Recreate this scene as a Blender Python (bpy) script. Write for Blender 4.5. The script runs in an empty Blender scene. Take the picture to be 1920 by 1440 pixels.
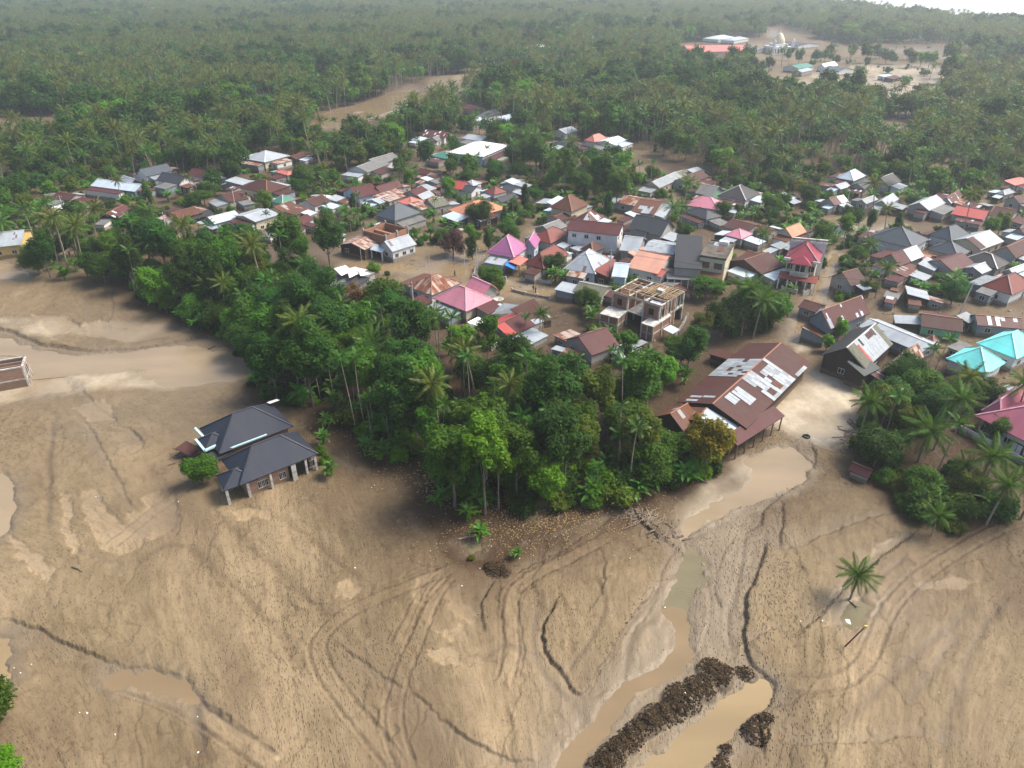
import bpy, bmesh, math, random
import numpy as np
from mathutils import Vector, Matrix
scene = bpy.context.scene
col = scene.collection
R = math.radians
CAM_H, PITCH, FPX, IW, IH = 70.0, 30.7, 1331.0, 1920.0, 1440.0
cam_data = bpy.data.cameras.new("camera")
cam_data.sensor_width = 36.0
cam_data.lens = 36.0 * FPX / IW
cam_data.clip_start = 0.5
cam_data.clip_end = 30000
cam = bpy.data.objects.new("camera", cam_data)
cam.location = (0, 0, CAM_H)
cam.rotation_euler = (R(90 - PITCH), 0, 0)
col.objects.link(cam)
scene.camera = cam
SUN_ELEV, SUN_AZ = 52.0, 76.0        # azimuth measured clockwise from the view direction (+Y)
world = bpy.data.worlds.new("World")
scene.world = world
world.use_nodes = True
wn = world.node_tree.nodes
sky = wn.new("ShaderNodeTexSky")
sky.sky_type = 'NISHITA'
sky.sun_disc = False
sky.sun_elevation = R(SUN_ELEV)
sky.sun_rotation = R(SUN_AZ)
sky.altitude = 50
sky.air_density = 1.0
sky.dust_density = 4.0
sky.ozone_density = 1.0
world.node_tree.links.new(sky.outputs[0], wn["Background"].inputs[0])
wn["Background"].inputs[1].default_value = 0.135
sun_data = bpy.data.lights.new("sun", 'SUN')
sun_data.energy = 3.0
sun_data.angle = R(24.0)
sun_data.color = (1.0, 0.93, 0.83)
sun = bpy.data.objects.new("sun", sun_data)
sdir = Vector((math.sin(R(SUN_AZ)) * math.cos(R(SUN_ELEV)), math.cos(R(SUN_AZ)) * math.cos(R(SUN_ELEV)), math.sin(R(SUN_ELEV))))
sun.rotation_euler = sdir.to_track_quat('Z', 'Y').to_euler()
sun.location = (0, 0, 300)
col.objects.link(sun)
scene.view_settings.view_transform = 'Standard'
scene.view_settings.look = 'None'
scene.view_settings.gamma = 1.0
scene.view_settings.use_curve_mapping = False
scene.view_settings.exposure = 0.92
cy = scene.cycles
cy.use_denoising = True
cy.max_bounces = 5
cy.diffuse_bounces = 2
cy.glossy_bounces = 2
cy.transmission_bounces = 3
cy.transparent_max_bounces = 4
cy.volume_bounces = 1
cy.use_adaptive_sampling = True
cy.adaptive_threshold = 0.02
cp, sp_ = math.cos(R(PITCH)), math.sin(R(PITCH))
def P(px, py, z=0.0):
    dx = (px - IW / 2) / FPX
    dy = -(py - IH / 2) / FPX
    d = (dx, cp + dy * sp_, -sp_ + dy * cp)
    t = (z - CAM_H) / d[2]
    return Vector((d[0] * t, d[1] * t, z))
def PX(p):
    y = p[1] * cp - (p[2] - CAM_H) * sp_
    u = p[1] * sp_ + (p[2] - CAM_H) * cp
    return (IW / 2 + FPX * p[0] / y, IH / 2 - FPX * u / y)
def _hash(ix, iy, seed):
    h = (ix.astype(np.int64) * 374761393 + iy.astype(np.int64) * 668265263 + seed * 1442695041) & 0xffffffff
    h = ((h ^ (h >> 13)) * 1274126177) & 0xffffffff
    return ((h ^ (h >> 16)) & 0xffff) / 65535.0
def vnoise(x, y, seed=0):
    ix, iy = np.floor(x), np.floor(y)
    fx, fy = x - ix, y - iy
    fx = fx * fx * (3 - 2 * fx); fy = fy * fy * (3 - 2 * fy)
    a = _hash(ix, iy, seed); b = _hash(ix + 1, iy, seed); c = _hash(ix, iy + 1, seed); d = _hash(ix + 1, iy + 1, seed)
    return (a + (b - a) * fx) * (1 - fy) + (c + (d - c) * fx) * fy
def fbm(x, y, seed=0, octs=4, gain=0.5):
    s, a, t = 0, 1.0, 0
    for o in range(octs):
        s = s + a * (vnoise(x * 2 ** o, y * 2 ** o, seed + o * 17) - 0.5) * 2
        t += a; a *= gain
    return s / t
def sstep(a, b, x):
    t = np.clip((x - a) / (b - a), 0, 1)
    return t * t * (3 - 2 * t)
class MB:
    """collects polygons, builds one mesh"""
    def __init__(s):
        s.v, s.f, s.uv, s.mi = [], [], [], []
    def poly(s, pts, uv=None, m=0):
        b = len(s.v)
        s.v.extend([tuple(p) for p in pts])
        s.f.append(tuple(range(b, b + len(pts))))
        s.uv.append(uv if uv else [(p[0], p[1]) for p in pts])
        s.mi.append(m)
    def box(s, x0, x1, y0, y1, z0, z1, m=0):
        c = [(x0, y0, z0), (x1, y0, z0), (x1, y1, z0), (x0, y1, z0), (x0, y0, z1), (x1, y0, z1), (x1, y1, z1), (x0, y1, z1)]
        for q, k in (((0, 3, 2, 1), 2), ((4, 5, 6, 7), 2), ((0, 1, 5, 4), 0), ((1, 2, 6, 5), 1), ((2, 3, 7, 6), 0), ((3, 0, 4, 7), 1)):
            pts = [c[i] for i in q]
            uv = [(p[0], p[2]) if k == 0 else ((p[1], p[2]) if k == 1 else (p[0], p[1])) for p in pts]
            s.poly(pts, uv, m)
    def bar(s, a, b, w, h=None, m=0):
        """square bar from a to b"""
        a, b = Vector(a), Vector(b)
        h = h or w
        d = (b - a)
        if d.length < 1e-6: return
        d.normalize()
        side = d.cross(Vector((0, 0, 1)))
        if side.length < 1e-3: side = Vector((1, 0, 0))
        side.normalize()
        up = side.cross(d).normalized()
        o = [side * (w / 2) * sx + up * (h / 2) * sy for sx, sy in ((-1, -1), (1, -1), (1, 1), (-1, 1))]
        A = [a + k for k in o]; B = [b + k for k in o]
        L = (b - a).length
        for i in range(4):
            j = (i + 1) % 4
            s.poly([A[i], A[j], B[j], B[i]], [(0, 0), (w, 0), (w, L), (0, L)], m)
        s.poly(A[::-1], None, m); s.poly(B, None, m)
    def tube(s, pts, rad, n=6, m=0):
        pts = [Vector(p) for p in pts]
        rings = []
        for i, p in enumerate(pts):
            d = (pts[min(i + 1, len(pts) - 1)] - pts[max(i - 1, 0)])
            if d.length < 1e-6: d = Vector((0, 0, 1))
            d.normalize()
            a = d.orthogonal().normalized(); b = d.cross(a)
            ref = Vector((1, 0, 0)) if abs(d.x) < 0.9 else Vector((0, 1, 0))
            a = (ref - d * ref.dot(d)).normalized(); b = d.cross(a)
            base = len(s.v)
            for k in range(n):
                t = 2 * math.pi * k / n
                s.v.append(tuple(p + (a * math.cos(t) + b * math.sin(t)) * rad[i]))
            rings.append(base)
        L = 0
        for i in range(len(pts) - 1):
            L2 = L + (pts[i + 1] - pts[i]).length
            for k in range(n):
                k2 = (k + 1) % n
                s.f.append((rings[i] + k, rings[i] + k2, rings[i + 1] + k2, rings[i + 1] + k))
                s.uv.append([(k / n, L), ((k + 1) / n, L), ((k + 1) / n, L2), (k / n, L2)])
                s.mi.append(m)
            L = L2
        s.f.append(tuple(rings[-1] + k for k in range(n))); s.uv.append([(0, 0)] * n); s.mi.append(m)
    def mesh(s, name, mats):
        me = bpy.data.meshes.new(name)
        me.from_pydata(s.v, [], s.f)
        ul = me.uv_layers.new(name="uv")
        ul.data.foreach_set("uv", np.array([c for f in s.uv for c in f], dtype=np.float32).ravel())
        for m in (mats if isinstance(mats, (list, tuple)) else [mats]):
            me.materials.append(m)
        if any(s.mi): me.polygons.foreach_set("material_index", s.mi)
        me.validate(); me.update()
        return me
    def build(s, name, mats, parent=None, **kw):
        return link(name, s.mesh(name, mats), parent, **kw)
def link(name, me, parent=None, loc=None, rz=None, scale=None):
    o = bpy.data.objects.new(name, me)
    col.objects.link(o)
    if parent: o.parent = parent
    if loc is not None: o.location = loc
    if rz is not None: o.rotation_euler = (0, 0, rz)
    if scale is not None: o.scale = scale if hasattr(scale, '__len__') else (scale,) * 3
    return o
def empty(name, loc, rz=0.0):
    o = bpy.data.objects.new(name, None)
    o.empty_display_size = 0.5
    o.location = loc; o.rotation_euler = (0, 0, rz)
    col.objects.link(o)
    return o
def tag(o, label=None, cat=None, group=None, kind=None):
    if label: o['label'] = label
    if cat: o['category'] = cat
    if group: o['group'] = group
    if kind: o['kind'] = kind
    return o
def quads(verts, n, mats, name, tri=None):
    """mesh of n separate quads from an array of 4n vertices (plus optional extra MB)"""
    me = bpy.data.meshes.new(name)
    v = verts.reshape(-1, 3).astype(np.float32)
    faces4 = n
    me.vertices.add(len(v)); me.vertices.foreach_set("co", v.ravel())
    me.loops.add(faces4 * 4); me.loops.foreach_set("vertex_index", np.arange(faces4 * 4, dtype=np.int32))
    me.polygons.add(faces4)
    me.polygons.foreach_set("loop_start", np.arange(0, faces4 * 4, 4, dtype=np.int32))
    me.polygons.foreach_set("loop_total", np.full(faces4, 4, dtype=np.int32))
    for m in (mats if isinstance(mats, (list, tuple)) else [mats]): me.materials.append(m)
    me.update(calc_edges=True)
    return me
def new_mat(name):
    m = bpy.data.materials.new(name)
    m.use_nodes = True
    nt = m.node_tree
    b = nt.nodes["Principled BSDF"]
    return m, nt, nt.nodes, nt.links, b
def nd(nodes, kind, **kw):
    n = nodes.new(kind)
    for k, v in kw.items():
        if k.startswith("i_"): n.inputs[int(k[2:])].default_value = v
        else: setattr(n, k, v)
    return n
def ramp(nodes, stops):
    r = nodes.new("ShaderNodeValToRGB")
    els = r.color_ramp.elements
    while len(els) < len(stops): els.new(0.5)
    for e, (p, c) in zip(els, stops):
        e.position = p; e.color = c if len(c) == 4 else (*c, 1)
    return r
def mixc(nt, fac, a, b, mode='MIX'):
    n = nt.nodes.new("ShaderNodeMix"); n.data_type = 'RGBA'; n.blend_type = mode
    for sock, val in ((n.inputs[0], fac), (n.inputs[6], a), (n.inputs[7], b)):
        if hasattr(val, 'is_output') or hasattr(val, 'links'): nt.links.new(val, sock)
        elif isinstance(val, (tuple, list)): sock.default_value = (*val, 1) if len(val) == 3 else val
        else: sock.default_value = val
    return n.outputs[2]
def mth(nt, op, a, b=None, c=None, clamp=False):
    n = nt.nodes.new("ShaderNodeMath"); n.operation = op; n.use_clamp = clamp
    for i, val in enumerate((a, b, c)):
        if val is None: continue
        if hasattr(val, 'links'): nt.links.new(val, n.inputs[i])
        else: n.inputs[i].default_value = val
    return n.outputs[0]
def tone(c): return tuple(x * (0.70 if max(c) < 0.27 else (0.85 if max(c) < 0.5 else 0.95)) for x in c)
def plain_mat(name, c, rough=0.7, noise=0.15, scale=1.5, spec=0.3, bump=0.0):
    c = tone(c)
    m, nt, ns, lk, b = new_mat(name)
    tc = ns.new("ShaderNodeTexCoord")
    n = nd(ns, "ShaderNodeTexNoise"); n.inputs["Scale"].default_value = scale; n.inputs["Detail"].default_value = 4
    lk.new(tc.outputs["Object"], n.inputs["Vector"])
    dark = tuple(x * (1 - noise * 2) for x in c); lite = tuple(min(1, x * (1 + noise)) for x in c)
    r = ramp(ns, [(0.3, dark), (0.7, lite)]); lk.new(n.outputs[0], r.inputs[0])
    lk.new(r.outputs[0], b.inputs["Base Color"])
    b.inputs["Roughness"].default_value = rough
    b.inputs["Specular IOR Level"].default_value = spec
    if bump:
        bp = nd(ns, "ShaderNodeBump"); bp.inputs["Strength"].default_value = bump; bp.inputs["Distance"].default_value = 0.1
        lk.new(n.outputs[0], bp.inputs["Height"]); lk.new(bp.outputs[0], b.inputs["Normal"])
    return m
def wall_mat(name, c, brick=False, stain=0.5):
    c = tone(c)
    m, nt, ns, lk, b = new_mat(name)
    tc = ns.new("ShaderNodeTexCoord"); uv = nd(ns, "ShaderNodeUVMap", uv_map="uv")
    n = nd(ns, "ShaderNodeTexNoise"); n.inputs["Scale"].default_value = 0.9; n.inputs["Detail"].default_value = 5
    lk.new(tc.outputs["Object"], n.inputs["Vector"])
    base = mixc(nt, n.outputs[0], tuple(x * 0.72 for x in c), tuple(min(1, x * 1.15) for x in c))
    if brick:
        bt = nd(ns, "ShaderNodeTexBrick"); lk.new(uv.outputs[0], bt.inputs["Vector"])
        bt.inputs["Scale"].default_value = 1.0; bt.inputs["Brick Width"].default_value = 0.42; bt.inputs["Row Height"].default_value = 0.16
        bt.inputs["Mortar Size"].default_value = 0.012
        bt.inputs["Color1"].default_value = (*[x * 1.15 for x in c], 1); bt.inputs["Color2"].default_value = (*[x * 0.8 for x in c], 1)
        bt.inputs["Mortar"].default_value = (0.27, 0.23, 0.19, 1)
        base = mixc(nt, mth(nt, 'MULTIPLY', n.outputs[0], 0.7), bt.outputs[0], tuple(x * 0.6 for x in c))
    sx = nd(ns, "ShaderNodeSeparateXYZ"); geo = ns.new("ShaderNodeNewGeometry"); lk.new(geo.outputs["Position"], sx.inputs[0])
    n2 = nd(ns, "ShaderNodeTexNoise"); n2.inputs["Scale"].default_value = 1.7; n2.inputs["Detail"].default_value = 3
    lk.new(tc.outputs["Object"], n2.inputs["Vector"])
    hgt = mth(nt, 'SUBTRACT', mth(nt, 'MULTIPLY_ADD', n2.outputs[0], 1.2, 0.55), sx.outputs[2])
    fac = mth(nt, 'MULTIPLY', mth(nt, 'MULTIPLY', hgt, 2.5, clamp=True), stain + 0.3, clamp=True)
    out = mixc(nt, fac, base, (0.15, 0.105, 0.065))
    lk.new(out, b.inputs["Base Color"])
    b.inputs["Roughness"].default_value = 0.8; b.inputs["Specular IOR Level"].default_value = 0.2
    return m
def roof_mat(name, c, alt=None, rustc=(0.16, 0.055, 0.025), rust=0.25, patch=0.0, rough=0.5, tile=False, spec=0.5, vary=0.25):
    """corrugated sheeting: uv in metres, u along the eave, v up the slope"""
    c = tone(c); rustc = tone(rustc); alt = tone(alt) if alt else None
    m, nt, ns, lk, b = new_mat(name)
    uv = nd(ns, "ShaderNodeUVMap", uv_map="uv"); oi = ns.new("ShaderNodeObjectInfo")
    sx = nd(ns, "ShaderNodeSeparateXYZ"); lk.new(uv.outputs[0], sx.inputs[0])
    u, v = sx.outputs[0], sx.outputs[1]
    sheet_u = mth(nt, 'FLOOR', mth(nt, 'DIVIDE', u, 0.82)); sheet_v = mth(nt, 'FLOOR', mth(nt, 'DIVIDE', v, 1.75))
    cmb = ns.new("ShaderNodeCombineXYZ"); lk.new(sheet_u, cmb.inputs[0]); lk.new(sheet_v, cmb.inputs[1]); lk.new(oi.outputs["Random"], cmb.inputs[2])
    wnz = nd(ns, "ShaderNodeTexWhiteNoise"); lk.new(cmb.outputs[0], wnz.inputs["Vector"])
    rnd = wnz.outputs["Value"]
    mp = nd(ns, "ShaderNodeMapping"); lk.new(uv.outputs[0], mp.inputs[0]); mp.inputs["Scale"].default_value = (1.3, 0.28, 1)
    loc = ns.new("ShaderNodeCombineXYZ"); lk.new(mth(nt, 'MULTIPLY', oi.outputs["Random"], 57.0), loc.inputs[0]); lk.new(loc.outputs[0], mp.inputs["Location"])
    n = nd(ns, "ShaderNodeTexNoise"); n.inputs["Scale"].default_value = 1.0; n.inputs["Detail"].default_value = 6; n.inputs["Roughness"].default_value = 0.65
    lk.new(mp.outputs[0], n.inputs["Vector"])
    nb = nd(ns, "ShaderNodeTexNoise"); nb.inputs["Scale"].default_value = 0.22; nb.inputs["Detail"].default_value = 3
    lk.new(mp.outputs[0], nb.inputs["Vector"])
    base = mixc(nt, mth(nt, 'MULTIPLY', rnd, vary * 2), c, tuple(x * (1 - vary * 1.6) for x in c))
    base = mixc(nt, mth(nt, 'MULTIPLY', n.outputs[0], 0.4), base, tuple(min(1, x * 1.35 + 0.004) for x in c))
    base = mixc(nt, mth(nt, 'MULTIPLY', mth(nt, 'SUBTRACT', nb.outputs[0], 0.42), 1.6, clamp=True), base, tuple(x * 0.5 + 0.03 for x in c))
    if patch > 0:
        pf = mth(nt, 'LESS_THAN', mth(nt, 'ADD', mth(nt, 'MULTIPLY', rnd, 0.55), mth(nt, 'MULTIPLY', nb.outputs[0], 0.7)), 0.2 + patch * 0.6)
        base = mixc(nt, pf, base, alt or c)
    rf = mth(nt, 'MULTIPLY', mth(nt, 'SUBTRACT', mth(nt, 'ADD', mth(nt, 'MULTIPLY', n.outputs[0], 0.8), mth(nt, 'MULTIPLY', rnd, 0.25)), 0.78 - rust * 0.55), 6.0, clamp=True)
    base = mixc(nt, rf, base, rustc)
    lap = mth(nt, 'LESS_THAN', mth(nt, 'FRACT', mth(nt, 'DIVIDE', v, 0.36 if tile else 1.75)), 0.12 if tile else 0.035)
    base = mixc(nt, mth(nt, 'MULTIPLY', lap, 0.28), base, (0.03, 0.025, 0.02))
    lk.new(base, b.inputs["Base Color"])
    rg = mth(nt, 'ADD', mth(nt, 'MULTIPLY', rf, 0.3), rough, clamp=True)
    lk.new(rg, b.inputs["Roughness"]); b.inputs["Specular IOR Level"].default_value = spec * 0.45
    wv = mth(nt, 'SINE', mth(nt, 'MULTIPLY', u, 2 * math.pi / (0.28 if tile else 0.2)))
    bp = nd(ns, "ShaderNodeBump"); bp.inputs["Strength"].default_value = 0.06 if tile else 0.25; bp.inputs["Distance"].default_value = 0.03
    lk.new(wv, bp.inputs["Height"]); lk.new(bp.outputs[0], b.inputs["Normal"])
    return m
def leaf_mat(name, c, hue=0.62, trans=0.30, rough=0.6, spec=0.12):
    m, nt, ns, lk, b = new_mat(name)
    geo = ns.new("ShaderNodeNewGeometry"); oi = ns.new("ShaderNodeObjectInfo")
    yel = (min(1, c[0] * 2.0 + 0.012), c[1] * 1.6, c[2] * 0.9); drk = (c[0] * 0.42, c[1] * 0.52, c[2] * 0.6)
    a = mixc(nt, geo.outputs["Random Per Island"], drk, yel)
    a = mixc(nt, 1 - hue, a, c)
    br = mth(nt, 'MULTIPLY_ADD', oi.outputs["Random"], 0.5, 0.56)
    hs = ns.new("ShaderNodeHueSaturation")
    lk.new(a, hs.inputs["Color"]); lk.new(br, hs.inputs["Value"])
    lk.new(mth(nt, 'MULTIPLY_ADD', oi.outputs["Random"], 0.035, 0.482), hs.inputs["Hue"])
    lk.new(hs.outputs[0], b.inputs["Base Color"])
    b.inputs["Roughness"].default_value = rough; b.inputs["Specular IOR Level"].default_value = spec
    tr = ns.new("ShaderNodeBsdfTranslucent")
    lk.new(mixc(nt, 0.5, hs.outputs[0], (c[0] * 2.4, c[1] * 1.9, c[2] * 0.5)), tr.inputs[0])
    mx = ns.new("ShaderNodeMixShader"); mx.inputs[0].default_value = trans
    out = ns["Material Output"]
    lk.new(b.outputs[0], mx.inputs[1]); lk.new(tr.outputs[0], mx.inputs[2]); lk.new(mx.outputs[0], out.inputs[0])
    return m
def water_mat(name, c, rough=0.08, ior=1.33, bump=0.02, silt=0.5):
    m, nt, ns, lk, b = new_mat(name)
    tc = ns.new("ShaderNodeTexCoord")
    n = nd(ns, "ShaderNodeTexNoise"); n.inputs["Scale"].default_value = 0.12; n.inputs["Detail"].default_value = 4
    mp = nd(ns, "ShaderNodeMapping"); lk.new(tc.outputs["Object"], mp.inputs[0]); mp.inputs["Rotation"].default_value = (0, 0, 0.35); mp.inputs["Scale"].default_value = (0.4, 1.3, 1)
    lk.new(mp.outputs[0], n.inputs["Vector"])
    r = ramp(ns, [(0.35, tuple(x * (1 - 0.3 * silt) for x in c)), (0.65, tuple(min(1, x * (1 + 0.12 * silt)) for x in c))]); lk.new(n.outputs[0], r.inputs[0])
    lk.new(r.outputs[0], b.inputs["Base Color"])
    b.inputs["Roughness"].default_value = rough; b.inputs["IOR"].default_value = ior; b.inputs["Alpha"].default_value = 1.0 if name.startswith(('sea', 'flood', 'trench')) else 0.72
    n2 = nd(ns, "ShaderNodeTexNoise"); n2.inputs["Scale"].default_value = 1.6; n2.inputs["Detail"].default_value = 3
    lk.new(mp.outputs[0], n2.inputs["Vector"])
    bp = nd(ns, "ShaderNodeBump"); bp.inputs["Strength"].default_value = bump; bp.inputs["Distance"].default_value = 0.3
    lk.new(n2.outputs[0], bp.inputs["Height"]); lk.new(bp.outputs[0], b.inputs["Normal"])
    return m
def gp(pts, z=0.0):
    return np.array([P(a, b, z)[:2] for a, b in pts])
NR, NC = 640, 1040
ys = [27.0]
while ys[-1] < 150: ys.append(ys[-1] * 1.0032)
while ys[-1] < 480: ys.append(ys[-1] * 1.008)
while ys[-1] < 7000: ys.append(ys[-1] * 1.07)
ys = np.array([-60.0, -20, 0, 12] + ys)
ts = np.linspace(-1, 1, NC)
GY, T = np.meshgrid(ys, ts, indexing='ij')
GX = T * (np.abs(GY) * 0.88 + 34)
sh = GX.shape
gx, gy = GX.ravel().copy(), GY.ravel().copy()
NV = len(gx)
cream = np.zeros(NV); hz = np.zeros(NV); silt = np.zeros(NV); soil = np.zeros(NV); wet = np.zeros(NV)
wx = gx + 0.9 * fbm(gx * 0.22, gy * 0.22, 5, 4); wy = gy + 0.9 * fbm(gx * 0.22, gy * 0.22, 9, 4)
near = gy < 500
def sub(pts, rng):
    lo, hi = pts.min(0) - rng, pts.max(0) + rng
    return np.nonzero(near & (gx > lo[0]) & (gx < hi[0]) & (gy > lo[1]) & (gy < hi[1]))[0]
def smooth_line(pts, k=2):
    for _ in range(k):
        out = [pts[0]]
        for a, b in zip(pts[:-1], pts[1:]):
            out.append(a * 0.75 + b * 0.25); out.append(a * 0.25 + b * 0.75)
        out.append(pts[-1]); pts = np.array(out)
    return pts
def line_dist(pts, X, Y):
    """signed distance (positive on the left of travel) and parameter 0..1"""
    best = np.full(len(X), 1e9); sg = np.zeros(len(X)); par = np.zeros(len(X))
    L = np.concatenate([[0], np.cumsum(np.hypot(*(pts[1:] - pts[:-1]).T))])
    for i in range(len(pts) - 1):
        a, b = pts[i], pts[i + 1]; d = b - a; l2 = d @ d + 1e-9
        t = np.clip(((X - a[0]) * d[0] + (Y - a[1]) * d[1]) / l2, 0, 1)
        qx, qy = X - a[0] - t * d[0], Y - a[1] - t * d[1]
        dd = np.hypot(qx, qy); m = dd < best
        best[m] = dd[m]; sg[m] = np.sign(d[0] * (Y - a[1]) - d[1] * (X - a[0]))[m]
        par[m] = ((L[i] + t * (L[i + 1] - L[i])) / L[-1])[m]
    return best, sg, par
def poly_dist(pts, X, Y):
    """signed distance to polygon, positive inside"""
    cl = np.vstack([pts, pts[:1]])
    d, _, _ = line_dist(cl, X, Y)
    ins = np.zeros(len(X), bool)
    for a, b in zip(cl[:-1], cl[1:]):
        c = ((a[1] > Y) != (b[1] > Y))
        xx = (b[0] - a[0]) * (Y - a[1]) / (b[1] - a[1] + 1e-12) + a[0]
        ins ^= (c & (X < xx))
    return np.where(ins, d, -d)
def pdist_one(pts, x, y):
    return poly_dist(pts, np.array([x]), np.array([y]))[0]
fc = P(1120, 1440)[:2]; fcx, fcy = fc[0] * 1.0, -10.0
ang = np.arctan2(gx - fcx, gy - fcy); rad = np.hypot(gx - fcx, gy - fcy)
bend = ang + 0.10 * fbm(gx * 0.02, gy * 0.02, 31, 3)
fu = bend * 60.0; fr = rad
nearm = sstep(260, 60, gy)
hz += 0.10 * fbm(gx * 0.03, gy * 0.03, 1, 4) * sstep(900, 200, gy)
st1 = fbm(fu * 0.28, fr * 0.035, 41, 4); st2 = fbm(fu * 1.1, fr * 0.10, 43, 4)
hz += 0.11 * st1 * nearm + 0.055 * st2 * nearm
rp = fbm(gx * 1.3, gy * 1.3, 51, 3)
hz += 0.035 * rp * nearm
for k, (sc, am) in enumerate(((0.045, 0.12), (0.085, 0.08))):
    q = fbm(fu * sc * 1.7 + 3.1 * k, fr * sc * 0.6, 61 + k, 4) * 3.0 + 0.25 * fbm(gx * 0.5, gy * 0.5, 71 + k, 3)
    fq = q - np.floor(q)
    hz += am * sstep(0.0, 0.035, fq) * (1 - fq) * nearm
    soil += 0.34 * np.exp(-(fq / 0.022) ** 2) * nearm
silt += np.clip(0.30 + 0.85 * fbm(fu * 0.16, fr * 0.028, 81, 5) + 0.25 * st2, 0, 1) * (0.35 + 0.65 * nearm)
wet += np.clip(0.28 + 0.8 * fbm(gx * 0.03 + 7, gy * 0.03, 91, 4) + 0.3 * st1, 0, 1) * 0.6
SCARPS = [
 ([(455, 612), (420, 622), (380, 632), (350, 640), (310, 645), (270, 652), (230, 657), (190, 659), (150, 658), (80, 648), (30, 628), (-20, 610)], -0.62, 14, 0.5, 0.9),
 ([(1055, 1105), (1034, 1140), (1026, 1170), (1022, 1205), (1035, 1245), (1060, 1272), (1087, 1310), (1108, 1278), (1140, 1225), (1172, 1168), (1200, 1130), (1240, 1088), (1256, 1084)], 0.55, 9, 0.3, 1.0),
 ([(1440, 1010), (1430, 1060), (1412, 1100), (1398, 1140), (1402, 1170), (1392, 1195), (1396, 1222), (1405, 1246), (1430, 1262), (1452, 1278), (1457, 1296), (1440, 1322), (1425, 1345), (1432, 1380), (1440, 1440)], 0.6, 7, 0.35, 1.0),
 ([(1508, 800), (1525, 840), (1532, 875), (1500, 905), (1462, 935), (1436, 955), (1425, 985), (1400, 1006)], 0.4, 6, 0.3, 0.8),
 ([(1464, 935), (1468, 975), (1460, 1030)], 0.3, 4, 0.25, 0.8),
 ([(1400, 1005), (1430, 1018), (1462, 1036)], -0.25, 3, 0.2, 0.8),
 ([(1460, 1036), (1520, 1020), (1560, 1000), (1620, 975), (1690, 962)], -0.28, 6, 0.25, 0.35),
 ([(1490, 1200), (1500, 1195), (1545, 1150), (1580, 1105), (1650, 1052), (1690, 1020), (1722, 997)], -0.3, 4, 0.25, 0.55),
 ([(1490, 1198), (1460, 1188), (1425, 1198), (1400, 1212)], 0.22, 3, 0.2, 0.45),
 ([(770, 1297), (800, 1325), (832, 1352), (870, 1385), (930, 1412), (1010, 1428)], 0.3, 5, 0.25, 0.5),
 ([(632, 1205), (670, 1232), (730, 1275), (765, 1296)], 0.25, 4, 0.22, 0.5),
 ([(1240, 800), (1232, 860), (1190, 955), (1120, 990), (1040, 1040), (985, 1070), (930, 1095)], 0.22, 4, 0.25, 0.3),
 ([(930, 1090), (912, 1115), (903, 1150), (908, 1190)], 0.25, 3, 0.25, 0.7),
 ([(1185, 955), (1130, 970), (1060, 990), (1000, 1010), (955, 1030)], -0.2, 3, 0.2, 0.35),
 ([(1318, 1020), (1322, 1060), (1330, 1100), (1325, 1160), (1310, 1215), (1290, 1260)], -0.3, 4, 0.25, 0.4),
 ([(1380, 1010), (1350, 1060), (1345, 1110), (1360, 1150)], 0.2, 3, 0.3, 0.2),
 ([(1268, 1015), (1240, 1075), (1225, 1130), (1175, 1200)], 0.2, 3, 0.3, 0.2),
 ([(165, 790), (190, 845), (218, 890), (238, 932), (262, 962)], 0.22, 4, 0.3, 0.2),
 ([(175, 845), (225, 868), (272, 842), (262, 818), (235, 800)], -0.3, 3, 0.25, 0.35),
 ([(232, 1085), (190, 1055), (140, 1040)], 0.2, 3, 0.3, 0.25),
 ([(0, 1155), (60, 1180), (140, 1215), (200, 1240), (270, 1250), (320, 1258), (352, 1280), (378, 1312), (410, 1345), (470, 1382)], 0.38, 6, 0.25, 0.45),
 ([(0, 884), (15, 890), (29, 912), (27, 950), (18, 985), (10, 1003)], 0.3, 3, 0.2, 0.35),
 ([(22, 1215), (18, 1240), (22, 1262), (25, 1300)], 0.3, 3, 0.2, 0.6),
 ([(205, 500), (212, 560), (208, 630)], 0.2, 3, 0.25, 0.4),
 ([(132, 540), (160, 590), (172, 640)], -0.18, 3, 0.25, 0.35),
 ([(150, 720), (185, 765), (225, 790)], 0.2, 3, 0.25, 0.4),
 ([(260, 930), (330, 915), (400, 880)], -0.15, 3, 0.3, 0.2),
 ([(330, 925), (345, 990), (330, 1010)], 0.15, 3, 0.3, 0.2),
 ([(1460, 1408), (1600, 1396), (1720, 1386), (1790, 1402), (1830, 1440)], -0.3, 5, 0.3, 0.35),
 ([(560, 790), (600, 820), (640, 870), (700, 880)], 0.12, 4, 0.5, 0.1),
 ([(1195, 968), (1240, 1008), (1270, 1025), (1286, 1040)], 0.4, 3, 0.3, 0.9),
 ([(1050, 1400), (1090, 1375), (1150, 1300), (1175, 1280)], 0.2, 3, 0.25, 0.2),
]
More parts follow.
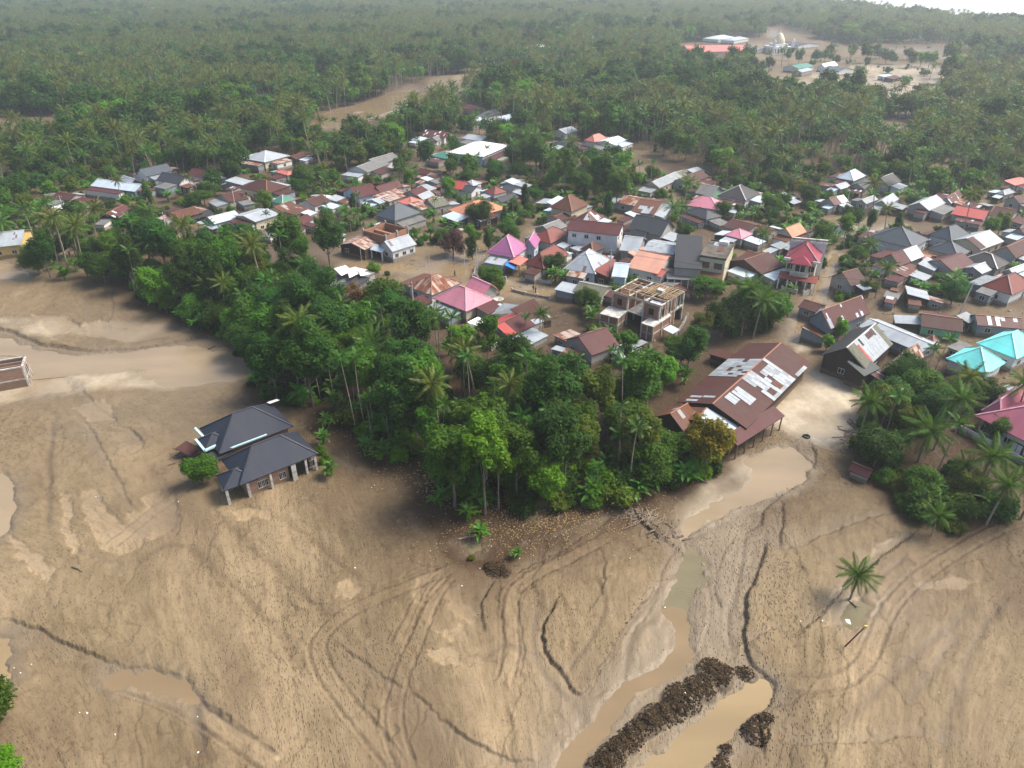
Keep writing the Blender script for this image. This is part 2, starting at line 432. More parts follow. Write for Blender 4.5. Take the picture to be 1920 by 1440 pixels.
for pts, rise, reach, width, dark in SCARPS:
    width *= 0.6
    L = smooth_line(gp(pts), 2); idx = sub(L, reach * 2.2)
    jx_ = 0.32 * fbm(gx[idx] * 1.3, gy[idx] * 1.3, 14, 3); jy_ = 0.32 * fbm(gx[idx] * 1.3, gy[idx] * 1.3, 15, 3)
    d, s, par = line_dist(L, wx[idx] * 0.75 + gx[idx] * 0.25 + jx_, wy[idx] * 0.75 + gy[idx] * 0.25 + jy_)
    taper = sstep(0, 0.1, par) * sstep(1, 0.9, par) * (0.62 + 0.6 * vnoise(gx[idx] * 0.25, gy[idx] * 0.25, 16))
    endd = np.minimum(np.hypot(gx[idx] - L[0][0], gy[idx] - L[0][1]), np.hypot(gx[idx] - L[-1][0], gy[idx] - L[-1][1]))
    sd = d * s * (1 if rise > 0 else -1)
    a = abs(rise)
    a *= 0.8
    hz[idx] += a * sstep(-width * 0.6, width * 0.4, sd) * np.exp(-(np.clip(sd, 0, None) / reach) ** 2) * taper
    hz[idx] -= a * 0.25 * np.exp(-((sd + width) / (width * 1.2)) ** 2) * taper
    soil[idx] += dark * np.exp(-((sd + width * 0.3) / (width * 0.9)) ** 2) * taper * (0.75 + 0.5 * vnoise(gx[idx] * 0.9, gy[idx] * 0.9, 3))
    wet[idx] += 0.5 * np.exp(-(np.clip(-sd, 0, None) / (reach * 0.4)) ** 2) * (sd < 0) * taper
CREASES = [
 ([(1110, 1070), (1140, 1130), (1110, 1200), (1060, 1275)], 0.1, 0.3),
 ([(1290, 1030), (1300, 1010), (1350, 985)], 0.1, 0.3),
 ([(1250, 1170), (1262, 1200), (1285, 1235), (1250, 1265), (1200, 1285), (1170, 1290)], 0.22, 0.7),
 ([(1170, 1290), (1172, 1210), (1200, 1170), (1240, 1150)], 0.15, 0.5),
 ([(1370, 1130), (1362, 1180), (1372, 1220)], 0.12, 0.3),
 ([(1395, 1010), (1385, 1080), (1375, 1150)], 0.12, 0.3),
 ([(1700, 1045), (1655, 1080), (1600, 1140), (1560, 1190)], 0.08, 0.3),
 ([(1640, 1110), (1655, 1145), (1640, 1160)], 0.12, 0.35),
 ([(100, 780), (92, 850), (90, 930), (92, 1000)], 0.12, 0.45),
 ([(420, 1350), (360, 1290), (380, 1410)], 0.12, 0.5),
 ([(373, 1310), (368, 1350), (378, 1400), (400, 1440)], 0.12, 0.7),
 ([(235, 1080), (320, 1010), (400, 1060), (520, 1180), (600, 1290)], 0.06, 0.6),
 ([(400, 960), (470, 1020), (560, 1110), (640, 1170)], 0.06, 0.6),
 ([(520, 960), (600, 1030), (680, 1090)], 0.05, 0.5),
 ([(1760, 1440), (1790, 1300), (1830, 1190), (1900, 1100)], 0.08, 0.5),
 ([(1800, 1180), (1750, 1260), (1700, 1330)], 0.06, 0.6),
 ([(1560, 1380), (1640, 1300), (1740, 1210), (1840, 1120)], 0.06, 0.6),
 ([(1020, 1100), (1000, 1180), (1010, 1260), (1080, 1330)], 0.06, 0.4),
 ([(900, 1240), (960, 1200), (1000, 1260)], 0.05, 0.4),
 ([(360, 700), (300, 695), (260, 712)], 0.08, 0.4),
 ([(0, 690), (60, 660)], 0.08, 0.4),
]
for pts, dep, w in CREASES:
    L = smooth_line(gp(pts), 2); idx = sub(L, 4)
    d, s, par = line_dist(L, wx[idx] * 0.5 + gx[idx] * 0.5, wy[idx] * 0.5 + gy[idx] * 0.5)
    g = np.exp(-(d / w) ** 2) * sstep(0, .1, par) * sstep(1, .9, par)
    hz[idx] -= dep * g; hz[idx] += 0.3 * dep * np.exp(-((d - w * 2) / w) ** 2); soil[idx] += 0.35 * g; wet[idx] += 0.4 * g
TRACKS = [
 [(862, 1062), (800, 1085), (700, 1125), (640, 1155), (602, 1190), (592, 1225), (615, 1275), (665, 1340), (715, 1400), (750, 1450)],
 [(850, 1075), (820, 1105), (800, 1150), (775, 1210), (752, 1270), (735, 1330), (742, 1390), (765, 1450)],
 [(830, 1080), (790, 1120), (768, 1165), (745, 1215)],
 [(1905, 978), (1850, 1000), (1790, 1035), (1730, 1075), (1690, 1110), (1655, 1155), (1640, 1200), (1620, 1245), (1580, 1280), (1520, 1292), (1450, 1285)],
 [(1150, 1000), (1100, 1030), (1040, 1060), (990, 1085), (960, 1110), (955, 1160), (960, 1230), (940, 1290)],
 [(400, 890), (350, 915), (300, 950), (255, 985), (200, 1030)],
 [(210, 1275), (330, 1310), (420, 1370), (520, 1440)],
]
for tr in TRACKS:
    L = smooth_line(gp(tr), 3); idx = sub(L, 5)
    d, s, par = line_dist(L, gx[idx], gy[idx])
    rag = 0.7 + 0.6 * vnoise(gx[idx] * 0.7, gy[idx] * 0.7, 33)
    tp = sstep(0, .06, par) * sstep(1, .94, par)
    for off in (0.95, ):
        wob = 0.14 * fbm(gx[idx] * 0.8, gy[idx] * 0.8, 35, 2)
        g = np.exp(-((d - off + wob) / 0.20) ** 2) + 0.55 * np.exp(-((d - off * 1.55 + wob) / 0.12) ** 2) * (vnoise(gx[idx] * 0.2, gy[idx] * 0.2, 36) > 0.45)
        tread = 0.6 + 0.8 * (vnoise(gx[idx] * 2.6, gy[idx] * 2.6, 37) > 0.5)
        hz[idx] -= 0.12 * g * rag * tp; soil[idx] += 0.34 * g * tp * tread; wet[idx] += 0.3 * g * tp
        hz[idx] += 0.06 * np.exp(-((d - off - 0.42) / 0.14) ** 2) * tp * tread + 0.04 * np.exp(-((d - off + 0.42) / 0.14) ** 2) * tp
    silt[idx] += 0.25 * np.exp(-(d / 1.8) ** 2) * tp
SILT = [
 [(112, 925), (130, 935), (140, 985), (152, 1045), (138, 1050), (125, 1000), (115, 960)],
 [(150, 925), (175, 920), (205, 960), (240, 985), (280, 990), (270, 1030), (220, 1045), (190, 1030), (165, 970)],
 [(240, 960), (330, 940), (335, 990), (290, 1010), (250, 1010)],
 [(25, 1005), (55, 1030), (100, 1070), (90, 1090), (60, 1080), (28, 1040)],
 [(440, 960), (480, 955), (515, 962), (510, 975), (455, 975)],
 [(838, 1100), (860, 1098), (875, 1115), (862, 1130), (842, 1122)],
 [(850, 1132), (885, 1130), (897, 1150), (885, 1168), (858, 1155)],
 [(830, 1180), (870, 1175), (880, 1200), (845, 1205)],
 [(800, 1210), (850, 1215), (865, 1245), (815, 1240)],
 [(630, 1095), (655, 1085), (680, 1105), (660, 1125), (635, 1118)],
 [(790, 1085), (825, 1075), (812, 1100), (785, 1130), (780, 1110)],
 [(265, 935), (300, 925), (315, 940), (285, 955)],
 [(385, 1320), (430, 1345), (480, 1385), (520, 1420), (480, 1410), (420, 1370)],
 [(0, 1200), (16, 1215), (18, 1290), (-10, 1300)],
 [(1250, 1100), (1290, 1100), (1280, 1170), (1235, 1160)],
 [(1200, 1290), (1250, 1250), (1262, 1255), (1225, 1300), (1195, 1320)],
 [(1720, 1095), (1780, 1085), (1830, 1090), (1790, 1105), (1730, 1108)],
 [(1560, 1100), (1610, 1080), (1640, 1100), (1600, 1130), (1570, 1180), (1545, 1180)],
 [(1660, 1015), (1700, 1005), (1680, 1030), (1630, 1050)],
 [(120, 625), (190, 600), (330, 610), (360, 628), (240, 645)],
 [(60, 590), (130, 595), (160, 625), (100, 630)],
 [(140, 765), (200, 750), (220, 790), (170, 790)],
 [(1270, 960), (1330, 880), (1400, 850), (1450, 870), (1420, 930), (1330, 985), (1280, 1010)],
]
for pg in SILT:
    L = gp(pg); idx = sub(L, 3)
    d = poly_dist(L, wx[idx], wy[idx]) + 0.5 * fbm(gx[idx] * 1.1, gy[idx] * 1.1, 88, 3)
    g = sstep(-0.35, 0.3, d)
    silt[idx] += 0.75 * g; hz[idx] = hz[idx] * (1 - 0.6 * g) - 0.02 * g; wet[idx] += 0.35 * g
CREAM = [
 ([(1440, 780), (1470, 752), (1530, 700), (1566, 688), (1604, 704), (1616, 738), (1600, 765), (1606, 800), (1592, 826), (1550, 838), (1505, 822), (1470, 806)], 1.0),
 ([(1478, 645), (1490, 600), (1512, 590), (1530, 620), (1515, 660), (1490, 665)], 0.8), ([(1505, 600), (1525, 545), (1545, 500), (1562, 470), (1580, 478), (1565, 530), (1540, 590)], 0.95),
 ([(1560, 425), (1545, 440), (1580, 452), (1610, 430), (1600, 405), (1570, 408)], 0.9), ([(1640, 438), (1645, 424), (1700, 420), (1680, 440)], 0.8),
 ([(1280, 975), (1330, 905), (1395, 862), (1470, 832), (1512, 858), (1528, 885), (1470, 925), (1380, 965), (1320, 1005), (1285, 1015)], 0.75),
 ([(-40, 640), (30, 650), (110, 668), (300, 660), (400, 668), (470, 690), (440, 715), (330, 728), (150, 735), (60, 748), (-60, 770)], 0.55),
 ([(640, 500), (672, 486), (740, 492), (800, 498), (890, 500), (1010, 540), (1060, 548), (1040, 562), (960, 552), (860, 540), (760, 512)], 0.45),
 ([(300, 438), (330, 430), (400, 440), (400, 456), (320, 458)], 0.6), ([(1400, 185), (1480, 150), (1600, 128), (1700, 120), (1780, 125), (1780, 165), (1700, 200), (1600, 190), (1480, 195)], 0.50),
 ([(120, 625), (190, 600), (330, 610), (240, 645)], 0.3), ([(1290, 1010), (1400, 960), (1390, 1100), (1350, 1240), (1250, 1330), (1150, 1440), (1050, 1440), (1130, 1300), (1230, 1150)], 0.22), ([(100, 600), (130, 610), (100, 640), (0, 620), (0, 600)], 0.5), ([(600, 238), (640, 208), (740, 175), (850, 142), (1000, 136), (1000, 150), (860, 175), (700, 225), (650, 240)], 0.2)]
for pg, am in CREAM:
    L = gp(pg); idx = np.nonzero((gy < 1300) & (gx > L[:, 0].min() - 9) & (gx < L[:, 0].max() + 9) & (gy > L[:, 1].min() - 9) & (gy < L[:, 1].max() + 9))[0]
    d = poly_dist(L, wx[idx], wy[idx]) + 1.2 * fbm(gx[idx] * 0.3, gy[idx] * 0.3, 301, 3)
    cream[idx] = np.maximum(cream[idx], am * sstep(-1.5, 2.0, d) * np.clip(0.75 + 0.9 * fbm(fu[idx] * 0.25 + gx[idx] * 0.1, fr[idx] * 0.12 + gy[idx] * 0.06, 302, 4), 0.1, 1))
WATER = {
 'stream': [[(-60, 640), (0, 630), (45, 648), (100, 664), (160, 668), (230, 663), (310, 650), (365, 646), (392, 658), (440, 662), (470, 672), (478, 700), (440, 713), (330, 724), (290, 714), (262, 703), (300, 690), (250, 690), (205, 696), (160, 700), (110, 706), (150, 722), (128, 732), (66, 742), (0, 760), (-70, 775)]],
 'left_pond': [[(-40, 870), (0, 886), (18, 896), (28, 920), (22, 960), (12, 1000), (-20, 1010), (-60, 980)]],
 'corner_pond': [[(-60, 480), (0, 487), (20, 495), (30, 508), (56, 514), (48, 522), (10, 522), (-60, 516)]],
 'pond': [[(1395, 862), (1440, 848), (1470, 836), (1500, 848), (1526, 878), (1490, 905), (1440, 930), (1380, 950), (1330, 975), (1290, 1000), (1284, 1034), (1278, 1034), (1270, 1002), (1300, 968), (1370, 930), (1420, 905), (1415, 880)]],
 'lower_pool': [[(1282, 1026), (1300, 1030), (1312, 1042), (1322, 1070), (1318, 1100), (1290, 1120), (1280, 1160), (1262, 1166), (1240, 1158), (1238, 1132), (1262, 1098), (1276, 1062)]],
 'shallow_run': [[(1258, 1155), (1278, 1158), (1296, 1205), (1292, 1244), (1262, 1268), (1215, 1290), (1178, 1302), (1176, 1286), (1210, 1268), (1256, 1246), (1270, 1215), (1262, 1180)]],
 'trench_water': [[(1200, 1450), (1240, 1415), (1290, 1380), (1345, 1330), (1385, 1290), (1412, 1272), (1440, 1282), (1446, 1300), (1425, 1325), (1380, 1362), (1345, 1400), (1300, 1450)]],
 'runnel': [[(1045, 1450), (1060, 1410), (1082, 1380), (1115, 1345), (1150, 1310), (1178, 1290), (1186, 1296), (1165, 1330), (1125, 1368), (1095, 1410), (1085, 1450)]],
 'curved_pool': [[(205, 1262), (260, 1258), (310, 1262), (348, 1286), (372, 1312), (366, 1318), (330, 1296), (270, 1284), (205, 1282)]],
 'bank_pool': [[(-30, 1195), (0, 1200), (14, 1215), (14, 1265), (4, 1292), (-30, 1300)]],
 'palm_pool': [[(1600, 1130), (1632, 1128), (1618, 1150), (1600, 1180), (1580, 1176), (1580, 1156)]],
 'grove_puddle': [[(988, 935), (1008, 932), (1016, 945), (1006, 968), (990, 968)], [(868, 1020), (890, 1012), (905, 1025), (885, 1035)]],
 'street_water': [[(640, 500), (672, 486), (740, 492), (800, 498), (872, 470), (905, 452), (915, 470), (880, 505), (905, 524), (960, 534), (1010, 545), (1060, 548), (1040, 562), (980, 556), (900, 548), (860, 540), (800, 520), (760, 512), (700, 508)],
                  [(300, 440), (325, 433), (385, 440), (398, 450), (350, 455), (315, 452)],
                  [(1500, 610), (1520, 560), (1535, 520), (1552, 495), (1565, 470), (1570, 490), (1555, 540), (1545, 570), (1525, 600), (1515, 640), (1480, 640), (1488, 615)],
                  [(640, 462), (652, 452), (690, 440), (690, 452), (655, 466)],
                  [(1536, 425), (1548, 410), (1580, 408), (1570, 420), (1600, 440), (1580, 440)],
                  [(1640, 435), (1650, 425), (1680, 424), (1665, 436)],
                  [(1065, 430), (1040, 420), (990, 430), (1000, 440), (1045, 438)]],
 'river': [[(580, 236), (620, 208), (690, 192), (740, 172), (790, 152), (850, 140), (1000, 132), (1010, 142), (950, 160), (860, 168), (830, 182), (760, 198), (700, 218), (650, 236), (620, 246)],
           [(280, 268), (290, 262), (308, 264), (306, 280), (284, 280)]],
 'flood': [[(1488, 168), (1500, 148), (1560, 140), (1640, 142), (1690, 138), (1740, 128), (1760, 134), (1750, 145), (1690, 156), (1640, 166), (1560, 172), (1500, 180)],
           [(1640, 166), (1660, 164), (1690, 188), (1698, 200), (1680, 202), (1655, 180)],
           [(1670, 230), (1700, 232), (1690, 262), (1668, 258)],
           [(1436, 62), (1455, 55), (1470, 66), (1450, 76)],
           [(1660, 95), (1720, 86), (1790, 92), (1790, 108), (1700, 108)],
           [(1405, 150), (1480, 148), (1480, 160), (1410, 162)]],
 'yard_water': [[(1438, 775), (1470, 752), (1530, 700), (1560, 690), (1600, 702), (1614, 735), (1600, 760), (1606, 800), (1590, 822), (1550, 838), (1505, 822), (1470, 806), (1440, 792)]],
}
WLEV = -0.14
WPOLY = {}
for k, polys in WATER.items():
    WPOLY[k] = []
    for pg in polys:
        L = smooth_line(np.vstack([gp(pg), gp(pg)[:1]]), 2)[:-1]
        WPOLY[k].append(L); idx = sub(L, 6) if k not in ('flood',) else np.nonzero((gy < 1200) & (gx > L[:, 0].min() - 8) & (gx < L[:, 0].max() + 8) & (gy > L[:, 1].min() - 8) & (gy < L[:, 1].max() + 8))[0]
        d = poly_dist(L, wx[idx] * 0.6 + gx[idx] * 0.4, wy[idx] * 0.6 + gy[idx] * 0.4)
        d = d + 0.9 * fbm(gx[idx] * 0.7, gy[idx] * 0.7, 311, 3)
        g = sstep(-1.2, 0.6, d)
        bed = -0.32 - 0.05 * st2[idx]
        shore = sstep(-3.5, -0.4, d)
        if k == 'yard_water': bed = WLEV + 0.09 * fbm(fu[idx] * 0.25 + 4, fr[idx] * 0.12, 19, 4) - 0.01
        if k in ('street_water', 'flood', 'river'): bed = WLEV - 0.12 + 0.16 * fbm(gx[idx] * 0.11, gy[idx] * 0.11, 23, 4)
        hz[idx] = (hz[idx] * (1 - 0.55 * shore) - 0.04 * shore) * (1 - g) + bed * g
        silt[idx] = np.maximum(silt[idx], 0.75 * g); wet[idx] += 0.7 * shore
        soil[idx] *= (1 - g)
SPOIL = [(1338, 1262, 3.0), (1312, 1292, 2.6), (1352, 1280, 1.4), (1280, 1312, 3.2), (1262, 1335, 2.2), (1235, 1345, 2.4), (1218, 1358, 2.0), (1195, 1372, 2.0), (1180, 1388, 2.2), (1160, 1402, 2.0),
         (1146, 1420, 2.4), (1128, 1440, 2.4), (1415, 1376, 2.3), (1437, 1352, 1.2), (1420, 1350, 1.0), (1395, 1262, 1.6), (1365, 1262, 1.2), (1352, 1430, 1.5), (1360, 1405, 1.0), (928, 1070, 2.2), (915, 1066, 1.2), (945, 1078, 1.2)]
for px, py, r in SPOIL:
    r *= 0.68
    c = P(px, py); idx = sub(np.array([[c.x, c.y]]), r * 2)
    d = np.hypot(wx[idx] - c.x, wy[idx] - c.y) / r
    g = np.clip(1 - d * d, 0, 1)
    hz[idx] += g ** 0.8 * r * 0.32 * (0.8 + 0.5 * vnoise(gx[idx] * 2.2, gy[idx] * 2.2, 8)); soil[idx] += 1.2 * sstep(0, 0.25, g)
GROVE = [(235, 560), (330, 612), (425, 640), (468, 690), (478, 745), (560, 765), (590, 800), (700, 865), (790, 868), (815, 900), (800, 950), (850, 985), (880, 1030), (940, 1050), (980, 1020), (1090, 975), (1180, 955), (1240, 935), (1370, 880), (1240, 800), (1330, 700), (1180, 668), (1000, 660), (880, 660), (780, 610), (640, 560), (600, 480), (400, 470), (210, 500)]
GARDEN = [(1600, 760), (1640, 830), (1600, 900), (1700, 960), (1760, 1010), (1930, 960), (2000, 900), (1900, 860), (1780, 760), (1650, 700)]
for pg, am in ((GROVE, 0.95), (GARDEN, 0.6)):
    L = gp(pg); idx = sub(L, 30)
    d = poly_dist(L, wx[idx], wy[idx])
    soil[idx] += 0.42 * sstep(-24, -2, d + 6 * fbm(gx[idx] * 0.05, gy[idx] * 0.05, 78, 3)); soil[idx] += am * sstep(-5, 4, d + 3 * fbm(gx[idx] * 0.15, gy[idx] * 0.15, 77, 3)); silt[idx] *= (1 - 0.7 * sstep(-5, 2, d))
VILLAGE = [(-60, 330), (-60, 470), (240, 470), (300, 500), (640, 480), (640, 600), (900, 670), (1180, 680), (1330, 690), (1420, 640), (1480, 640), (1640, 730), (1800, 760), (2000, 860), (2000, 330), (1180, 300), (600, 290)]
L = gp(VILLAGE); idx = sub(L, 15); d = poly_dist(L, wx[idx], wy[idx]); g = sstep(-6, 6, d)
soil[idx] += g * np.clip(0.58 + 0.9 * fbm(gx[idx] * 0.06, gy[idx] * 0.06, 201, 4), 0, 0.85); silt[idx] *= (1 - 0.45 * g); wet[idx] += 0.35 * g
for pg, so, we in (([(-60, 1225), (30, 1225), (110, 1262), (210, 1300), (300, 1345), (380, 1440), (-80, 1440)], 0.42, 0.1), ([(1040, 1300), (1170, 1180), (1262, 1080), (1290, 1030), (1400, 990), (1440, 1010), (1395, 1150), (1400, 1240), (1330, 1240), (1220, 1330), (1110, 1440), (1000, 1440)], 0.0, 0.65),
  ([(600, 860), (700, 880), (800, 950), (860, 1010), (1000, 1030), (1190, 960), (1300, 905), (1280, 960), (1160, 1010), (980, 1060), (900, 1120), (800, 1060), (620, 960)], 0.30, 0.2), ([(1300, 1400), (1420, 1290), (1450, 1440)], 0.0, 0.6), ([(0, 600), (200, 560), (420, 640), (200, 660), (0, 640)], 0, 0.5), ([(60, 745), (440, 720), (480, 760), (350, 830), (120, 820), (0, 800)], 0.08, 0.5),
  ([(1450, 1290), (1600, 1300), (1680, 1180), (1760, 1060), (1900, 990), (1940, 1010), (1760, 1130), (1700, 1250), (1640, 1330), (1500, 1350)], 0.14, 0.2)):
    L = gp(pg); idx = sub(L, 14); g = sstep(-7, 4, poly_dist(L, wx[idx], wy[idx]) + 3 * fbm(gx[idx] * 0.1, gy[idx] * 0.1, 211, 3)); soil[idx] += so * g; wet[idx] += we * g
far = sstep(230, 300, gy)
soil += far * np.clip(0.52 + 0.9 * fbm(gx * 0.02, gy * 0.02, 101, 4), 0, 0.9)
hz[gy > 480] *= 0.3
COAST = [(1380, -8), (1500, 6), (1600, 18), (1700, 36), (1800, 48), (1920, 55), (2100, 60)]
cl = gp(COAST)
cx = np.interp(gx, cl[:, 0], cl[:, 1], left=9e9)
kx = cl[0, 0]
cy_line = np.where(gx < kx, 9e9, cx)
cy_line = np.where(gx > cl[-1, 0], cl[-1, 1], cy_line)
hz -= 2.5 * sstep(-6, 10, gy - cy_line)
hz = np.where(gy < 24, hz * 0.3, hz)
gm = bpy.data.meshes.new("mud_ground")
gm.vertices.add(NV); gm.vertices.foreach_set("co", np.column_stack([gx, gy, hz]).astype(np.float32).ravel())
r_, c_ = np.meshgrid(np.arange(sh[0] - 1), np.arange(sh[1] - 1), indexing='ij')
i0 = (r_ * sh[1] + c_).ravel(); q = np.column_stack([i0, i0 + 1, i0 + sh[1] + 1, i0 + sh[1]]).astype(np.int32)
nf = len(q)
gm.loops.add(nf * 4); gm.loops.foreach_set("vertex_index", q.ravel())
gm.polygons.add(nf); gm.polygons.foreach_set("loop_start", np.arange(0, nf * 4, 4, dtype=np.int32)); gm.polygons.foreach_set("loop_total", np.full(nf, 4, dtype=np.int32))
gm.update(calc_edges=True)
gm.polygons.foreach_set("use_smooth", np.ones(nf, bool))
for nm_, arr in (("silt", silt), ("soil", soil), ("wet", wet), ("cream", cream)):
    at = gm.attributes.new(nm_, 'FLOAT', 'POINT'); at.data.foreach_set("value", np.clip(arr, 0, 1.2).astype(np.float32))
at = gm.attributes.new("flow", 'FLOAT_VECTOR', 'POINT'); at.data.foreach_set("vector", np.column_stack([fu, fr, np.zeros(NV)]).astype(np.float32).ravel())
m, nt, ns, lk, b = new_mat("flood_mud")
def attr(n):
    a = ns.new("ShaderNodeAttribute"); a.attribute_name = n; return a
a_s, a_o, a_w, a_f = attr("silt"), attr("soil"), attr("wet"), attr("flow")
tc = ns.new("ShaderNodeTexCoord")
def noise(vec, scale, det=4, rough=0.55, vs=None):
    n = ns.new("ShaderNodeTexNoise"); n.inputs["Scale"].default_value = scale; n.inputs["Detail"].default_value = det; n.inputs["Roughness"].default_value = rough
    if vs:
        mp = ns.new("ShaderNodeMapping"); mp.inputs["Scale"].default_value = vs; lk.new(vec, mp.inputs[0]); vec = mp.outputs[0]
    lk.new(vec, n.inputs["Vector"]); return n.outputs[0]
nA = noise(tc.outputs["Object"], 0.9, 6, 0.7)
nS = noise(a_f.outputs["Vector"], 1.0, 5, 0.6, (1.1, 0.16, 1))
nB = noise(tc.outputs["Object"], 0.07, 4)
nF = noise(tc.outputs["Object"], 3.2, 3, 0.6)
base = mixc(nt, mth(nt, 'MULTIPLY', mth(nt, 'SUBTRACT', nS, 0.25), 1.9, clamp=True), (0.118, 0.088, 0.046), (0.258, 0.196, 0.110))
base = mixc(nt, mth(nt, 'MULTIPLY', mth(nt, 'SUBTRACT', nB, 0.35), 2.2, clamp=True), base, (0.195, 0.145, 0.086))
pale = mixc(nt, nA, (0.26, 0.190, 0.105), (0.35, 0.265, 0.160))
base = mixc(nt, mth(nt, 'MULTIPLY', mth(nt, 'SUBTRACT', a_s.outputs["Fac"], 0.38), 1.7, clamp=True), base, pale)
mpv = ns.new("ShaderNodeMapping"); mpv.inputs["Scale"].default_value = (1.7, 0.62, 1); lk.new(a_f.outputs["Vector"], mpv.inputs[0])
vor = ns.new("ShaderNodeTexVoronoi"); vor.inputs["Scale"].default_value = 2.6; lk.new(mpv.outputs[0], vor.inputs["Vector"])
spk = mth(nt, 'MULTIPLY', mth(nt, 'SUBTRACT', mth(nt, 'MULTIPLY_ADD', nF, 0.5, 0.12), vor.outputs["Distance"]), 5.0, clamp=True)
spk = mth(nt, 'MULTIPLY', spk, mth(nt, 'MULTIPLY', mth(nt, 'SUBTRACT', noise(tc.outputs["Object"], 0.05, 3), 0.36), 5.0, clamp=True))
spk = mth(nt, 'MULTIPLY', spk, mth(nt, 'SUBTRACT', 1.0, mth(nt, 'MULTIPLY', a_s.outputs["Fac"], 0.55), clamp=True))
base = mixc(nt, mth(nt, 'MULTIPLY', spk, 0.55), base, (0.060, 0.039, 0.022))
base = mixc(nt, mth(nt, 'MULTIPLY', mth(nt, 'SUBTRACT', nA, 0.55), 2.2, clamp=True), base, (0.125, 0.087, 0.048))
fine = noise(a_f.outputs["Vector"], 1.0, 5, 0.65, (3.4, 0.34, 1))
base = mixc(nt, mth(nt, 'MULTIPLY', mth(nt, 'SUBTRACT', fine, 0.5), 3.2, clamp=True), base, (0.105, 0.072, 0.040))
base = mixc(nt, mth(nt, 'MULTIPLY', mth(nt, 'SUBTRACT', 0.42, fine), 3.0, clamp=True), base, (0.29, 0.21, 0.12))
dk_ = noise(a_f.outputs["Vector"], 1.0, 4, 0.6, (0.12, 0.03, 1))
base = mixc(nt, mth(nt, 'MULTIPLY', mth(nt, 'SUBTRACT', dk_, 0.46), 4.0, clamp=True), base, (0.120, 0.085, 0.050))
base = mixc(nt, mth(nt, 'MULTIPLY', mth(nt, 'MULTIPLY', mth(nt, 'SUBTRACT', nF, 0.52), 6.0, clamp=True), 0.22), base, (0.085, 0.060, 0.036))
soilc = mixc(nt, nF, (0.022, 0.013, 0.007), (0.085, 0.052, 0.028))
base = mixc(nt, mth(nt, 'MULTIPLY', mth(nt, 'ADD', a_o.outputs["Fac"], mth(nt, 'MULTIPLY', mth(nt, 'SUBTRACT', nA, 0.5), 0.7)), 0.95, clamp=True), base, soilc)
a_c = attr("cream")
base = mixc(nt, mth(nt, 'MULTIPLY', a_c.outputs["Fac"], mth(nt, 'MULTIPLY_ADD', nA, 1.3, 0.25), clamp=True), base, (0.54, 0.47, 0.35))
base = mixc(nt, mth(nt, 'MULTIPLY', mth(nt, 'SUBTRACT', a_w.outputs["Fac"], 0.40), 0.75, clamp=True), base, (0.165, 0.132, 0.092))
lk.new(base, b.inputs["Base Color"])
lk.new(mth(nt, 'SUBTRACT', 0.80, mth(nt, 'MULTIPLY', a_w.outputs["Fac"], 0.33), clamp=True), b.inputs["Roughness"])
b.inputs["Specular IOR Level"].default_value = 0.16
hgt = mth(nt, 'ADD', mth(nt, 'MULTIPLY', nA, 0.35), mth(nt, 'ADD', mth(nt, 'MULTIPLY', nF, 0.30), mth(nt, 'MULTIPLY', nS, 0.5)))
hgt = mth(nt, 'SUBTRACT', hgt, mth(nt, 'MULTIPLY', spk, 0.35))
bp = ns.new("ShaderNodeBump"); bp.inputs["Strength"].default_value = 1.0; bp.inputs["Distance"].default_value = 0.42
nQ = noise(tc.outputs['Object'], 0.045, 4)
rgh = mth(nt, 'MULTIPLY', mth(nt, 'SUBTRACT', nQ, 0.36), 3.2, clamp=True)
rgh = mth(nt, 'MULTIPLY', rgh, mth(nt, 'SUBTRACT', 1.15, a_s.outputs['Fac'], clamp=True))
hgt = mth(nt, 'MULTIPLY', hgt, mth(nt, 'ADD', 0.15, rgh))
lk.new(hgt, bp.inputs["Height"]); lk.new(bp.outputs[0], b.inputs["Normal"])
gm.materials.append(m)
ground = link("mud_ground", gm); tag(ground, kind="structure")
def ground_z(x, y):
    """height of the sheet near a point"""
    i = int(np.searchsorted(ys, y)); i = min(max(i, 1), len(ys) - 1)
    if abs(ys[i - 1] - y) < abs(ys[i] - y): i -= 1
    t = x / (abs(ys[i]) * 0.88 + 34); j = int(round((t + 1) / 2 * (NC - 1))); j = min(max(j, 0), NC - 1)
    return float(hz[i * NC + j])
M_WATER = {'brown': water_mat("silty_water", (0.25, 0.180, 0.100), 0.10, bump=0.02), 'tan': water_mat("pale_silty_water", (0.33, 0.255, 0.165), 0.12, bump=0.015),
           'green': water_mat("still_water", (0.19, 0.165, 0.095), 0.08, bump=0.01), 'yellow': water_mat("trench_mud_water", (0.25, 0.185, 0.098), 0.12, bump=0.02),
           'far': water_mat("flood_water", (0.27, 0.205, 0.135), 0.06, bump=0.02), 'sea': water_mat("sea_water", (0.62, 0.65, 0.64), 0.30, bump=0.08)}  # sea base colour whitened: the bright sky reflection is painted in
M_WATER['cream'] = water_mat('milky_silt_water', (0.43, 0.36, 0.25), 0.12, bump=0.02)
WM = {'stream': 'tan', 'left_pond': 'tan', 'corner_pond': 'tan', 'pond': 'tan', 'lower_pool': 'green', 'shallow_run': 'brown', 'trench_water': 'yellow', 'runnel': 'brown', 'curved_pool': 'brown', 'bank_pool': 'yellow',
      'palm_pool': 'green', 'grove_puddle': 'green', 'street_water': 'brown', 'river': 'brown', 'flood': 'far', 'yard_water': 'cream'}
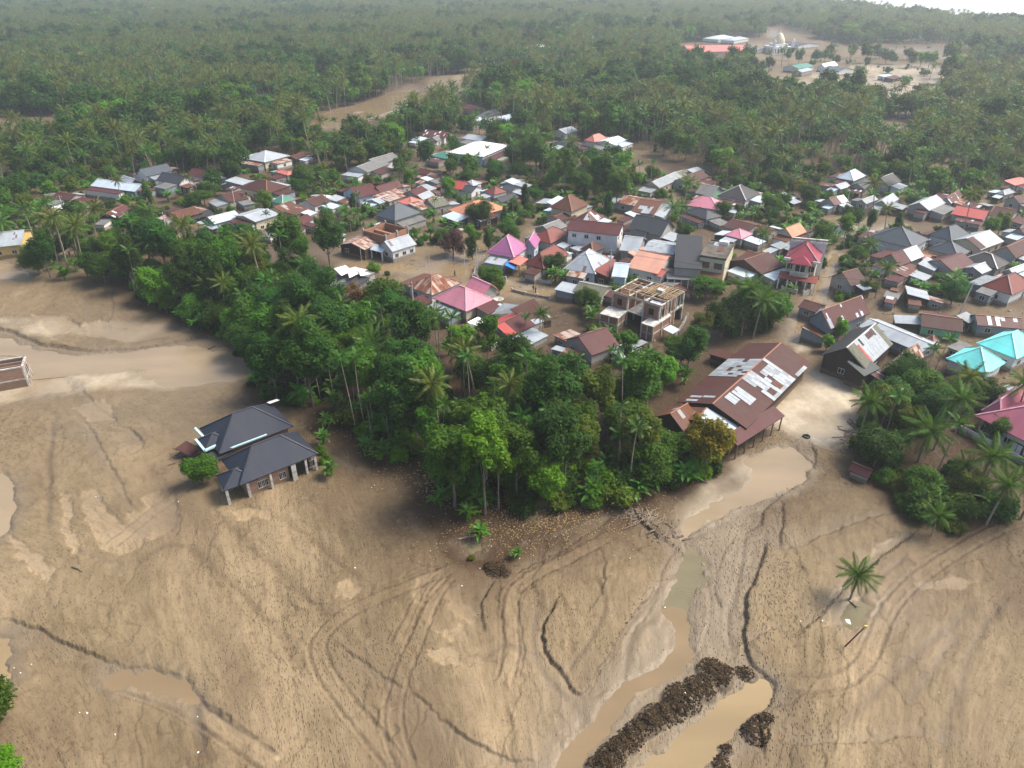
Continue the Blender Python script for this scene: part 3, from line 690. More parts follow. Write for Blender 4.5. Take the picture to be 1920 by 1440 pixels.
WNAME = {'stream': 'stream', 'left_pond': 'pond_water', 'corner_pond': 'pond_water', 'pond': 'pond_water', 'lower_pool': 'pool_water', 'shallow_run': 'stream_water', 'trench_water': 'trench_water', 'runnel': 'runnel_water', 'curved_pool': 'pool_water',
         'bank_pool': 'pool_water', 'palm_pool': 'pool_water', 'grove_puddle': 'puddle_water', 'street_water': 'street_water', 'river': 'river_water', 'flood': 'flood_water', 'yard_water': 'yard_water'}
def flat_poly(name, L, z, mat):
    bm = bmesh.new()
    vs = [bm.verts.new((p[0], p[1], z)) for p in L]
    es = [bm.edges.new((vs[i], vs[(i + 1) % len(vs)])) for i in range(len(vs))]
    bmesh.ops.triangle_fill(bm, use_beauty=True, edges=es)
    for f in bm.faces:
        if f.normal.z < 0: f.normal_flip()
    me = bpy.data.meshes.new(name); bm.to_mesh(me); bm.free(); me.materials.append(mat)
    return me
wi_ = 0
for k, polys in WPOLY.items():
    for L in polys:
        wi_ += 1; c = L.mean(0); grow = []
        n = len(L)
        ar = 0.5 * sum(L[i][0] * L[(i + 1) % n][1] - L[(i + 1) % n][0] * L[i][1] for i in range(n))
        for i in range(n):
            t = L[(i + 1) % n] - L[i - 1]; t = t / (np.hypot(*t) + 1e-9); nrm = np.array([t[1], -t[0]]) * (1 if ar > 0 else -1)
            grow.append(L[i] + nrm * 1.7)
        o = link(WNAME[k], flat_poly(WNAME[k], grow, WLEV - 0.035 + 0.004 * (wi_ % 9), M_WATER[WM[k]])); tag(o, kind="structure")
seap = [tuple(p) for p in cl] + [(9000, cl[-1, 1]), (9000, 12000), (-200, 12000), (cl[0, 0], cl[0, 1] + 900)]
seap = [(p[0], p[1] - 4) for p in seap]
o = link("sea_water", flat_poly("sea_water", seap, -0.5, M_WATER['sea'])); tag(o, kind="structure")
RM = {
 'maroon': roof_mat("maroon_sheeting", (0.115, 0.034, 0.033), rust=0.12, spec=0.35, rough=0.55),
 'brown': roof_mat("brown_sheeting", (0.095, 0.038, 0.031), rust=0.30, spec=0.35, rough=0.6),
 'rust': roof_mat("rusted_sheeting", (0.14, 0.055, 0.035), alt=(0.33, 0.31, 0.29), rustc=(0.20, 0.075, 0.03), rust=0.45, patch=0.25, rough=0.6),
 'ruststripe': roof_mat("striped_rusty_sheeting", (0.42, 0.34, 0.29), rustc=(0.23, 0.075, 0.035), rust=0.62, patch=0.0, rough=0.6),
 'maroonpatch': roof_mat("patched_maroon_sheeting", (0.125, 0.038, 0.033), alt=(0.50, 0.52, 0.54), rust=0.2, patch=0.32, rough=0.55),
 'silver': roof_mat("zinc_sheeting", (0.36, 0.40, 0.43), rustc=(0.20, 0.15, 0.12), rust=0.06, rough=0.42),
 'silverpatch': roof_mat("patched_zinc_sheeting", (0.36, 0.40, 0.43), alt=(0.22, 0.16, 0.15), rustc=(0.22, 0.11, 0.07), rust=0.18, patch=0.22, rough=0.45),
 'silverdark': roof_mat("dull_zinc_sheeting", (0.27, 0.30, 0.31), rustc=(0.14, 0.11, 0.09), rust=0.2, rough=0.5),
 'white': roof_mat("white_sheeting", (0.78, 0.78, 0.76), rust=0.0, rough=0.5, vary=0.06),
 'pale': roof_mat("pale_blue_sheeting", (0.43, 0.51, 0.56), rust=0.0, rough=0.42, vary=0.08),
 'grey': roof_mat("grey_sheeting", (0.21, 0.21, 0.20), rustc=(0.12, 0.10, 0.07), rust=0.25, rough=0.6),
 'slate': roof_mat("slate_sheeting", (0.052, 0.057, 0.066), rust=0.0, rough=0.5, tile=True, vary=0.12),
 'charcoal': roof_mat("charcoal_sheeting", (0.045, 0.045, 0.047), rustc=(0.08, 0.06, 0.05), rust=0.12, rough=0.55, vary=0.15),
 'navy': roof_mat("navy_tile_sheeting", (0.026, 0.034, 0.056), rust=0.0, rough=0.6, tile=True, vary=0.10),
 'bluegrey': roof_mat("blue_grey_sheeting", (0.075, 0.095, 0.115), rust=0.0, rough=0.45, tile=True, vary=0.1),
 'palegrey': roof_mat("pale_grey_sheeting", (0.36, 0.39, 0.42), rust=0.0, rough=0.45, vary=0.08),
 'teal': roof_mat("turquoise_sheeting", (0.20, 0.78, 0.72), rust=0.0, rough=0.45, vary=0.03),
 'green': roof_mat("green_sheeting", (0.07, 0.26, 0.19), rust=0.0, rough=0.5, vary=0.08),
 'purple': roof_mat("purple_sheeting", (0.36, 0.125, 0.26), rust=0.0, rough=0.45, vary=0.08),
 'pink': roof_mat("pink_sheeting", (0.50, 0.19, 0.245), rust=0.0, rough=0.5, vary=0.08),
 'rose': roof_mat("rose_tile_sheeting", (0.40, 0.12, 0.17), rust=0.0, rough=0.45, tile=True, vary=0.08),
 'wine': roof_mat("wine_red_sheeting", (0.28, 0.04, 0.065), rust=0.0, rough=0.4, vary=0.06),
 'red': roof_mat("red_sheeting", (0.40, 0.065, 0.055), rust=0.05, rough=0.5, vary=0.1),
 'brick': roof_mat("brick_red_sheeting", (0.24, 0.055, 0.04), rust=0.05, rough=0.5, vary=0.12),
 'orange': roof_mat("orange_sheeting", (0.50, 0.215, 0.12), rustc=(0.3, 0.12, 0.07), rust=0.1, rough=0.55, vary=0.12),
 'salmon': roof_mat("salmon_sheeting", (0.52, 0.27, 0.19), rustc=(0.33, 0.15, 0.1), rust=0.12, rough=0.55, vary=0.12),
 'coral': roof_mat("coral_sheeting", (0.55, 0.16, 0.13), rust=0.0, rough=0.5, vary=0.08),
 'moss': roof_mat("weathered_green_sheeting", (0.17, 0.17, 0.12), rustc=(0.10, 0.07, 0.04), rust=0.3, rough=0.6),
 'darkgreen': roof_mat("dark_green_sheeting", (0.035, 0.05, 0.048), rust=0.0, rough=0.5, vary=0.1),
 'blue': roof_mat("blue_tarpaulin", (0.03, 0.17, 0.50), rust=0.0, rough=0.4, vary=0.05),
}
WMT = {
 'white': wall_mat("white_plaster", (0.66, 0.66, 0.64)), 'cream': wall_mat("cream_plaster", (0.56, 0.50, 0.36)),
 'yellow': wall_mat("yellow_plaster", (0.58, 0.42, 0.15)), 'cement': wall_mat("bare_cement", (0.38, 0.365, 0.335)),
 'brickw': wall_mat("brick_masonry", (0.36, 0.17, 0.10), brick=True, stain=0.3), 'green': wall_mat("green_plaster", (0.22, 0.48, 0.28)),
 'pinkw': wall_mat("pink_plaster", (0.60, 0.40, 0.33)), 'wood': wall_mat("dark_boards", (0.075, 0.05, 0.042)), 'tin': wall_mat("tin_cladding", (0.26, 0.31, 0.34)),
 'bluew': wall_mat("pale_blue_plaster", (0.42, 0.52, 0.60)), 'palebrick': wall_mat("pale_brick_masonry", (0.42, 0.25, 0.17), brick=True, stain=0.3),
 'orangew': wall_mat("orange_plaster", (0.60, 0.36, 0.13)),
}
M_glass = plain_mat("window_glass", (0.02, 0.022, 0.025), 0.15, 0.05, spec=0.5)
M_frame = plain_mat("window_frame_paint", (0.62, 0.60, 0.56), 0.5)
M_dark = plain_mat("dark_opening", (0.018, 0.015, 0.013), 0.9)
M_wood = plain_mat("raw_timber", (0.40, 0.28, 0.16), 0.75, 0.25, 3)
M_oldwood = plain_mat("weathered_timber", (0.20, 0.15, 0.11), 0.85, 0.3, 3)
M_conc = plain_mat("concrete", (0.36, 0.34, 0.31), 0.85, 0.25, 1.2, bump=0.2)
M_paleconc = plain_mat("pale_concrete", (0.50, 0.48, 0.43), 0.85, 0.25, 0.9, bump=0.2)
M_white = plain_mat("white_paint", (0.74, 0.74, 0.72), 0.5, 0.1)
M_door = plain_mat("door_paint", (0.13, 0.085, 0.055), 0.5, 0.2)
M_ridge = {k: plain_mat(k + "_ridge_metal", c, 0.5, 0.1, spec=0.4) for k, c in dict(
    dark=(0.07, 0.075, 0.085), light=(0.50, 0.48, 0.46), maroon=(0.17, 0.07, 0.06), pale=(0.6, 0.62, 0.62), rusty=(0.33, 0.15, 0.08), pinkr=(0.6, 0.33, 0.38), teal=(0.35, 0.85, 0.8)).items()}
RIDGE_OF = dict(maroon='maroon', brown='rusty', rust='rusty', ruststripe='rusty', maroonpatch='rusty', silver='pale', silverpatch='pale', silverdark='pale', white='pale', pale='pale', grey='light', slate='dark',
                charcoal='light', navy='dark', bluegrey='dark', palegrey='pale', teal='teal', green='light', purple='pinkr', pink='pinkr', rose='pinkr', wine='maroon', red='maroon', brick='maroon', orange='rusty', salmon='rusty',
                coral='rusty', moss='light', darkgreen='dark', blue='dark')
def _win_meshes():
    f = MB()
    f.box(-0.65, 0.65, -0.05, 0.03, -0.68, -0.58); f.box(-0.65, 0.65, -0.04, 0.03, 0.58, 0.68)
    for x in (-0.65, -0.04, 0.57): f.box(x, x + 0.08, -0.04, 0.03, -0.58, 0.58)
    p = MB(); p.box(-0.57, 0.57, -0.015, 0.02, -0.58, 0.58)
    d = MB(); d.box(-0.45, 0.45, -0.03, 0.03, 0, 2.1); d.box(-0.53, -0.45, -0.05, 0.03, 0, 2.18, 1); d.box(0.45, 0.53, -0.05, 0.03, 0, 2.18, 1); d.box(-0.45, 0.45, -0.05, 0.03, 2.1, 2.18, 1)
    return f.mesh("window", M_frame), p.mesh("pane", M_glass), d.mesh("door", [M_door, M_frame])
ME_WIN, ME_PANE, ME_DOOR = _win_meshes()
def add_window(root, mw, w=1.3, h=1.36):
    """mw: world matrix of the opening centre, local -y looks outward"""
    o = link("window", ME_WIN, root); o.matrix_local = root_inv(root) @ mw @ Matrix.Diagonal((w / 1.3, 1, h / 1.36, 1))
    p = link("pane", ME_PANE, o)
    return o
def add_door(root, mw, w=0.9, h=2.1):
    o = link("door", ME_DOOR, root); o.matrix_local = root_inv(root) @ mw @ Matrix.Diagonal((w / 0.9, 1, h / 2.1, 1))
    return o
def root_inv(root):
    return (Matrix.Translation(root.location) @ Matrix.Rotation(root.rotation_euler[2], 4, 'Z')).inverted()
HOUSES = []         # footprints for planting: (centre, half x, half y, angle, top)
class Sec:
    """one rectangular block under one roof, read from three eave corners (left, near, right)"""
    def __init__(s, A, B, C, h):
        a, b, c = P(*A, h), P(*B, h), P(*C, h)
        s.set(b, c - b, a - b, h)
    def set(s, b, vc, va, h):
        if vc.x * va.y - vc.y * va.x < 0: vc, va = va, vc
        tc_, ta_ = math.atan2(vc.y, vc.x), math.atan2(va.y, va.x) - math.pi / 2
        while ta_ - tc_ > math.pi: ta_ -= 2 * math.pi
        while ta_ - tc_ < -math.pi: ta_ += 2 * math.pi
        wc, wa = vc.length, va.length
        th = (tc_ * wc + ta_ * wa) / (wc + wa)
        s.th = th; ux = Vector((math.cos(th), math.sin(th), 0)); uy = Vector((-math.sin(th), math.cos(th), 0))
        s.hx = max(1.0, vc.dot(ux) / 2); s.hy = max(1.0, va.dot(uy) / 2)
        mid = b + (vc + va) / 2
        s.c = Vector((mid.x, mid.y, 0)); s.h = h
        s.m = Matrix.Translation(s.c) @ Matrix.Rotation(th, 4, 'Z')
def flip(s):
    """the same block seen from its left front: local -y becomes the side between the left and near corners"""
    s.th -= math.pi / 2; s.hx, s.hy = s.hy, s.hx
    s.m = Matrix.Translation(s.c) @ Matrix.Rotation(s.th, 4, 'Z'); return s
def slope_uv(pts, e0, e1):
    """uv of a roof facet: u along the eave e0->e1, v up the slope"""
    e0, e1 = Vector(e0), Vector(e1); d = (e1 - e0).normalized()
    out = []
    for p in pts:
        p = Vector(p); u = (p - e0).dot(d); w = (p - e0) - d * u
        out.append((u, w.length))
    return out
def roof_facets(s, kind, ridge, rise):
    hx, hy, h = s.hx, s.hy, s.h
    c = [(-hx, -hy, h), (hx, -hy, h), (hx, hy, h), (-hx, hy, h)]
    t = h + rise
    if kind == 'hip':
        if hx >= hy: r0, r1 = (-(hx - hy) , 0, t), (hx - hy, 0, t)
        else: r0, r1 = (0, -(hy - hx), t), (0, hy - hx, t)
        if abs(hx - hy) < 0.6:
            ap = (0, 0, t); F = [[c[i], c[(i + 1) % 4], ap] for i in range(4)]; RL = [(c[i], ap) for i in range(4)]
        elif hx > hy:
            F = [[c[0], c[1], r1, r0], [c[1], c[2], r1], [c[2], c[3], r0, r1], [c[3], c[0], r0]]
            RL = [(r0, r1), (c[0], r0), (c[3], r0), (c[1], r1), (c[2], r1)]
        else:
            F = [[c[0], c[1], r0], [c[1], c[2], r1, r0], [c[2], c[3], r1], [c[3], c[0], r0, r1]]
            RL = [(r0, r1), (c[0], r0), (c[1], r0), (c[2], r1), (c[3], r1)]
    elif kind == 'gable':
        if ridge == 'x':
            r0, r1 = (-hx, 0, t), (hx, 0, t); F = [[c[0], c[1], r1, r0], [c[2], c[3], r0, r1]]
        else:
            r0, r1 = (0, -hy, t), (0, hy, t); F = [[c[1], c[2], r1, r0], [c[3], c[0], r0, r1]]
        RL = [(r0, r1)]
    elif kind == 'shed':       # ridge tells the high side: +x -x +y -y
        up = {'+x': (1, 2), '-x': (0, 3), '+y': (2, 3), '-y': (0, 1)}[ridge]
        cc = [(p[0], p[1], p[2] + (rise if i in up else 0)) for i, p in enumerate(c)]
        st = {'+x': 3, '-x': 1, '+y': 0, '-y': 2}[ridge]
        F = [[cc[(st + i) % 4] for i in range(4)]]; RL = []
    else:                      # flat slab
        F = [c]; RL = []
    return F, RL
def slab_mesh(F, thick, name, mats):
    """facets given a real thickness, closed at the rim"""
    mb = MB(); edges = {}
    key = lambda p: (round(p[0], 3), round(p[1], 3), round(p[2], 3))
    for f in F:
        mb.poly(f, slope_uv(f, f[0], f[1]))
        lo = [(p[0], p[1], p[2] - thick) for p in f][::-1]
        mb.poly(lo, slope_uv(lo, lo[0], lo[1]))
        for i in range(len(f)):
            a, b = f[i], f[(i + 1) % len(f)]
            edges.setdefault(frozenset((key(a), key(b))), []).append((a, b))
    for e in edges.values():
        if len(e) == 1:
            a, b = e[0]
            mb.poly([(a[0], a[1], a[2] - thick), (b[0], b[1], b[2] - thick), b, a], [(0, 0), (1, 0), (1, thick), (0, thick)])
    return mb.mesh(name, mats)
def ml(o, root, m):
    o.matrix_local = root_inv(root) @ m
    return o
def add_section(root, s, kind, ridge, rise, rk, wk, inset=0.45, wins=True, base=-0.4, ridges=True, thick=0.13, winspec=None, reg=True, doors=0, rng=None, overlap=0.0):
    F, RL = roof_facets(s, kind, ridge, rise)
    ro = link("roof", slab_mesh(F, thick, "roof", RM[rk] if isinstance(rk, str) else rk), root); ml(ro, root, s.m)
    if ridges and RL:
        mb = MB()
        for a, b in RL: mb.bar((a[0], a[1], a[2] + 0.04), (b[0], b[1], b[2] + 0.04), 0.26, 0.08)
        link("ridge_cap", mb.mesh("ridge_cap", M_ridge[RIDGE_OF.get(rk, 'light')]), ro)
    if wk:
        hx, hy, h = s.hx - inset, s.hy - inset, s.h - thick * 0.5
        k = {'hip': 0, 'gable': 1, 'shed': 2}.get(kind, 0)
        mb = MB()
        c = [(-hx, -hy), (hx, -hy), (hx, hy), (-hx, hy)]
        def top(x, y):
            if kind == 'gable':
                return s.h - thick + rise * (1 - (abs(y) / s.hy if ridge == 'x' else abs(x) / s.hx)) - 0.02
            if kind == 'shed':
                t_ = {'+x': (x / s.hx + 1) / 2, '-x': (1 - x / s.hx) / 2, '+y': (y / s.hy + 1) / 2, '-y': (1 - y / s.hy) / 2}[ridge]
                return s.h - thick + rise * t_ - 0.02
            if kind == 'hip': return s.h - thick + rise * min(1.0, inset / max(0.5, min(s.hx, s.hy))) * 0.9
            return s.h - thick
        for i in range(4):
            a, b = c[i], c[(i + 1) % 4]; L = math.hypot(b[0] - a[0], b[1] - a[1])
            pts = [(a[0], a[1], base), (b[0], b[1], base), (b[0], b[1], top(*b))]
            uv = [(0, base), (L, base), (L, top(*b))]
            if kind == 'gable' and ((ridge == 'x' and i in (1, 3)) or (ridge == 'y' and i in (0, 2))):
                mx, my = (a[0] + b[0]) / 2, (a[1] + b[1]) / 2
                pts.append((mx, my, top(mx, my))); uv.append((L / 2, top(mx, my)))
            pts.append((a[0], a[1], top(*a))); uv.append((0, top(*a)))
            mb.poly(pts, uv)
        ml(link("wall", mb.mesh("wall", WMT[wk]), root), root, s.m)
        if wins and s.h > 1.9:
            rg = rng or random.Random(int(s.c.x * 7 + s.c.y * 13))
            for side, (L, off) in (('y', (2 * hx, -hy)), ('x', (2 * hy, -hx))):
                n = max(1, int(L / 3.4)) if winspec is None else winspec.get(side, 0)
                for i in range(n):
                    t = -L / 2 + L * (i + 0.5) / n
                    if winspec is None and rg.random() < 0.25: continue
                    for fl in range(1 if s.h < 5.5 else 2):
                        zc = (1.65 if s.h > 2.6 else s.h - 0.95) + fl * 3.3
                        if side == 'y': mw = s.m @ Matrix.Translation((t, off - 0.012, zc))
                        else: mw = s.m @ Matrix.Translation((off - 0.012, t, zc)) @ Matrix.Rotation(-math.pi / 2, 4, 'Z')
                        if fl == 0 and (i == n // 2) and side == 'y' and doors: add_door(root, s.m @ Matrix.Translation((t, off - 0.012, 0.0)))
                        else: add_window(root, mw, 1.25, 1.15 if s.h > 2.6 else 0.8)
    if reg: HOUSES.append((s.c.copy(), s.hx, s.hy, s.th, s.h + rise, s))
    return ro
def columns(root, s, spots, h, r=0.16, mat=None, base=-0.3, name="column"):
    mb = MB(); mb.box(-r, r, -r, r, base, h)
    me = mb.mesh(name, mat or M_white)
    for x, y in spots: ml(link(name, me, root), root, s.m @ Matrix.Translation((x, y, 0)))
def sheets(root, ro, s, kind, ridge, rise, side, u0, u1, v0, v1, mat, rng, keep=1.0, lift=0.06, w=0.82, l=1.8, shared={}):
    """single corrugated sheets laid over a slope; u along the ridge, v from eave (0) to ridge (1); side +1/-1"""
    if ridge == 'x': run = s.hy; ln = s.hx
    else: run = s.hx; ln = s.hy
    slope_len = math.hypot(run, rise)
    nu = max(1, int(round((u1 - u0) * 2 * ln / w))); nv = max(1, int(round((v1 - v0) * slope_len / l)))
    key = (round((u1 - u0) * 2 * ln / nu, 2), round((v1 - v0) * slope_len / nv, 2), mat)
    if key not in shared:
        mb = MB(); a, b_ = key[0] / 2 - 0.02, key[1] / 2 + 0.05
        mb.box(-a, a, -b_, b_, -0.015, 0.015)
        shared[key] = mb.mesh("roof_sheet", RM[mat] if isinstance(mat, str) else mat)
    me = shared[key]
    for i in range(nu):
        for j in range(nv):
            if rng.random() > keep: continue
            uu = -ln + 2 * ln * (u0 + (u1 - u0) * (i + 0.5) / nu); vv = v0 + (v1 - v0) * (j + 0.5) / nv
            z = s.h + rise * vv + lift + 0.012 * (j % 2) + 0.01 * (i % 2)
            d = run * (1 - vv)
            tilt = math.atan2(rise, run)
            if ridge == 'x': mm = Matrix.Translation((uu, side * d, z)) @ Matrix.Rotation(-side * tilt, 4, 'X')
            else: mm = Matrix.Translation((side * d, uu, z)) @ Matrix.Rotation(side * tilt, 4, 'Y') @ Matrix.Rotation(math.pi / 2, 4, 'Z')
            mm = mm @ Matrix.Rotation(rng.uniform(-0.012, 0.012), 4, 'Z')
            o = link("roof_sheet", me, root); ml(o, root, s.m @ mm)
X, Y = 'x', 'y'
HD = [
 ("house", [((184, 347), (252, 363), (268, 351), 3.2, 'gable', Y, 1.6, 'pale', 'tin'), ((224, 337), (246, 344), (262, 340), 3.0, 'gable', Y, 1.2, 'silver', None)], "long pale silver roof house at the village's left end, trees on three sides"),
 ("house", [((257, 326), (272, 332), (322, 320), 3.6, 'gable', X, 2.2, 'bluegrey', 'white')], "white house with steep slate roof just behind the white gabled one"),
 ("house", [((291, 338), (336, 346), (366, 338), 3.6, 'gable', Y, 2.2, 'slate', 'white')], "white gable-ended house with dark slate roof, brightest wall at the village's upper left"),
 ("house", [((352, 328), (388, 335), (410, 327), 3.0, 'gable', Y, 1.8, 'maroon', 'white')], "small maroon and slate roofed house with white gable facing right, upper left"),
 ("shed", [((430, 343), (455, 349), (466, 340), 2.8, 'shed', '+y', 1.0, 'silver', 'tin')], "silver lean-to roof wedged beside the big brown hipped house"),
 ("house", [((452, 352), (500, 364), (539, 350), 3.4, 'hip', X, 2.6, 'brown', 'cream')], "cream house under a big brown hipped roof below the grey pyramid roof"),
 ("house", [((412, 367), (426, 382), (459, 372), 2.6, 'gable', X, 1.6, 'brown', 'cream')], "small brown gabled house with green field behind it at upper left"),
 ("shed", [((62, 372), (78, 379), (96, 370), 2.4, 'gable', Y, 1.0, 'maroon', 'wood')], "small dark red shed among palms at far left of the village"),
 ("house", [((108, 370), (128, 380), (148, 368), 2.8, 'gable', Y, 1.3, 'brown', 'cement')], "brown roofed house among palms, next to the dark red shed"),
 ("shed", [((105, 388), (122, 394), (136, 384), 2.4, 'flat', X, 0, 'white', 'wood')], "little white flat roofed kiosk below the brown roof among palms"),
 ("shed", [((196, 406), (222, 412), (240, 394), 2.8, 'gable', X, 1.4, 'maroonpatch', 'wood')], "maroon shed with a silver patch beside the largest dark round tree"),
 ("shed", [((312, 402), (334, 412), (378, 398), 2.4, 'gable', X, 1.2, 'rust', 'wood'), ((345, 410), (352, 416), (398, 400), 1.6, 'shed', '+y', 0.6, 'charcoal', None)], "collapsed rusty red roof with black lean-to beside the left flooded street"),
 ("house", [((388, 412), (400, 422), (446, 407), 3.0, 'gable', X, 1.4, 'pale', 'tin'), ((374, 420), (396, 432), (412, 425), 2.2, 'shed', '+y', 0.6, 'silver', None)], "pale zinc roofed shop with low porch at the left flooded street"),
 ("warehouse", [((440, 404), (478, 417), (522, 402), 4.0, 'gable', X, 0.8, 'palegrey', 'cream')], "long low tan walled warehouse with flat grey roof above the grove"),
 ("school", [((-60, 470), (36, 458), (66, 428), 3.6, 'gable', Y, 2.0, 'silverpatch', 'yellow')], "yellow and green school with striped zinc roof cut by the left frame"),
 ("house", [((462, 297), (496, 306), (537, 292), 3.6, 'hip', X, 2.6, 'palegrey', 'cream')], "cream house with grey pyramid roof standing alone at the forest edge"),
 ("shed", [((540, 296), (556, 300), (572, 292), 2.6, 'gable', X, 1.0, 'brown', 'wood')], "little brown shed right of the grey pyramid roof"),
 ("shed", [((524, 322), (536, 331), (547, 325), 2.6, 'hip', X, 0.9, 'coral', 'cement')], "small coral red roof beside a round green tree, upper left"),
 ("house", [((665, 317), (692, 327), (718, 308), 3.4, 'gable', X, 1.6, 'grey', 'white'), ((688, 305), (706, 312), (742, 297), 3.9, 'gable', X, 1.7, 'grey', 'white')], "grey stepped row house with white walls in the trees above the village"),
 ("house", [((875, 259), (902, 267), (915, 259), 3.2, 'gable', Y, 1.2, 'palegrey', 'cement')], "grey zinc roof immediately behind the large white roof"),
 ("house", [((859, 284), (912, 299), (935, 274), 4.4, 'hip', X, 2.4, 'white', 'bluew')], "large house with brilliant white hipped roof near the top middle"),
 ("house", [((811, 292), (840, 300), (864, 291), 3.0, 'hip', X, 1.8, 'green', 'cement')], "green hipped roof house left of the brilliant white roof"),
 ("house", [((797, 254), (836, 261), (845, 252), 3.4, 'gable', Y, 1.8, 'maroonpatch', 'white')], "striped brown and white roof house upslope of the green roof"),
 ("shed", [((779, 261), (788, 266), (798, 260), 2.8, 'hip', X, 1.0, 'pale', 'white')], "small pale roof left below the striped brown roof"),
 ("shed", [((810, 262), (821, 266), (830, 259), 2.8, 'gable', X, 1.2, 'grey', 'white')], "small grey gable right below the striped brown roof"),
 ("house", [((868, 225), (884, 235), (914, 226), 3.4, 'hip', X, 2.0, 'pale', 'white')], "blue-grey hipped roof in the upper hamlet beyond the grove"),
 ("house", [((904, 217), (918, 222), (928, 212), 3.4, 'gable', X, 1.8, 'slate', 'white')], "slate gable at the right of the upper hamlet"),
 ("house", [((872, 203), (888, 208), (904, 202), 3.0, 'gable', Y, 1.4, 'maroon', 'cement')], "maroon roof at the back of the upper hamlet"),
 ("shed", [((943, 224), (953, 229), (964, 221), 3.0, 'shed', '+y', 1.2, 'pale', 'white')], "pale lean-to roof alone right of the upper hamlet"),
 ("house", [((1043, 246), (1062, 253), (1076, 245), 3.2, 'gable', X, 1.5, 'silver', 'white')], "pale grey roof left of the small red pyramid roof"),
 ("house", [((1103, 263), (1116, 268), (1131, 259), 3.2, 'hip', X, 2.2, 'coral', 'white')], "small red pyramid roof in trees above the village's centre"),
 ("house", [((1120, 266), (1150, 271), (1173, 262), 3.0, 'gable', X, 1.2, 'white', 'white')], "white roof right behind the small red pyramid roof"),
 ("house", [((1046, 268), (1060, 277), (1073, 269), 3.0, 'hip', X, 1.5, 'slate', 'cream')], "slate hipped roof under trees above the village's centre"),
 ("shed", [((1096, 272), (1108, 277), (1122, 271), 2.6, 'gable', Y, 1.0, 'slate', 'cement')], "slate shed in front of the small red pyramid roof"),
 ("house", [((646, 360), (672, 373), (708, 361), 3.2, 'gable', X, 2.2, 'maroon', 'bluew')], "maroon roof house with pale blue gable, centre left of the village"),
 ("house", [((700, 358), (714, 364), (752, 350), 3.0, 'gable', X, 1.9, 'maroon', 'cement')], "maroon roof directly right of the pale blue gable"),
 ("shed", [((706, 371), (730, 380), (766, 364), 2.6, 'shed', '+y', 0.8, 'ruststripe', 'cement')], "long rust-streaked lean-to below the twin maroon roofs"),
 ("shed", [((690, 376), (712, 384), (736, 372), 2.4, 'gable', X, 0.8, 'silverpatch', 'cement')], "patchy zinc and blue shed above the navy hipped house"),
 ("house", [((762, 363), (784, 371), (797, 359), 2.8, 'gable', X, 1.4, 'maroon', 'cement')], "dark maroon roof right of the rust-streaked lean-to"),
 ("shed", [((780, 371), (795, 377), (809, 366), 2.6, 'gable', X, 1.2, 'silver', 'brickw')], "zinc gable on brick beside the coral roof"),
 ("shed", [((786, 354), (802, 360), (815, 353), 2.6, 'shed', '+y', 0.7, 'silverpatch', 'cement')], "zinc sheets heaped on a shed left of the red roof"),
 ("house", [((830, 350), (868, 357), (880, 346), 3.2, 'gable', Y, 1.9, 'red', 'white')], "red roofed house left of the orange hipped roof, bananas behind"),
 ("shed", [((870, 345), (888, 350), (901, 343), 2.8, 'hip', X, 1.2, 'palegrey', 'white')], "small pale pyramid roof behind the red roof"),
 ("shed", [((868, 357), (886, 363), (899, 352), 2.8, 'gable', Y, 1.2, 'slate', 'white')], "slate lean-to at the right end of the red roof"),
 ("shed", [((785, 324), (800, 330), (812, 323), 2.6, 'gable', Y, 1.2, 'maroon', 'cement')], "small maroon shed alone in trees above the red roof"),
 ("shed", [((792, 336), (802, 341), (810, 336), 2.4, 'shed', '+y', 0.5, 'pale', 'cement')], "tiny pale shed below the lone maroon shed in trees"),
 ("house", [((567, 380), (590, 390), (613, 377), 2.8, 'gable', X, 1.5, 'brown', 'white')], "dark brown roof left of the palm grove in the village"),
 ("shed", [((594, 370), (610, 377), (622, 369), 2.6, 'flat', X, 0, 'white', 'white')], "white flat roof behind the dark brown roof"),
 ("shed", [((620, 374), (632, 380), (640, 371), 2.6, 'shed', '+y', 0.5, 'silver', 'cement')], "small zinc roof beside the palms, right of the white flat roof"),
 ("house", [((512, 378), (530, 384), (551, 374), 3.0, 'hip', X, 1.9, 'green', 'white')], "grey-green pyramid roof above the tan warehouse"),
 ("house", [((508, 393), (533, 402), (553, 388), 2.8, 'gable', X, 1.4, 'rust', 'cream')], "rust patched roof between the tan warehouse and the grey-green pyramid roof"),
 ("shed", [((540, 400), (556, 406), (578, 392), 2.4, 'shed', '+y', 0.7, 'rust', 'cement')], "rusty lean-to among bananas right of the tan warehouse"),
 ("shed", [((438, 368), (448, 377), (460, 368), 2.6, 'gable', Y, 1.3, 'brown', 'cream')], "brown roof corner beside the road strip, upper left"),
 ("house", [((511, 428), (534, 440), (547, 422), 2.6, 'gable', X, 1.4, 'maroon', 'wood')], "maroon roof half hidden by the dark trees of the grove, left one"),
 ("shed", [((553, 417), (571, 424), (580, 411), 2.6, 'gable', X, 1.2, 'maroon', 'white')], "maroon roof half hidden by the grove, right one with white wall"),
 ("shed", [((620, 442), (634, 449), (642, 440), 2.6, 'shed', '+y', 0.5, 'silver', 'white')], "tiny zinc roofed hut at the left end of the brown puddle"),
 ("house", [((701, 403), (740, 414), (791, 398), 4.2, 'hip', X, 3.2, 'bluegrey', 'cement')], "large navy-grey hipped roof house behind the brick shell"),
 ("house", [((752, 378), (770, 388), (788, 377), 3.2, 'hip', X, 1.6, 'coral', 'cement')], "coral red hipped roof beyond the navy-grey hipped house"),
 ("shed", [((773, 386), (790, 396), (804, 388), 2.8, 'shed', '+y', 0.9, 'ruststripe', 'cement')], "rust striped lean-to right of the navy-grey hipped house"),
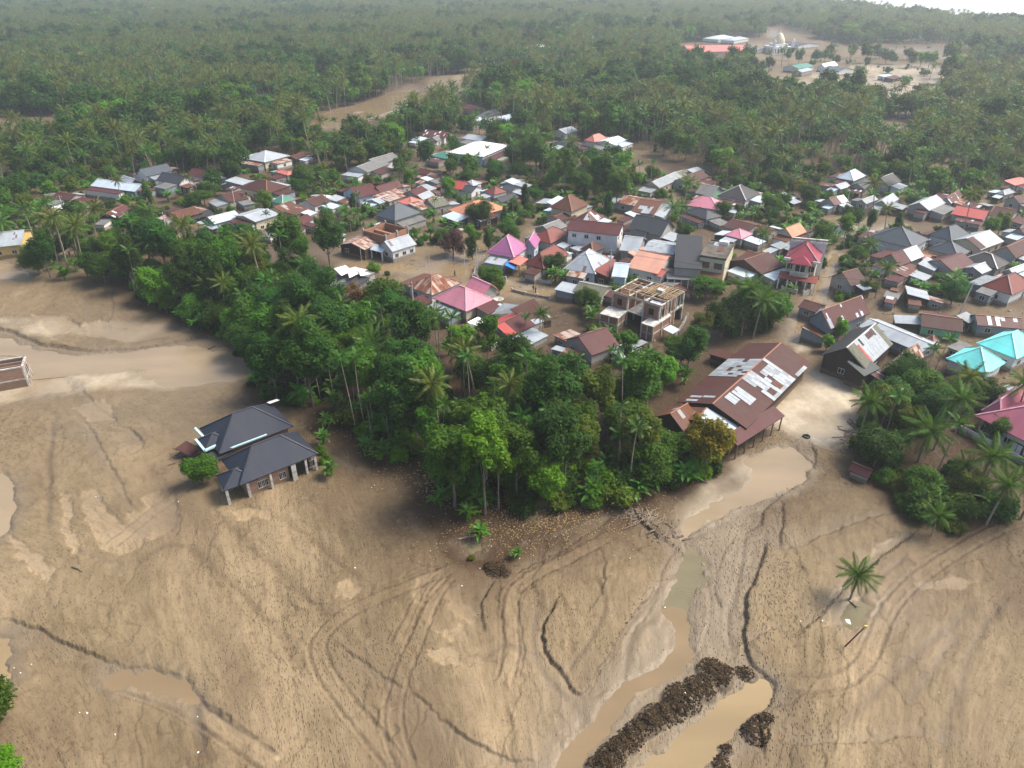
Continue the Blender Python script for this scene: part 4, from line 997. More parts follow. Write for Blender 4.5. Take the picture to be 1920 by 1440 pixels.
 ("house", [((795, 380), (814, 391), (840, 383), 3.0, 'gable', X, 1.6, 'moss', 'cement')], "dull green gable between the coral and the orange roofs"),
 ("house", [((845, 393), (882, 411), (946, 390), 3.4, 'hip', X, 2.8, 'orange', 'cement')], "large orange hipped roof behind two dark round trees"),
 ("house", [((912, 359), (926, 367), (946, 359), 3.0, 'hip', X, 1.8, 'brick', 'white')], "small brick red pyramid roof above the orange roof"),
 ("shed", [((949, 343), (963, 347), (974, 340), 2.6, 'shed', '+y', 0.8, 'pale', 'cement')], "pale lean-to roof above the dark sheds at the village's top"),
 ("shed", [((945, 354), (960, 361), (974, 352), 2.6, 'gable', Y, 1.0, 'slate', 'cement')], "slate shed right of the small brick red pyramid"),
 ("shed", [((922, 374), (940, 380), (972, 370), 2.6, 'gable', X, 1.1, 'slate', 'cement')], "slate and zinc lean-to behind the orange roof's right end"),
 ("house", [((1035, 388), (1074, 399), (1100, 383), 4.6, 'hip', X, 3.4, 'rust', 'cream')], "cream house with brown rust pyramid roof beneath tall trees"),
 ("shed", [((1030, 383), (1042, 388), (1057, 374), 2.8, 'shed', '+y', 0.8, 'pale', 'cement')], "pale blue lean-to at the left of the rust pyramid roof"),
 ("house", [((1076, 411), (1110, 419), (1133, 406), 3.6, 'hip', X, 2.2, 'maroonpatch', 'white')], "maroon roof with white ridges behind the long white-walled hall"),
 ("shed", [((1025, 407), (1052, 416), (1080, 405), 2.8, 'gable', X, 0.9, 'brown', 'cement')], "low brown roof in front of the cream house with rust pyramid"),
 ("house", [((1002, 428), (1034, 437), (1064, 424), 3.0, 'gable', X, 1.4, 'grey', 'cement')], "mossy grey roof left of the long white-walled hall"),
 ("hall", [((1062, 431), (1161, 442), (1172, 424), 6.4, 'gable', Y, 1.8, 'maroon', 'white')], "long white-walled hall with maroon roof at the centre of the village"),
 ("house", [((998, 447), (1034, 459), (1063, 438), 3.2, 'hip', X, 2.4, 'brick', 'cement')], "reddish brown hipped roof between the purple roof and the hall"),
 ("house", [((912, 474), (964, 483), (992, 462), 4.2, 'hip', X, 4.0, 'purple', 'white'), ((975, 466), (1001, 465), (1018, 448), 4.0, 'gable', X, 2.2, 'purple', 'bluew')], "house with bright purple hipped roof at the flooded street corner"),
 ("house", [((979, 496), (1018, 502), (1072, 476), 3.2, 'hip', X, 3.0, 'brick', 'cement')], "brown-red hipped bungalow right of the blue tarpaulin"),
 ("house", [((1056, 504), (1117, 514), (1144, 486), 3.6, 'hip', X, 3.6, 'silverpatch', 'bluew')], "zinc hipped roof mottled with dark patches, centre of the street"),
 ("shed", [((1118, 516), (1143, 521), (1152, 488), 3.0, 'shed', '+y', 1.2, 'brick', 'wood')], "narrow red-brown roof between the mottled zinc and the blue-grey gable"),
 ("house", [((1147, 518), (1176, 521), (1183, 494), 4.0, 'gable', Y, 1.7, 'pale', 'bluew')], "narrow pale zinc gabled house facing the street"),
 ("house", [((1090, 467), (1112, 475), (1132, 464), 3.4, 'hip', X, 1.8, 'brown', 'cement')], "small brown pyramid roof in front of the hall"),
 ("shed", [((1060, 464), (1085, 468), (1156, 452), 2.6, 'flat', X, 0, 'palegrey', 'cement')], "low white-topped annex along the front of the hall"),
 ("shed", [((1046, 462), (1058, 467), (1067, 459), 2.6, 'shed', '+y', 0.4, 'silver', 'cement')], "small zinc awning between the hall and the brown-red bungalow"),
 ("house", [((1160, 469), (1197, 473), (1214, 448), 3.8, 'gable', Y, 2.2, 'silverpatch', 'cement')], "grey gabled house with orange-patched zinc roof"),
 ("shed", [((1210, 468), (1266, 480), (1276, 458), 3.8, 'gable', Y, 0.9, 'silverpatch', 'cement')], "flat-pitched zinc roof with rows of dark gaps left of the black shop roof"),
 ("house", [((1186, 500), (1238, 518), (1262, 484), 3.6, 'gable', Y, 2.6, 'salmon', 'white'), ((1215, 508), (1240, 524), (1252, 512), 3.0, 'gable', Y, 1.3, 'coral', 'white')], "white house with salmon roof and two small porch gables"),
 ("shed", [((1180, 478), (1196, 486), (1222, 474), 3.2, 'shed', '+y', 0.8, 'salmon', 'cement')], "faded salmon lean-to behind the white house with porch gables"),
 ("house", [((1180, 430), (1241, 444), (1263, 426), 4.0, 'gable', Y, 3.2, 'slate', 'cement'), ((1188, 440), (1206, 449), (1216, 441), 3.2, 'gable', Y, 1.4, 'slate', 'cement')], "bare cement house with large dark slate gabled roof right of the hall"),
 ("house", [((1155, 380), (1200, 388), (1228, 374), 3.0, 'gable', Y, 1.2, 'ruststripe', 'cement')], "flat rust and zinc roofs beneath the tall dark trees at centre top"),
 ("house", [((1186, 396), (1228, 404), (1252, 376), 3.0, 'gable', Y, 1.8, 'rust', 'cement')], "long rusty gable with silver-spotted slope beside the leaning palm"),
 ("shed", [((1172, 402), (1188, 407), (1202, 401), 2.6, 'shed', '+y', 0.5, 'pale', 'cement')], "small pale blue porch roof below the long rusty gable"),
 ("house", [((1212, 347), (1238, 354), (1276, 333), 3.2, 'gable', X, 1.6, 'silverdark', 'pinkw')], "grey zinc roof row house at the field's near edge"),
 ("house", [((1244, 334), (1262, 340), (1284, 328), 3.2, 'gable', X, 1.3, 'moss', 'cement')], "faded green roof behind the grey zinc row house"),
 ("house", [((1272, 340), (1296, 350), (1318, 331), 3.0, 'gable', X, 1.9, 'brown', 'cement')], "brown and grey roof right of the grey zinc row house"),
 ("shed", [((1292, 322), (1304, 327), (1318, 320), 2.8, 'shed', '+y', 0.8, 'silver', 'cement')], "zinc shed tucked behind the brown and grey roof"),
 ("house", [((1305, 362), (1336, 369), (1356, 357), 3.2, 'gable', Y, 2.2, 'grey', 'green')], "green-walled house with grey roof behind the pink roof"),
 ("house", [((1283, 385), (1346, 393), (1365, 381), 3.4, 'hip', X, 2.6, 'pink', 'white')], "white house with pale pink hipped roof upper right of centre"),
 ("house", [((1346, 366), (1400, 377), (1423, 362), 3.8, 'hip', X, 3.0, 'charcoal', 'white')], "large charcoal hipped roof with white posts right of the pale pink roof"),
 ("shed", [((1298, 397), (1324, 417), (1338, 404), 2.8, 'hip', X, 1.6, 'slate', 'cement')], "dark slate hipped shed in front of the pale pink roof"),
 ("house", [((1448, 371), (1470, 380), (1486, 371), 3.0, 'hip', X, 1.8, 'pale', 'yellow')], "small yellow house with pale pyramid roof in the trees"),
 ("house", [((1355, 425), (1400, 438), (1432, 424), 3.0, 'gable', Y, 1.4, 'brown', 'cement')], "long dark brown roof behind the small pink roof"),
 ("house", [((1362, 440), (1392, 450), (1408, 438), 3.0, 'hip', X, 1.6, 'pink', 'cement')], "small pink hipped roof behind the concrete two-storey building"),
 ("shed", [((1422, 432), (1446, 442), (1455, 430), 2.8, 'gable', Y, 1.0, 'maroonpatch', 'cement')], "spotted maroon and zinc roof left of the orange-red gable"),
 ("house", [((1455, 437), (1486, 446), (1512, 435), 3.4, 'gable', X, 2.2, 'orange', 'cream')], "cream house with orange-red gable left of the mansion's rear wall"),
 ("house", [((1376, 490), (1430, 520), (1456, 497), 3.0, 'gable', X, 2.0, 'brown', 'wood')], "dark brown gabled house between the concrete building and the mansion"),
 ("shed", [((1390, 480), (1410, 487), (1430, 478), 2.8, 'gable', Y, 1.0, 'rust', 'wood')], "rusty orange sheets over a shed right of the concrete building"),
 ("shed", [((1450, 462), (1464, 470), (1476, 460), 2.4, 'shed', '+y', 0.4, 'silverdark', 'cement')], "low grey zinc shed beside the rubble plot left of the mansion"),
 ("house", [((1570, 333), (1602, 340), (1622, 329), 3.4, 'hip', X, 2.4, 'pale', 'cement')], "pale blue-grey pyramid roof at the palm plantation's edge, upper right"),
 ("house", [((1592, 350), (1622, 356), (1640, 343), 3.2, 'gable', X, 1.6, 'darkgreen', 'cement')], "dark green-grey roof just below the pale pyramid roof at upper right"),
 ("house", [((1630, 341), (1668, 350), (1688, 340), 3.4, 'gable', X, 2.2, 'charcoal', 'cement')], "dark roof with white ridge strip at the plantation's edge"),
 ("shed", [((1560, 350), (1578, 357), (1590, 349), 2.8, 'gable', X, 1.0, 'silver', 'cement')], "small zinc gable under trees below the pale pyramid roof"),
 ("house", [((1545, 378), (1566, 387), (1586, 378), 3.0, 'gable', X, 1.7, 'maroonpatch', 'cement')], "maroon and white patched house left of the tall round tree"),
 ("house", [((1644, 382), (1668, 389), (1680, 373), 3.0, 'gable', X, 1.5, 'silver', 'cement')], "zinc gable right of the large coconut palm, upper right"),
 ("shed", [((1610, 378), (1626, 384), (1642, 374), 2.8, 'gable', X, 1.0, 'silverdark', 'cement')], "dull zinc shed behind the large coconut palm, upper right"),
 ("house", [((1699, 386), (1742, 395), (1775, 380), 3.2, 'gable', X, 1.8, 'silver', 'cement')], "broad zinc roofs of the house right of the flooded yard, upper right"),
 ("house", [((1763, 377), (1785, 382), (1804, 367), 3.2, 'gable', X, 1.5, 'maroonpatch', 'cement')], "maroon roof joined behind the broad zinc roofs"),
 ("shed", [((1812, 388), (1832, 396), (1846, 386), 2.6, 'gable', Y, 1.0, 'maroonpatch', 'wood')], "tattered maroon shed above the long red roof"),
 ("house", [((1785, 401), (1846, 413), (1856, 399), 3.0, 'gable', Y, 1.7, 'red', 'cement')], "long red roofed house with orange left end at right edge"),
 ("house", [((1853, 404), (1894, 412), (1913, 400), 3.2, 'gable', Y, 2.0, 'brown', 'white')], "dark plum roof house joined right of the long red roof"),
 ("shed", [((1886, 343), (1905, 349), (1930, 340), 3.0, 'shed', '+y', 0.8, 'coral', 'cement')], "orange-red roof at the right frame edge among palms"),
 ("shed", [((1872, 362), (1886, 367), (1900, 360), 2.8, 'hip', X, 1.0, 'silverdark', 'cement')], "small grey-green roof below the orange-red roof at right edge"),
 ("house", [((1895, 375), (1915, 385), (1945, 372), 3.0, 'gable', X, 1.6, 'brown', 'cement')], "brown roof cut by the right frame, above the long red roof"),
 ("house", [((1630, 445), (1714, 467), (1740, 448), 4.0, 'hip', X, 3.4, 'bluegrey', 'white')], "largest of the blue-grey hipped roofs on the right, white walled"),
 ("house", [((1741, 440), (1785, 453), (1821, 440), 3.6, 'hip', X, 2.8, 'bluegrey', 'white')], "rearmost of the three blue-grey hipped roofs on the right"),
 ("house", [((1741, 467), (1799, 484), (1817, 471), 3.4, 'hip', X, 2.6, 'bluegrey', 'cream')], "lowest of the three blue-grey hipped roofs on the right"),
 ("house", [((1786, 452), (1842, 472), (1874, 452), 3.2, 'gable', X, 2.0, 'silver', 'cream')], "silver gabled house right of the blue-grey hipped roofs"),
 ("house", [((1805, 486), (1872, 506), (1890, 493), 3.2, 'hip', X, 2.2, 'charcoal', 'cement')], "grey hipped roof below the silver gabled house at right"),
 ("house", [((1866, 472), (1908, 486), (1945, 462), 3.4, 'gable', X, 2.2, 'brown', 'cement')], "brown gable at the right frame edge beside the silver gable"),
 ("house", [((1900, 435), (1925, 444), (1950, 430), 3.2, 'gable', X, 1.6, 'brown', 'cement')], "brown roof corner highest at the right frame edge by the street"),
 ("house", [((1656, 487), (1690, 503), (1724, 480), 3.2, 'gable', X, 2.4, 'maroon', 'cement')], "maroon gable with zinc right half below the largest blue-grey roof"),
 ("house", [((1738, 492), (1790, 512), (1822, 494), 3.0, 'gable', X, 1.8, 'maroon', 'cement')], "jumble of maroon roofs behind the banana clump at right"),
 ("shed", [((1662, 510), (1700, 520), (1728, 502), 2.4, 'shed', '+y', 0.8, 'rust', 'cement')], "rusty lean-to beneath the maroon gable with zinc half"),
 ("shed", [((1720, 482), (1738, 490), (1752, 480), 2.6, 'gable', Y, 0.8, 'orange', 'cement')], "small faded orange roof right of the maroon gable"),
 ("house", [((1720, 500), (1752, 508), (1768, 494), 2.8, 'shed', '+y', 0.8, 'silver', 'cement')], "white zinc slope in front of the faded orange roof"),
 ("shed", [((1804, 502), (1842, 514), (1868, 502), 2.8, 'gable', X, 1.0, 'silver', 'cement')], "silver-white roofs left of the red hipped house"),
 ("house", [((1839, 535), (1898, 553), (1938, 534), 3.4, 'hip', X, 2.9, 'brick', 'white')], "white house with bright red hipped roof at the right edge"),
 ("shed", [((1878, 508), (1900, 514), (1930, 504), 2.8, 'gable', X, 0.9, 'silver', 'cement')], "zinc sheeted roof behind the bright red hipped roof"),
 ("house", [((1556, 519), (1596, 537), (1624, 528), 3.2, 'gable', X, 2.3, 'brown', 'cement')], "grey cement house with brown gable right of the wet lane"),
 ("shed", [((1695, 558), (1738, 560), (1743, 545), 2.6, 'shed', '+y', 0.8, 'silverpatch', 'wood')], "white and rusty sheeted stall beside the heap of rubbish"),
 ("shed", [((1656, 556), (1684, 562), (1690, 550), 2.2, 'flat', X, 0, 'grey', 'wood')], "low flat roofed stall left of the rusty sheeted stall"),
 ("shed", [((1496, 575), (1530, 586), (1551, 572), 2.6, 'gable', Y, 1.0, 'brown', 'tin')], "small brown roof at the corner of the wet lane and cross street"),
 ("barn", [((1504, 598), (1555, 614), (1640, 588), 4.0, 'gable', X, 3.2, 'maroonpatch', 'tin'), ((1504, 620), (1548, 638), (1560, 622), 2.4, 'shed', '+y', 1.0, 'rust', 'tin')], "large maroon barn with blue-grey plank gable right of the lane"),
 ("house", [((1722, 613), (1799, 620), (1802, 598), 2.8, 'gable', Y, 1.6, 'brown', 'green')], "long brown roofed house with mint green wall"),
 ("house", [((1826, 613), (1906, 612), (1908, 594), 2.8, 'gable', Y, 1.3, 'maroonpatch', 'tin')], "low house with checkered white and maroon roof above the turquoise roofs"),
 ("shed", [((1798, 597), (1818, 608), (1828, 597), 2.6, 'shed', '+y', 0.6, 'silverdark', 'wood')], "grey tin shed between mint green house and checkered roof"),
 ("house", [((1828, 643), (1906, 672), (1960, 650), 3.4, 'hip', X, 3.0, 'teal', 'white')], "large bright turquoise hipped roof cut by the right frame"),
 ("house", [((1772, 672), (1850, 701), (1888, 680), 3.2, 'hip', X, 3.0, 'teal', 'white')], "smaller turquoise hipped roof in front of the large one"),
 ("shed", [((1776, 650), (1800, 660), (1824, 648), 2.4, 'flat', X, 0, 'grey', 'cement')], "plain grey flat roof behind the smaller turquoise roof"),
 ("shed", [((1813, 742), (1828, 758), (1854, 745), 2.6, 'shed', '+y', 0.4, 'coral', 'pinkw')], "little coral red roof at the left of the rose tiled house"),
 ("shed", [((1822, 732), (1852, 748), (1890, 732), 2.8, 'shed', '+y', 0.7, 'rust', 'wood')], "rusty lean-to behind the rose tiled house"),
 ("house", [((811, 559), (874, 584), (926, 561), 3.4, 'hip', X, 3.0, 'pink', 'cream'), ((872, 540), (905, 556), (935, 544), 3.2, 'gable', Y, 2.2, 'pink', 'cement')], "house with large pink hipped roof and smaller pink wing"),
 ("house", [((768, 536), (809, 556), (861, 530), 3.2, 'hip', X, 2.6, 'ruststripe', 'white'), ((779, 566), (790, 577), (804, 566), 2.4, 'shed', '+y', 0.8, 'maroon', 'cement')], "house with rust and white striped roof left of the pink roof"),
 ("house", [((640, 458), (684, 470), (712, 453), 3.0, 'gable', X, 1.2, 'ruststripe', 'wood')], "brown shed with half rusty half silver roof beside the white cottage"),
 ("shed", [((990, 496), (1000, 500), (1004, 494), 2.2, 'shed', '+y', 0.3, 'coral', None)], "tiny red canopy left of the brown-red bungalow"),
 ("house", [((905, 612), (955, 634), (1004, 609), 2.8, 'gable', X, 1.5, 'maroon', 'cement')], "low red and plum roofed house in front of the pink-roofed house"),
 ("shed", [((880, 607), (896, 616), (912, 604), 2.2, 'shed', '+y', 0.4, 'white', None)], "white tarpaulin roof at the left of the red and plum roof"),
 ("house", [((1053, 636), (1110, 664), (1168, 648), 3.0, 'gable', X, 2.4, 'maroon', 'cement')], "maroon gabled house with dark left slope at the grove's edge"),
 ("shed", [((1148, 662), (1168, 674), (1192, 655), 2.4, 'shed', '+y', 0.6, 'silver', 'cement')], "zinc lean-to at the right end of the maroon gabled house"),
 ("shed", [((1056, 664), (1078, 676), (1088, 664), 2.0, 'shed', '+y', 0.4, 'coral', None)], "coral pink awning half under trees left of the maroon gabled house"),
 ("shed", [((1045, 543), (1078, 553), (1084, 536), 2.6, 'shed', '+y', 0.2, 'silver', 'tin')], "silver corrugated shed at the street's near side"),
 ("house", [((1078, 546), (1130, 560), (1146, 538), 2.8, 'gable', Y, 1.2, 'moss', 'cement')], "dull olive roofed building left of the unfinished brick building"),
 ("shed", [((1361, 675), (1396, 688), (1421, 670), 2.6, 'gable', X, 1.2, 'maroonpatch', 'wood')], "small pinkish striped roof shed left of the long rusty barn"),
 ("hut", [((1592, 881), (1629, 898), (1637, 884), 1.7, 'gable', Y, 0.9, 'maroon', 'cement')], "tiny maroon roofed hut sunk in the mud at the right"),
 ("shed", [((1246, 530), (1262, 538), (1274, 530), 2.4, 'flat', X, 0, 'grey', None)], "small grey canopy by the black shop's front"),
]
rng_h = random.Random(4)
EXPORT = {}
for nm_, secs, label in HD:
    S = [Sec(*q[:4]) for q in secs]
    root = empty(nm_, S[0].c, S[0].th); tag(root, label, nm_)
    for i, (s, q) in enumerate(zip(S, secs)):
        dist = s.c.length
        ro = add_section(root, s, q[4], q[5], q[6], q[7], q[8], doors=(i == 0), rng=rng_h, ridges=dist < 330, inset=0.5 if q[3] > 3 else 0.3)
        s.ro = ro
        if q[8] is None:
            mb = MB(); mb.box(-0.07, 0.07, -0.07, 0.07, -0.3, q[3] - 0.15); me = mb.mesh("post", M_oldwood)
            for sx_, sy_ in ((-1, -1), (1, -1), (1, 1), (-1, 1)): ml(link("post", me, root), root, s.m @ Matrix.Translation((sx_ * (s.hx - 0.2), sy_ * (s.hy - 0.2), 0)))
    EXPORT[label] = (root, S, secs)
def sec_clear(s, own):
    for i in (-1, -0.4, 0.4, 1):
        for j in (-1, 0, 1):
            x = s.c.x + math.cos(s.th) * s.hx * i - math.sin(s.th) * s.hy * j; y = s.c.y + math.sin(s.th) * s.hx * i + math.cos(s.th) * s.hy * j
            for c, hx, hy, th, top, q in HOUSES:
                if q is own: continue
                dx, dy = x - c.x, y - c.y
                if abs(dx) < 25 and abs(dy) < 25 and abs(dx * math.cos(th) + dy * math.sin(th)) < hx + 0.3 and abs(-dx * math.sin(th) + dy * math.cos(th)) < hy + 0.3: return False
            for L in WPOLY['street_water']:
                if ((L - np.array([x, y])) ** 2).sum(1).min() < 2: return False
    return True
ra = random.Random(31)
for label, (root, S, secs) in list(EXPORT.items()):
    if S[0].c.y > 330 or root.name.split('.')[0] in ('hut', 'barn', 'school') or 'turquoise' in label: continue
    made = 0
    for side in ra.sample(['+x', '-x', '+y', '-y'], 4):
        if made >= 3: break
        s0 = S[0]; ax = side[1]; sg_ = 1 if side[0] == '+' else -1
        L = (s0.hy if ax == 'x' else s0.hx) * ra.uniform(0.45, 0.9); W = ra.uniform(1.3, 2.6); off = ra.uniform(-1, 1) * ((s0.hy if ax == 'x' else s0.hx) - L)
        s = Sec.__new__(Sec); s.th = s0.th; s.h = max(2.0, min(s0.h, 3.6) - ra.uniform(0.5, 0.9))
        if ax == 'x': s.hx, s.hy, lc = W, L, (sg_ * (s0.hx + W - 0.25), off)
        else: s.hx, s.hy, lc = L, W, (off, sg_ * (s0.hy + W - 0.25))
        s.c = s0.m @ Vector((lc[0], lc[1], 0)); s.c.z = 0; s.m = Matrix.Translation(s.c) @ Matrix.Rotation(s.th, 4, 'Z')
        if not sec_clear(s, s0): continue
        up = {'+x': '-x', '-x': '+x', '+y': '-y', '-y': '+y'}[side]
        add_section(root, s, 'shed', up, ra.uniform(0.25, 0.6), ra.choice(['silver', 'rust', 'brown', 'maroon', 'silverdark', 'silverpatch', 'maroonpatch', 'ruststripe', 'grey', 'pale']), ra.choice(['cement', 'wood', 'tin', 'cement', 'white']), inset=0.25, wins=ra.random() < 0.4, winspec={'x': 1, 'y': 1})
        made += 1
def find(frag):
    for k in EXPORT:
        if frag in k: return EXPORT[k]
rs = random.Random(11)
def named_root(name, s, label, cat):
    r = empty(name, s.c, s.th); tag(r, label, cat); return r
s1 = Sec((1258, 754), (1396, 797), (1532, 680), 3.8)
barn = named_root("barn", s1, "long rusty barn with patchwork maroon and silver roof beside the flooded yard", "barn")
ro = add_section(barn, s1, 'gable', 'x', 2.2, 'brown', 'wood', inset=0.8, winspec={'y': 0, 'x': 0})
R1 = 2.2
def sh(side, u0, u1, v0, v1, mat, keep=1.0, lift=0.06): sheets(barn, ro, s1, 'gable', 'x', R1, side, u0, u1, v0, v1, mat, rs, keep, lift)
def sh2(side, u0, u1, v0, v1, mats, keep, w=0.82, l=0.95):
    for q_, m_ in enumerate(mats): sheets(barn, ro, s1, 'gable', 'x', R1, side, u0, u1, v0, v1, m_, rs, keep / len(mats), 0.05 + 0.02 * q_, w=w, l=l)
sh2(-1, 0.38, 0.72, 0.0, 0.98, ('silver', 'silverdark', 'silverpatch'), 1.25, 1.0, 1.3); sh2(-1, 0.72, 0.995, 0.0, 0.09, ('silver', 'silverdark'), 0.9, 1.2, 1.6)
sh(-1, 0.47, 0.51, 0.15, 0.6, 'silver', 1.0, 0.12); sh(-1, 0.58, 0.63, 0.12, 0.45, 'silver', 1.0, 0.12); sh(-1, 0.52, 0.58, 0.1, 0.35, 'rust', 1.0, 0.13); sh(-1, 0.42, 0.48, 0.1, 0.3, 'brown', 0.8, 0.13)
sh2(-1, 0.20, 0.29, 0.35, 0.90, ('silver', 'silverpatch'), 1.7, 0.82, 1.5); sh2(-1, 0.09, 0.19, 0.62, 0.92, ('silver', 'silverpatch'), 1.6, 0.82, 1.5)
sh2(1, 0.40, 0.70, 0.0, 0.97, ('silver', 'silverdark'), 1.3, 0.9, 1.2)
sh(1, 0.08, 0.16, 0.55, 0.85, 'silver', 0.6); sh(1, 0.2, 0.3, 0.15, 0.35, 'silver', 0.35); sh(1, 0.02, 0.1, 0.2, 0.5, 'silver', 0.3)
def side_sec(A, B, C, h): return Sec(A, B, C, h)
s2 = Sec((1230, 785), (1371, 824), (1398, 802), 3.2)
ro2 = add_section(barn, s2, 'gable', 'x', 1.9, 'rust', 'wood', inset=0.5, winspec={'y': 0, 'x': 1}, reg=True)
sheets(barn, ro2, s2, 'gable', 'x', 1.9, -1, 0.0, 0.98, 0.03, 0.97, 'pale', rs, 1.0, 0.06, l=3.0)
s3 = Sec((1369, 824), (1385, 841), (1463, 779), 3.0)
add_section(barn, s3, 'shed', '+y', 0.9, 'maroon', None)
columns(barn, s3, [(-s3.hx + 0.4 + i * (2 * s3.hx - 0.8) / 5, -s3.hy + 0.25) for i in range(6)], 2.9, 0.09, M_oldwood, name="post")
s4 = Sec((1230, 781), (1282, 810), (1312, 788), 4.0)
add_section(barn, s4, 'gable', 'x', 2.0, 'rust', 'wood', inset=0.4, winspec={'y': 0, 'x': 1})
s = Sec((1530, 666), (1618, 689), (1684, 645), 3.7)
dk = named_root("barn", s, "tall dark barn with zinc and olive slope, ridge pointing at the turquoise roofs", "barn")
r0 = add_section(dk, s, 'gable', 'x', 3.2, 'charcoal', 'wood', inset=0.4, winspec={'y': 1, 'x': 1})
for a in ((0.02, 0.22, 0.02, 0.97, 'moss', 1.0), (0.22, 0.86, 0.02, 0.97, 'silver', 0.97), (0.86, 0.98, 0.02, 0.97, 'salmon', 0.0), (0.86, 0.99, 0.02, 0.97, 'moss', 0.9)):
    sheets(dk, r0, s, 'gable', 'x', 3.2, -1, *a[:5], rs, a[5], 0.07)
sheets(dk, r0, s, 'gable', 'x', 3.2, -1, 0.22, 0.28, 0.1, 0.8, 'red', rs, 0.9, 0.12); sheets(dk, r0, s, 'gable', 'x', 3.2, -1, 0.55, 0.75, 0.72, 0.93, 'brown', rs, 0.9, 0.12)
s = Sec((1590, 690), (1622, 708), (1646, 690), 3.4)
add_section(dk, s, 'shed', '+y', 1.4, 'darkgreen', 'wood', inset=0.3, wins=False)
s = Sec((1626, 708), (1650, 712), (1668, 700), 2.4)
add_section(dk, s, 'shed', '+y', 0.7, 'maroonpatch', 'wood', inset=0.3, wins=False)
s = Sec((1610, 612), (1727, 662), (1764, 646), 2.8)
w = named_root("shed", s, "long low zinc roofed shed running behind the tall dark barn", "shed")
add_section(w, s, 'gable', 'y', 1.0, 'silverpatch', 'tin', winspec={'y': 1, 'x': 2})
s = Sec((1650, 694), (1690, 706), (1736, 668), 3.2)
w = named_root("house", s, "brown and white streaked gable right beside the tall dark barn", "house")
add_section(w, s, 'gable', 'x', 2.2, 'ruststripe', 'wood', winspec={'y': 1, 'x': 2})
s = Sec((1728, 636), (1750, 643), (1766, 640), 2.6)
w = named_root("shed", s, "tiny pinkish hipped roof behind the zinc roofed shed", "shed")
add_section(w, s, 'hip', 'x', 1.2, 'ruststripe', 'cement', winspec={'y': 1, 'x': 0})
s = flip(Sec((1253, 504), (1306, 501), (1325, 452), 5.6))
shop = named_root("shop", s, "shophouse with big black sloping roof beside the concrete building", "shop")
add_section(shop, s, 'shed', '+y', 1.8, 'charcoal', 'cement', winspec={'y': 0, 'x': 1}, inset=0.3)
s = flip(Sec((1246, 524), (1302, 524), (1307, 508), 3.2))
add_section(shop, s, 'shed', '+y', 0.6, 'grey', None)
columns(shop, s, [(-s.hx + 0.3 + i * (2 * s.hx - 0.6) / 4, -s.hy + 0.25) for i in range(5)], 3.1, 0.12)
s = flip(Sec((1310, 479), (1360, 485), (1380, 455), 7.4))
cb = named_root("building", s, "two-storey bare concrete building with flat roof and brown shuttered openings", "building")
mb = MB()
hx, hy = s.hx - 0.1, s.hy - 0.1
mb.box(-hx, hx, -hy, hy, -0.4, 7.0)
ml(link("wall", mb.mesh("wall", WMT['cream']), cb), cb, s.m)
mb = MB(); mb.box(-hx - 0.15, hx + 0.15, -hy - 0.15, hy + 0.15, 7.0, 7.18)
for a in ((-hx - 0.15, hx + 0.15, -hy - 0.15, -hy + 0.1), (-hx - 0.15, hx + 0.15, hy - 0.1, hy + 0.15), (-hx - 0.15, -hx + 0.1, -hy + 0.1, hy - 0.1), (hx - 0.1, hx + 0.15, -hy + 0.1, hy - 0.1)): mb.box(*a, 7.18, 7.5)
ml(link("roof", mb.mesh("roof", plain_mat("stained_roof_slab", (0.15, 0.13, 0.105), 0.9, 0.3, 0.5)), cb), cb, s.m)
longy = s.hy > s.hx
fr_side = 'y'
for t in (-0.5, 0.5):
    mb = MB(); mb.box(-1.0, 1.0, -0.04, 0.04, -0.8, 0.8); mb.box(-1.15, 1.15, -0.08, 0.03, -0.95, -0.8, 1); mb.box(-1.15, 1.15, -0.08, 0.03, 0.8, 0.95, 1); mb.box(-1.15, -1.0, -0.08, 0.03, -0.8, 0.8, 1); mb.box(1.0, 1.15, -0.08, 0.03, -0.8, 0.8, 1)
    ml(link("window", mb.mesh("window", [plain_mat("brown_shutter", (0.17, 0.10, 0.06), 0.7), M_paleconc]), cb), cb, s.m @ Matrix.Translation((t * hx, -hy - 0.04, 5.2)))
for t in (-0.55, 0.0, 0.55):
    mb = MB(); mb.box(-1.0, 1.0, -0.03, 0.04, 0, 2.5); ml(link("door", mb.mesh("door", M_dark), cb), cb, s.m @ Matrix.Translation((t * hx, -hy - 0.03, 0)))
mb = MB(); mb.box(-1.2, 1.2, -0.6, 0.6, 0, 0.9); ml(link("water_tank", mb.mesh("water_tank", M_white), cb), cb, s.m @ Matrix.Translation((hx * 0.25, hy * 0.72, 7.19)))
mb = MB(); mb.box(-hx * 0.5, -hx * 0.1, hy * 0.4, hy * 0.85, 7.25, 7.32); ml(link("roof_sheet", mb.mesh("roof_sheet", RM['silver']), cb), cb, s.m)
mb = MB(); mb.box(hx * 0.0, hx * 0.45, -hy * 0.2, hy * 0.4, 7.22, 7.3); ml(link("roof_sheet", mb.mesh("roof_sheet", RM['rust']), cb), cb, s.m)
F = [[(-hx - 0.3, -hy - 2.6, 3.0), (hx + 0.1, -hy - 2.6, 3.0), (hx + 0.1, -hy - 0.05, 3.5), (-hx - 0.3, -hy - 0.05, 3.5)]]
ml(link("awning", slab_mesh(F, 0.08, "awning", RM['rust']), cb), cb, s.m)
columns(cb, s, [(-hx, -hy - 2.4), (0, -hy - 2.4), (hx, -hy - 2.4)], 2.95, 0.08, M_oldwood, name="post")
HOUSES.append((s.c, s.hx, s.hy, s.th, 7.5, s))
s = flip(Sec((1466, 485), (1532, 492), (1550, 468), 7.0))
mn = named_root("mansion", s, "two-storey cream mansion with wine red hipped roof and balcony bay", "mansion")
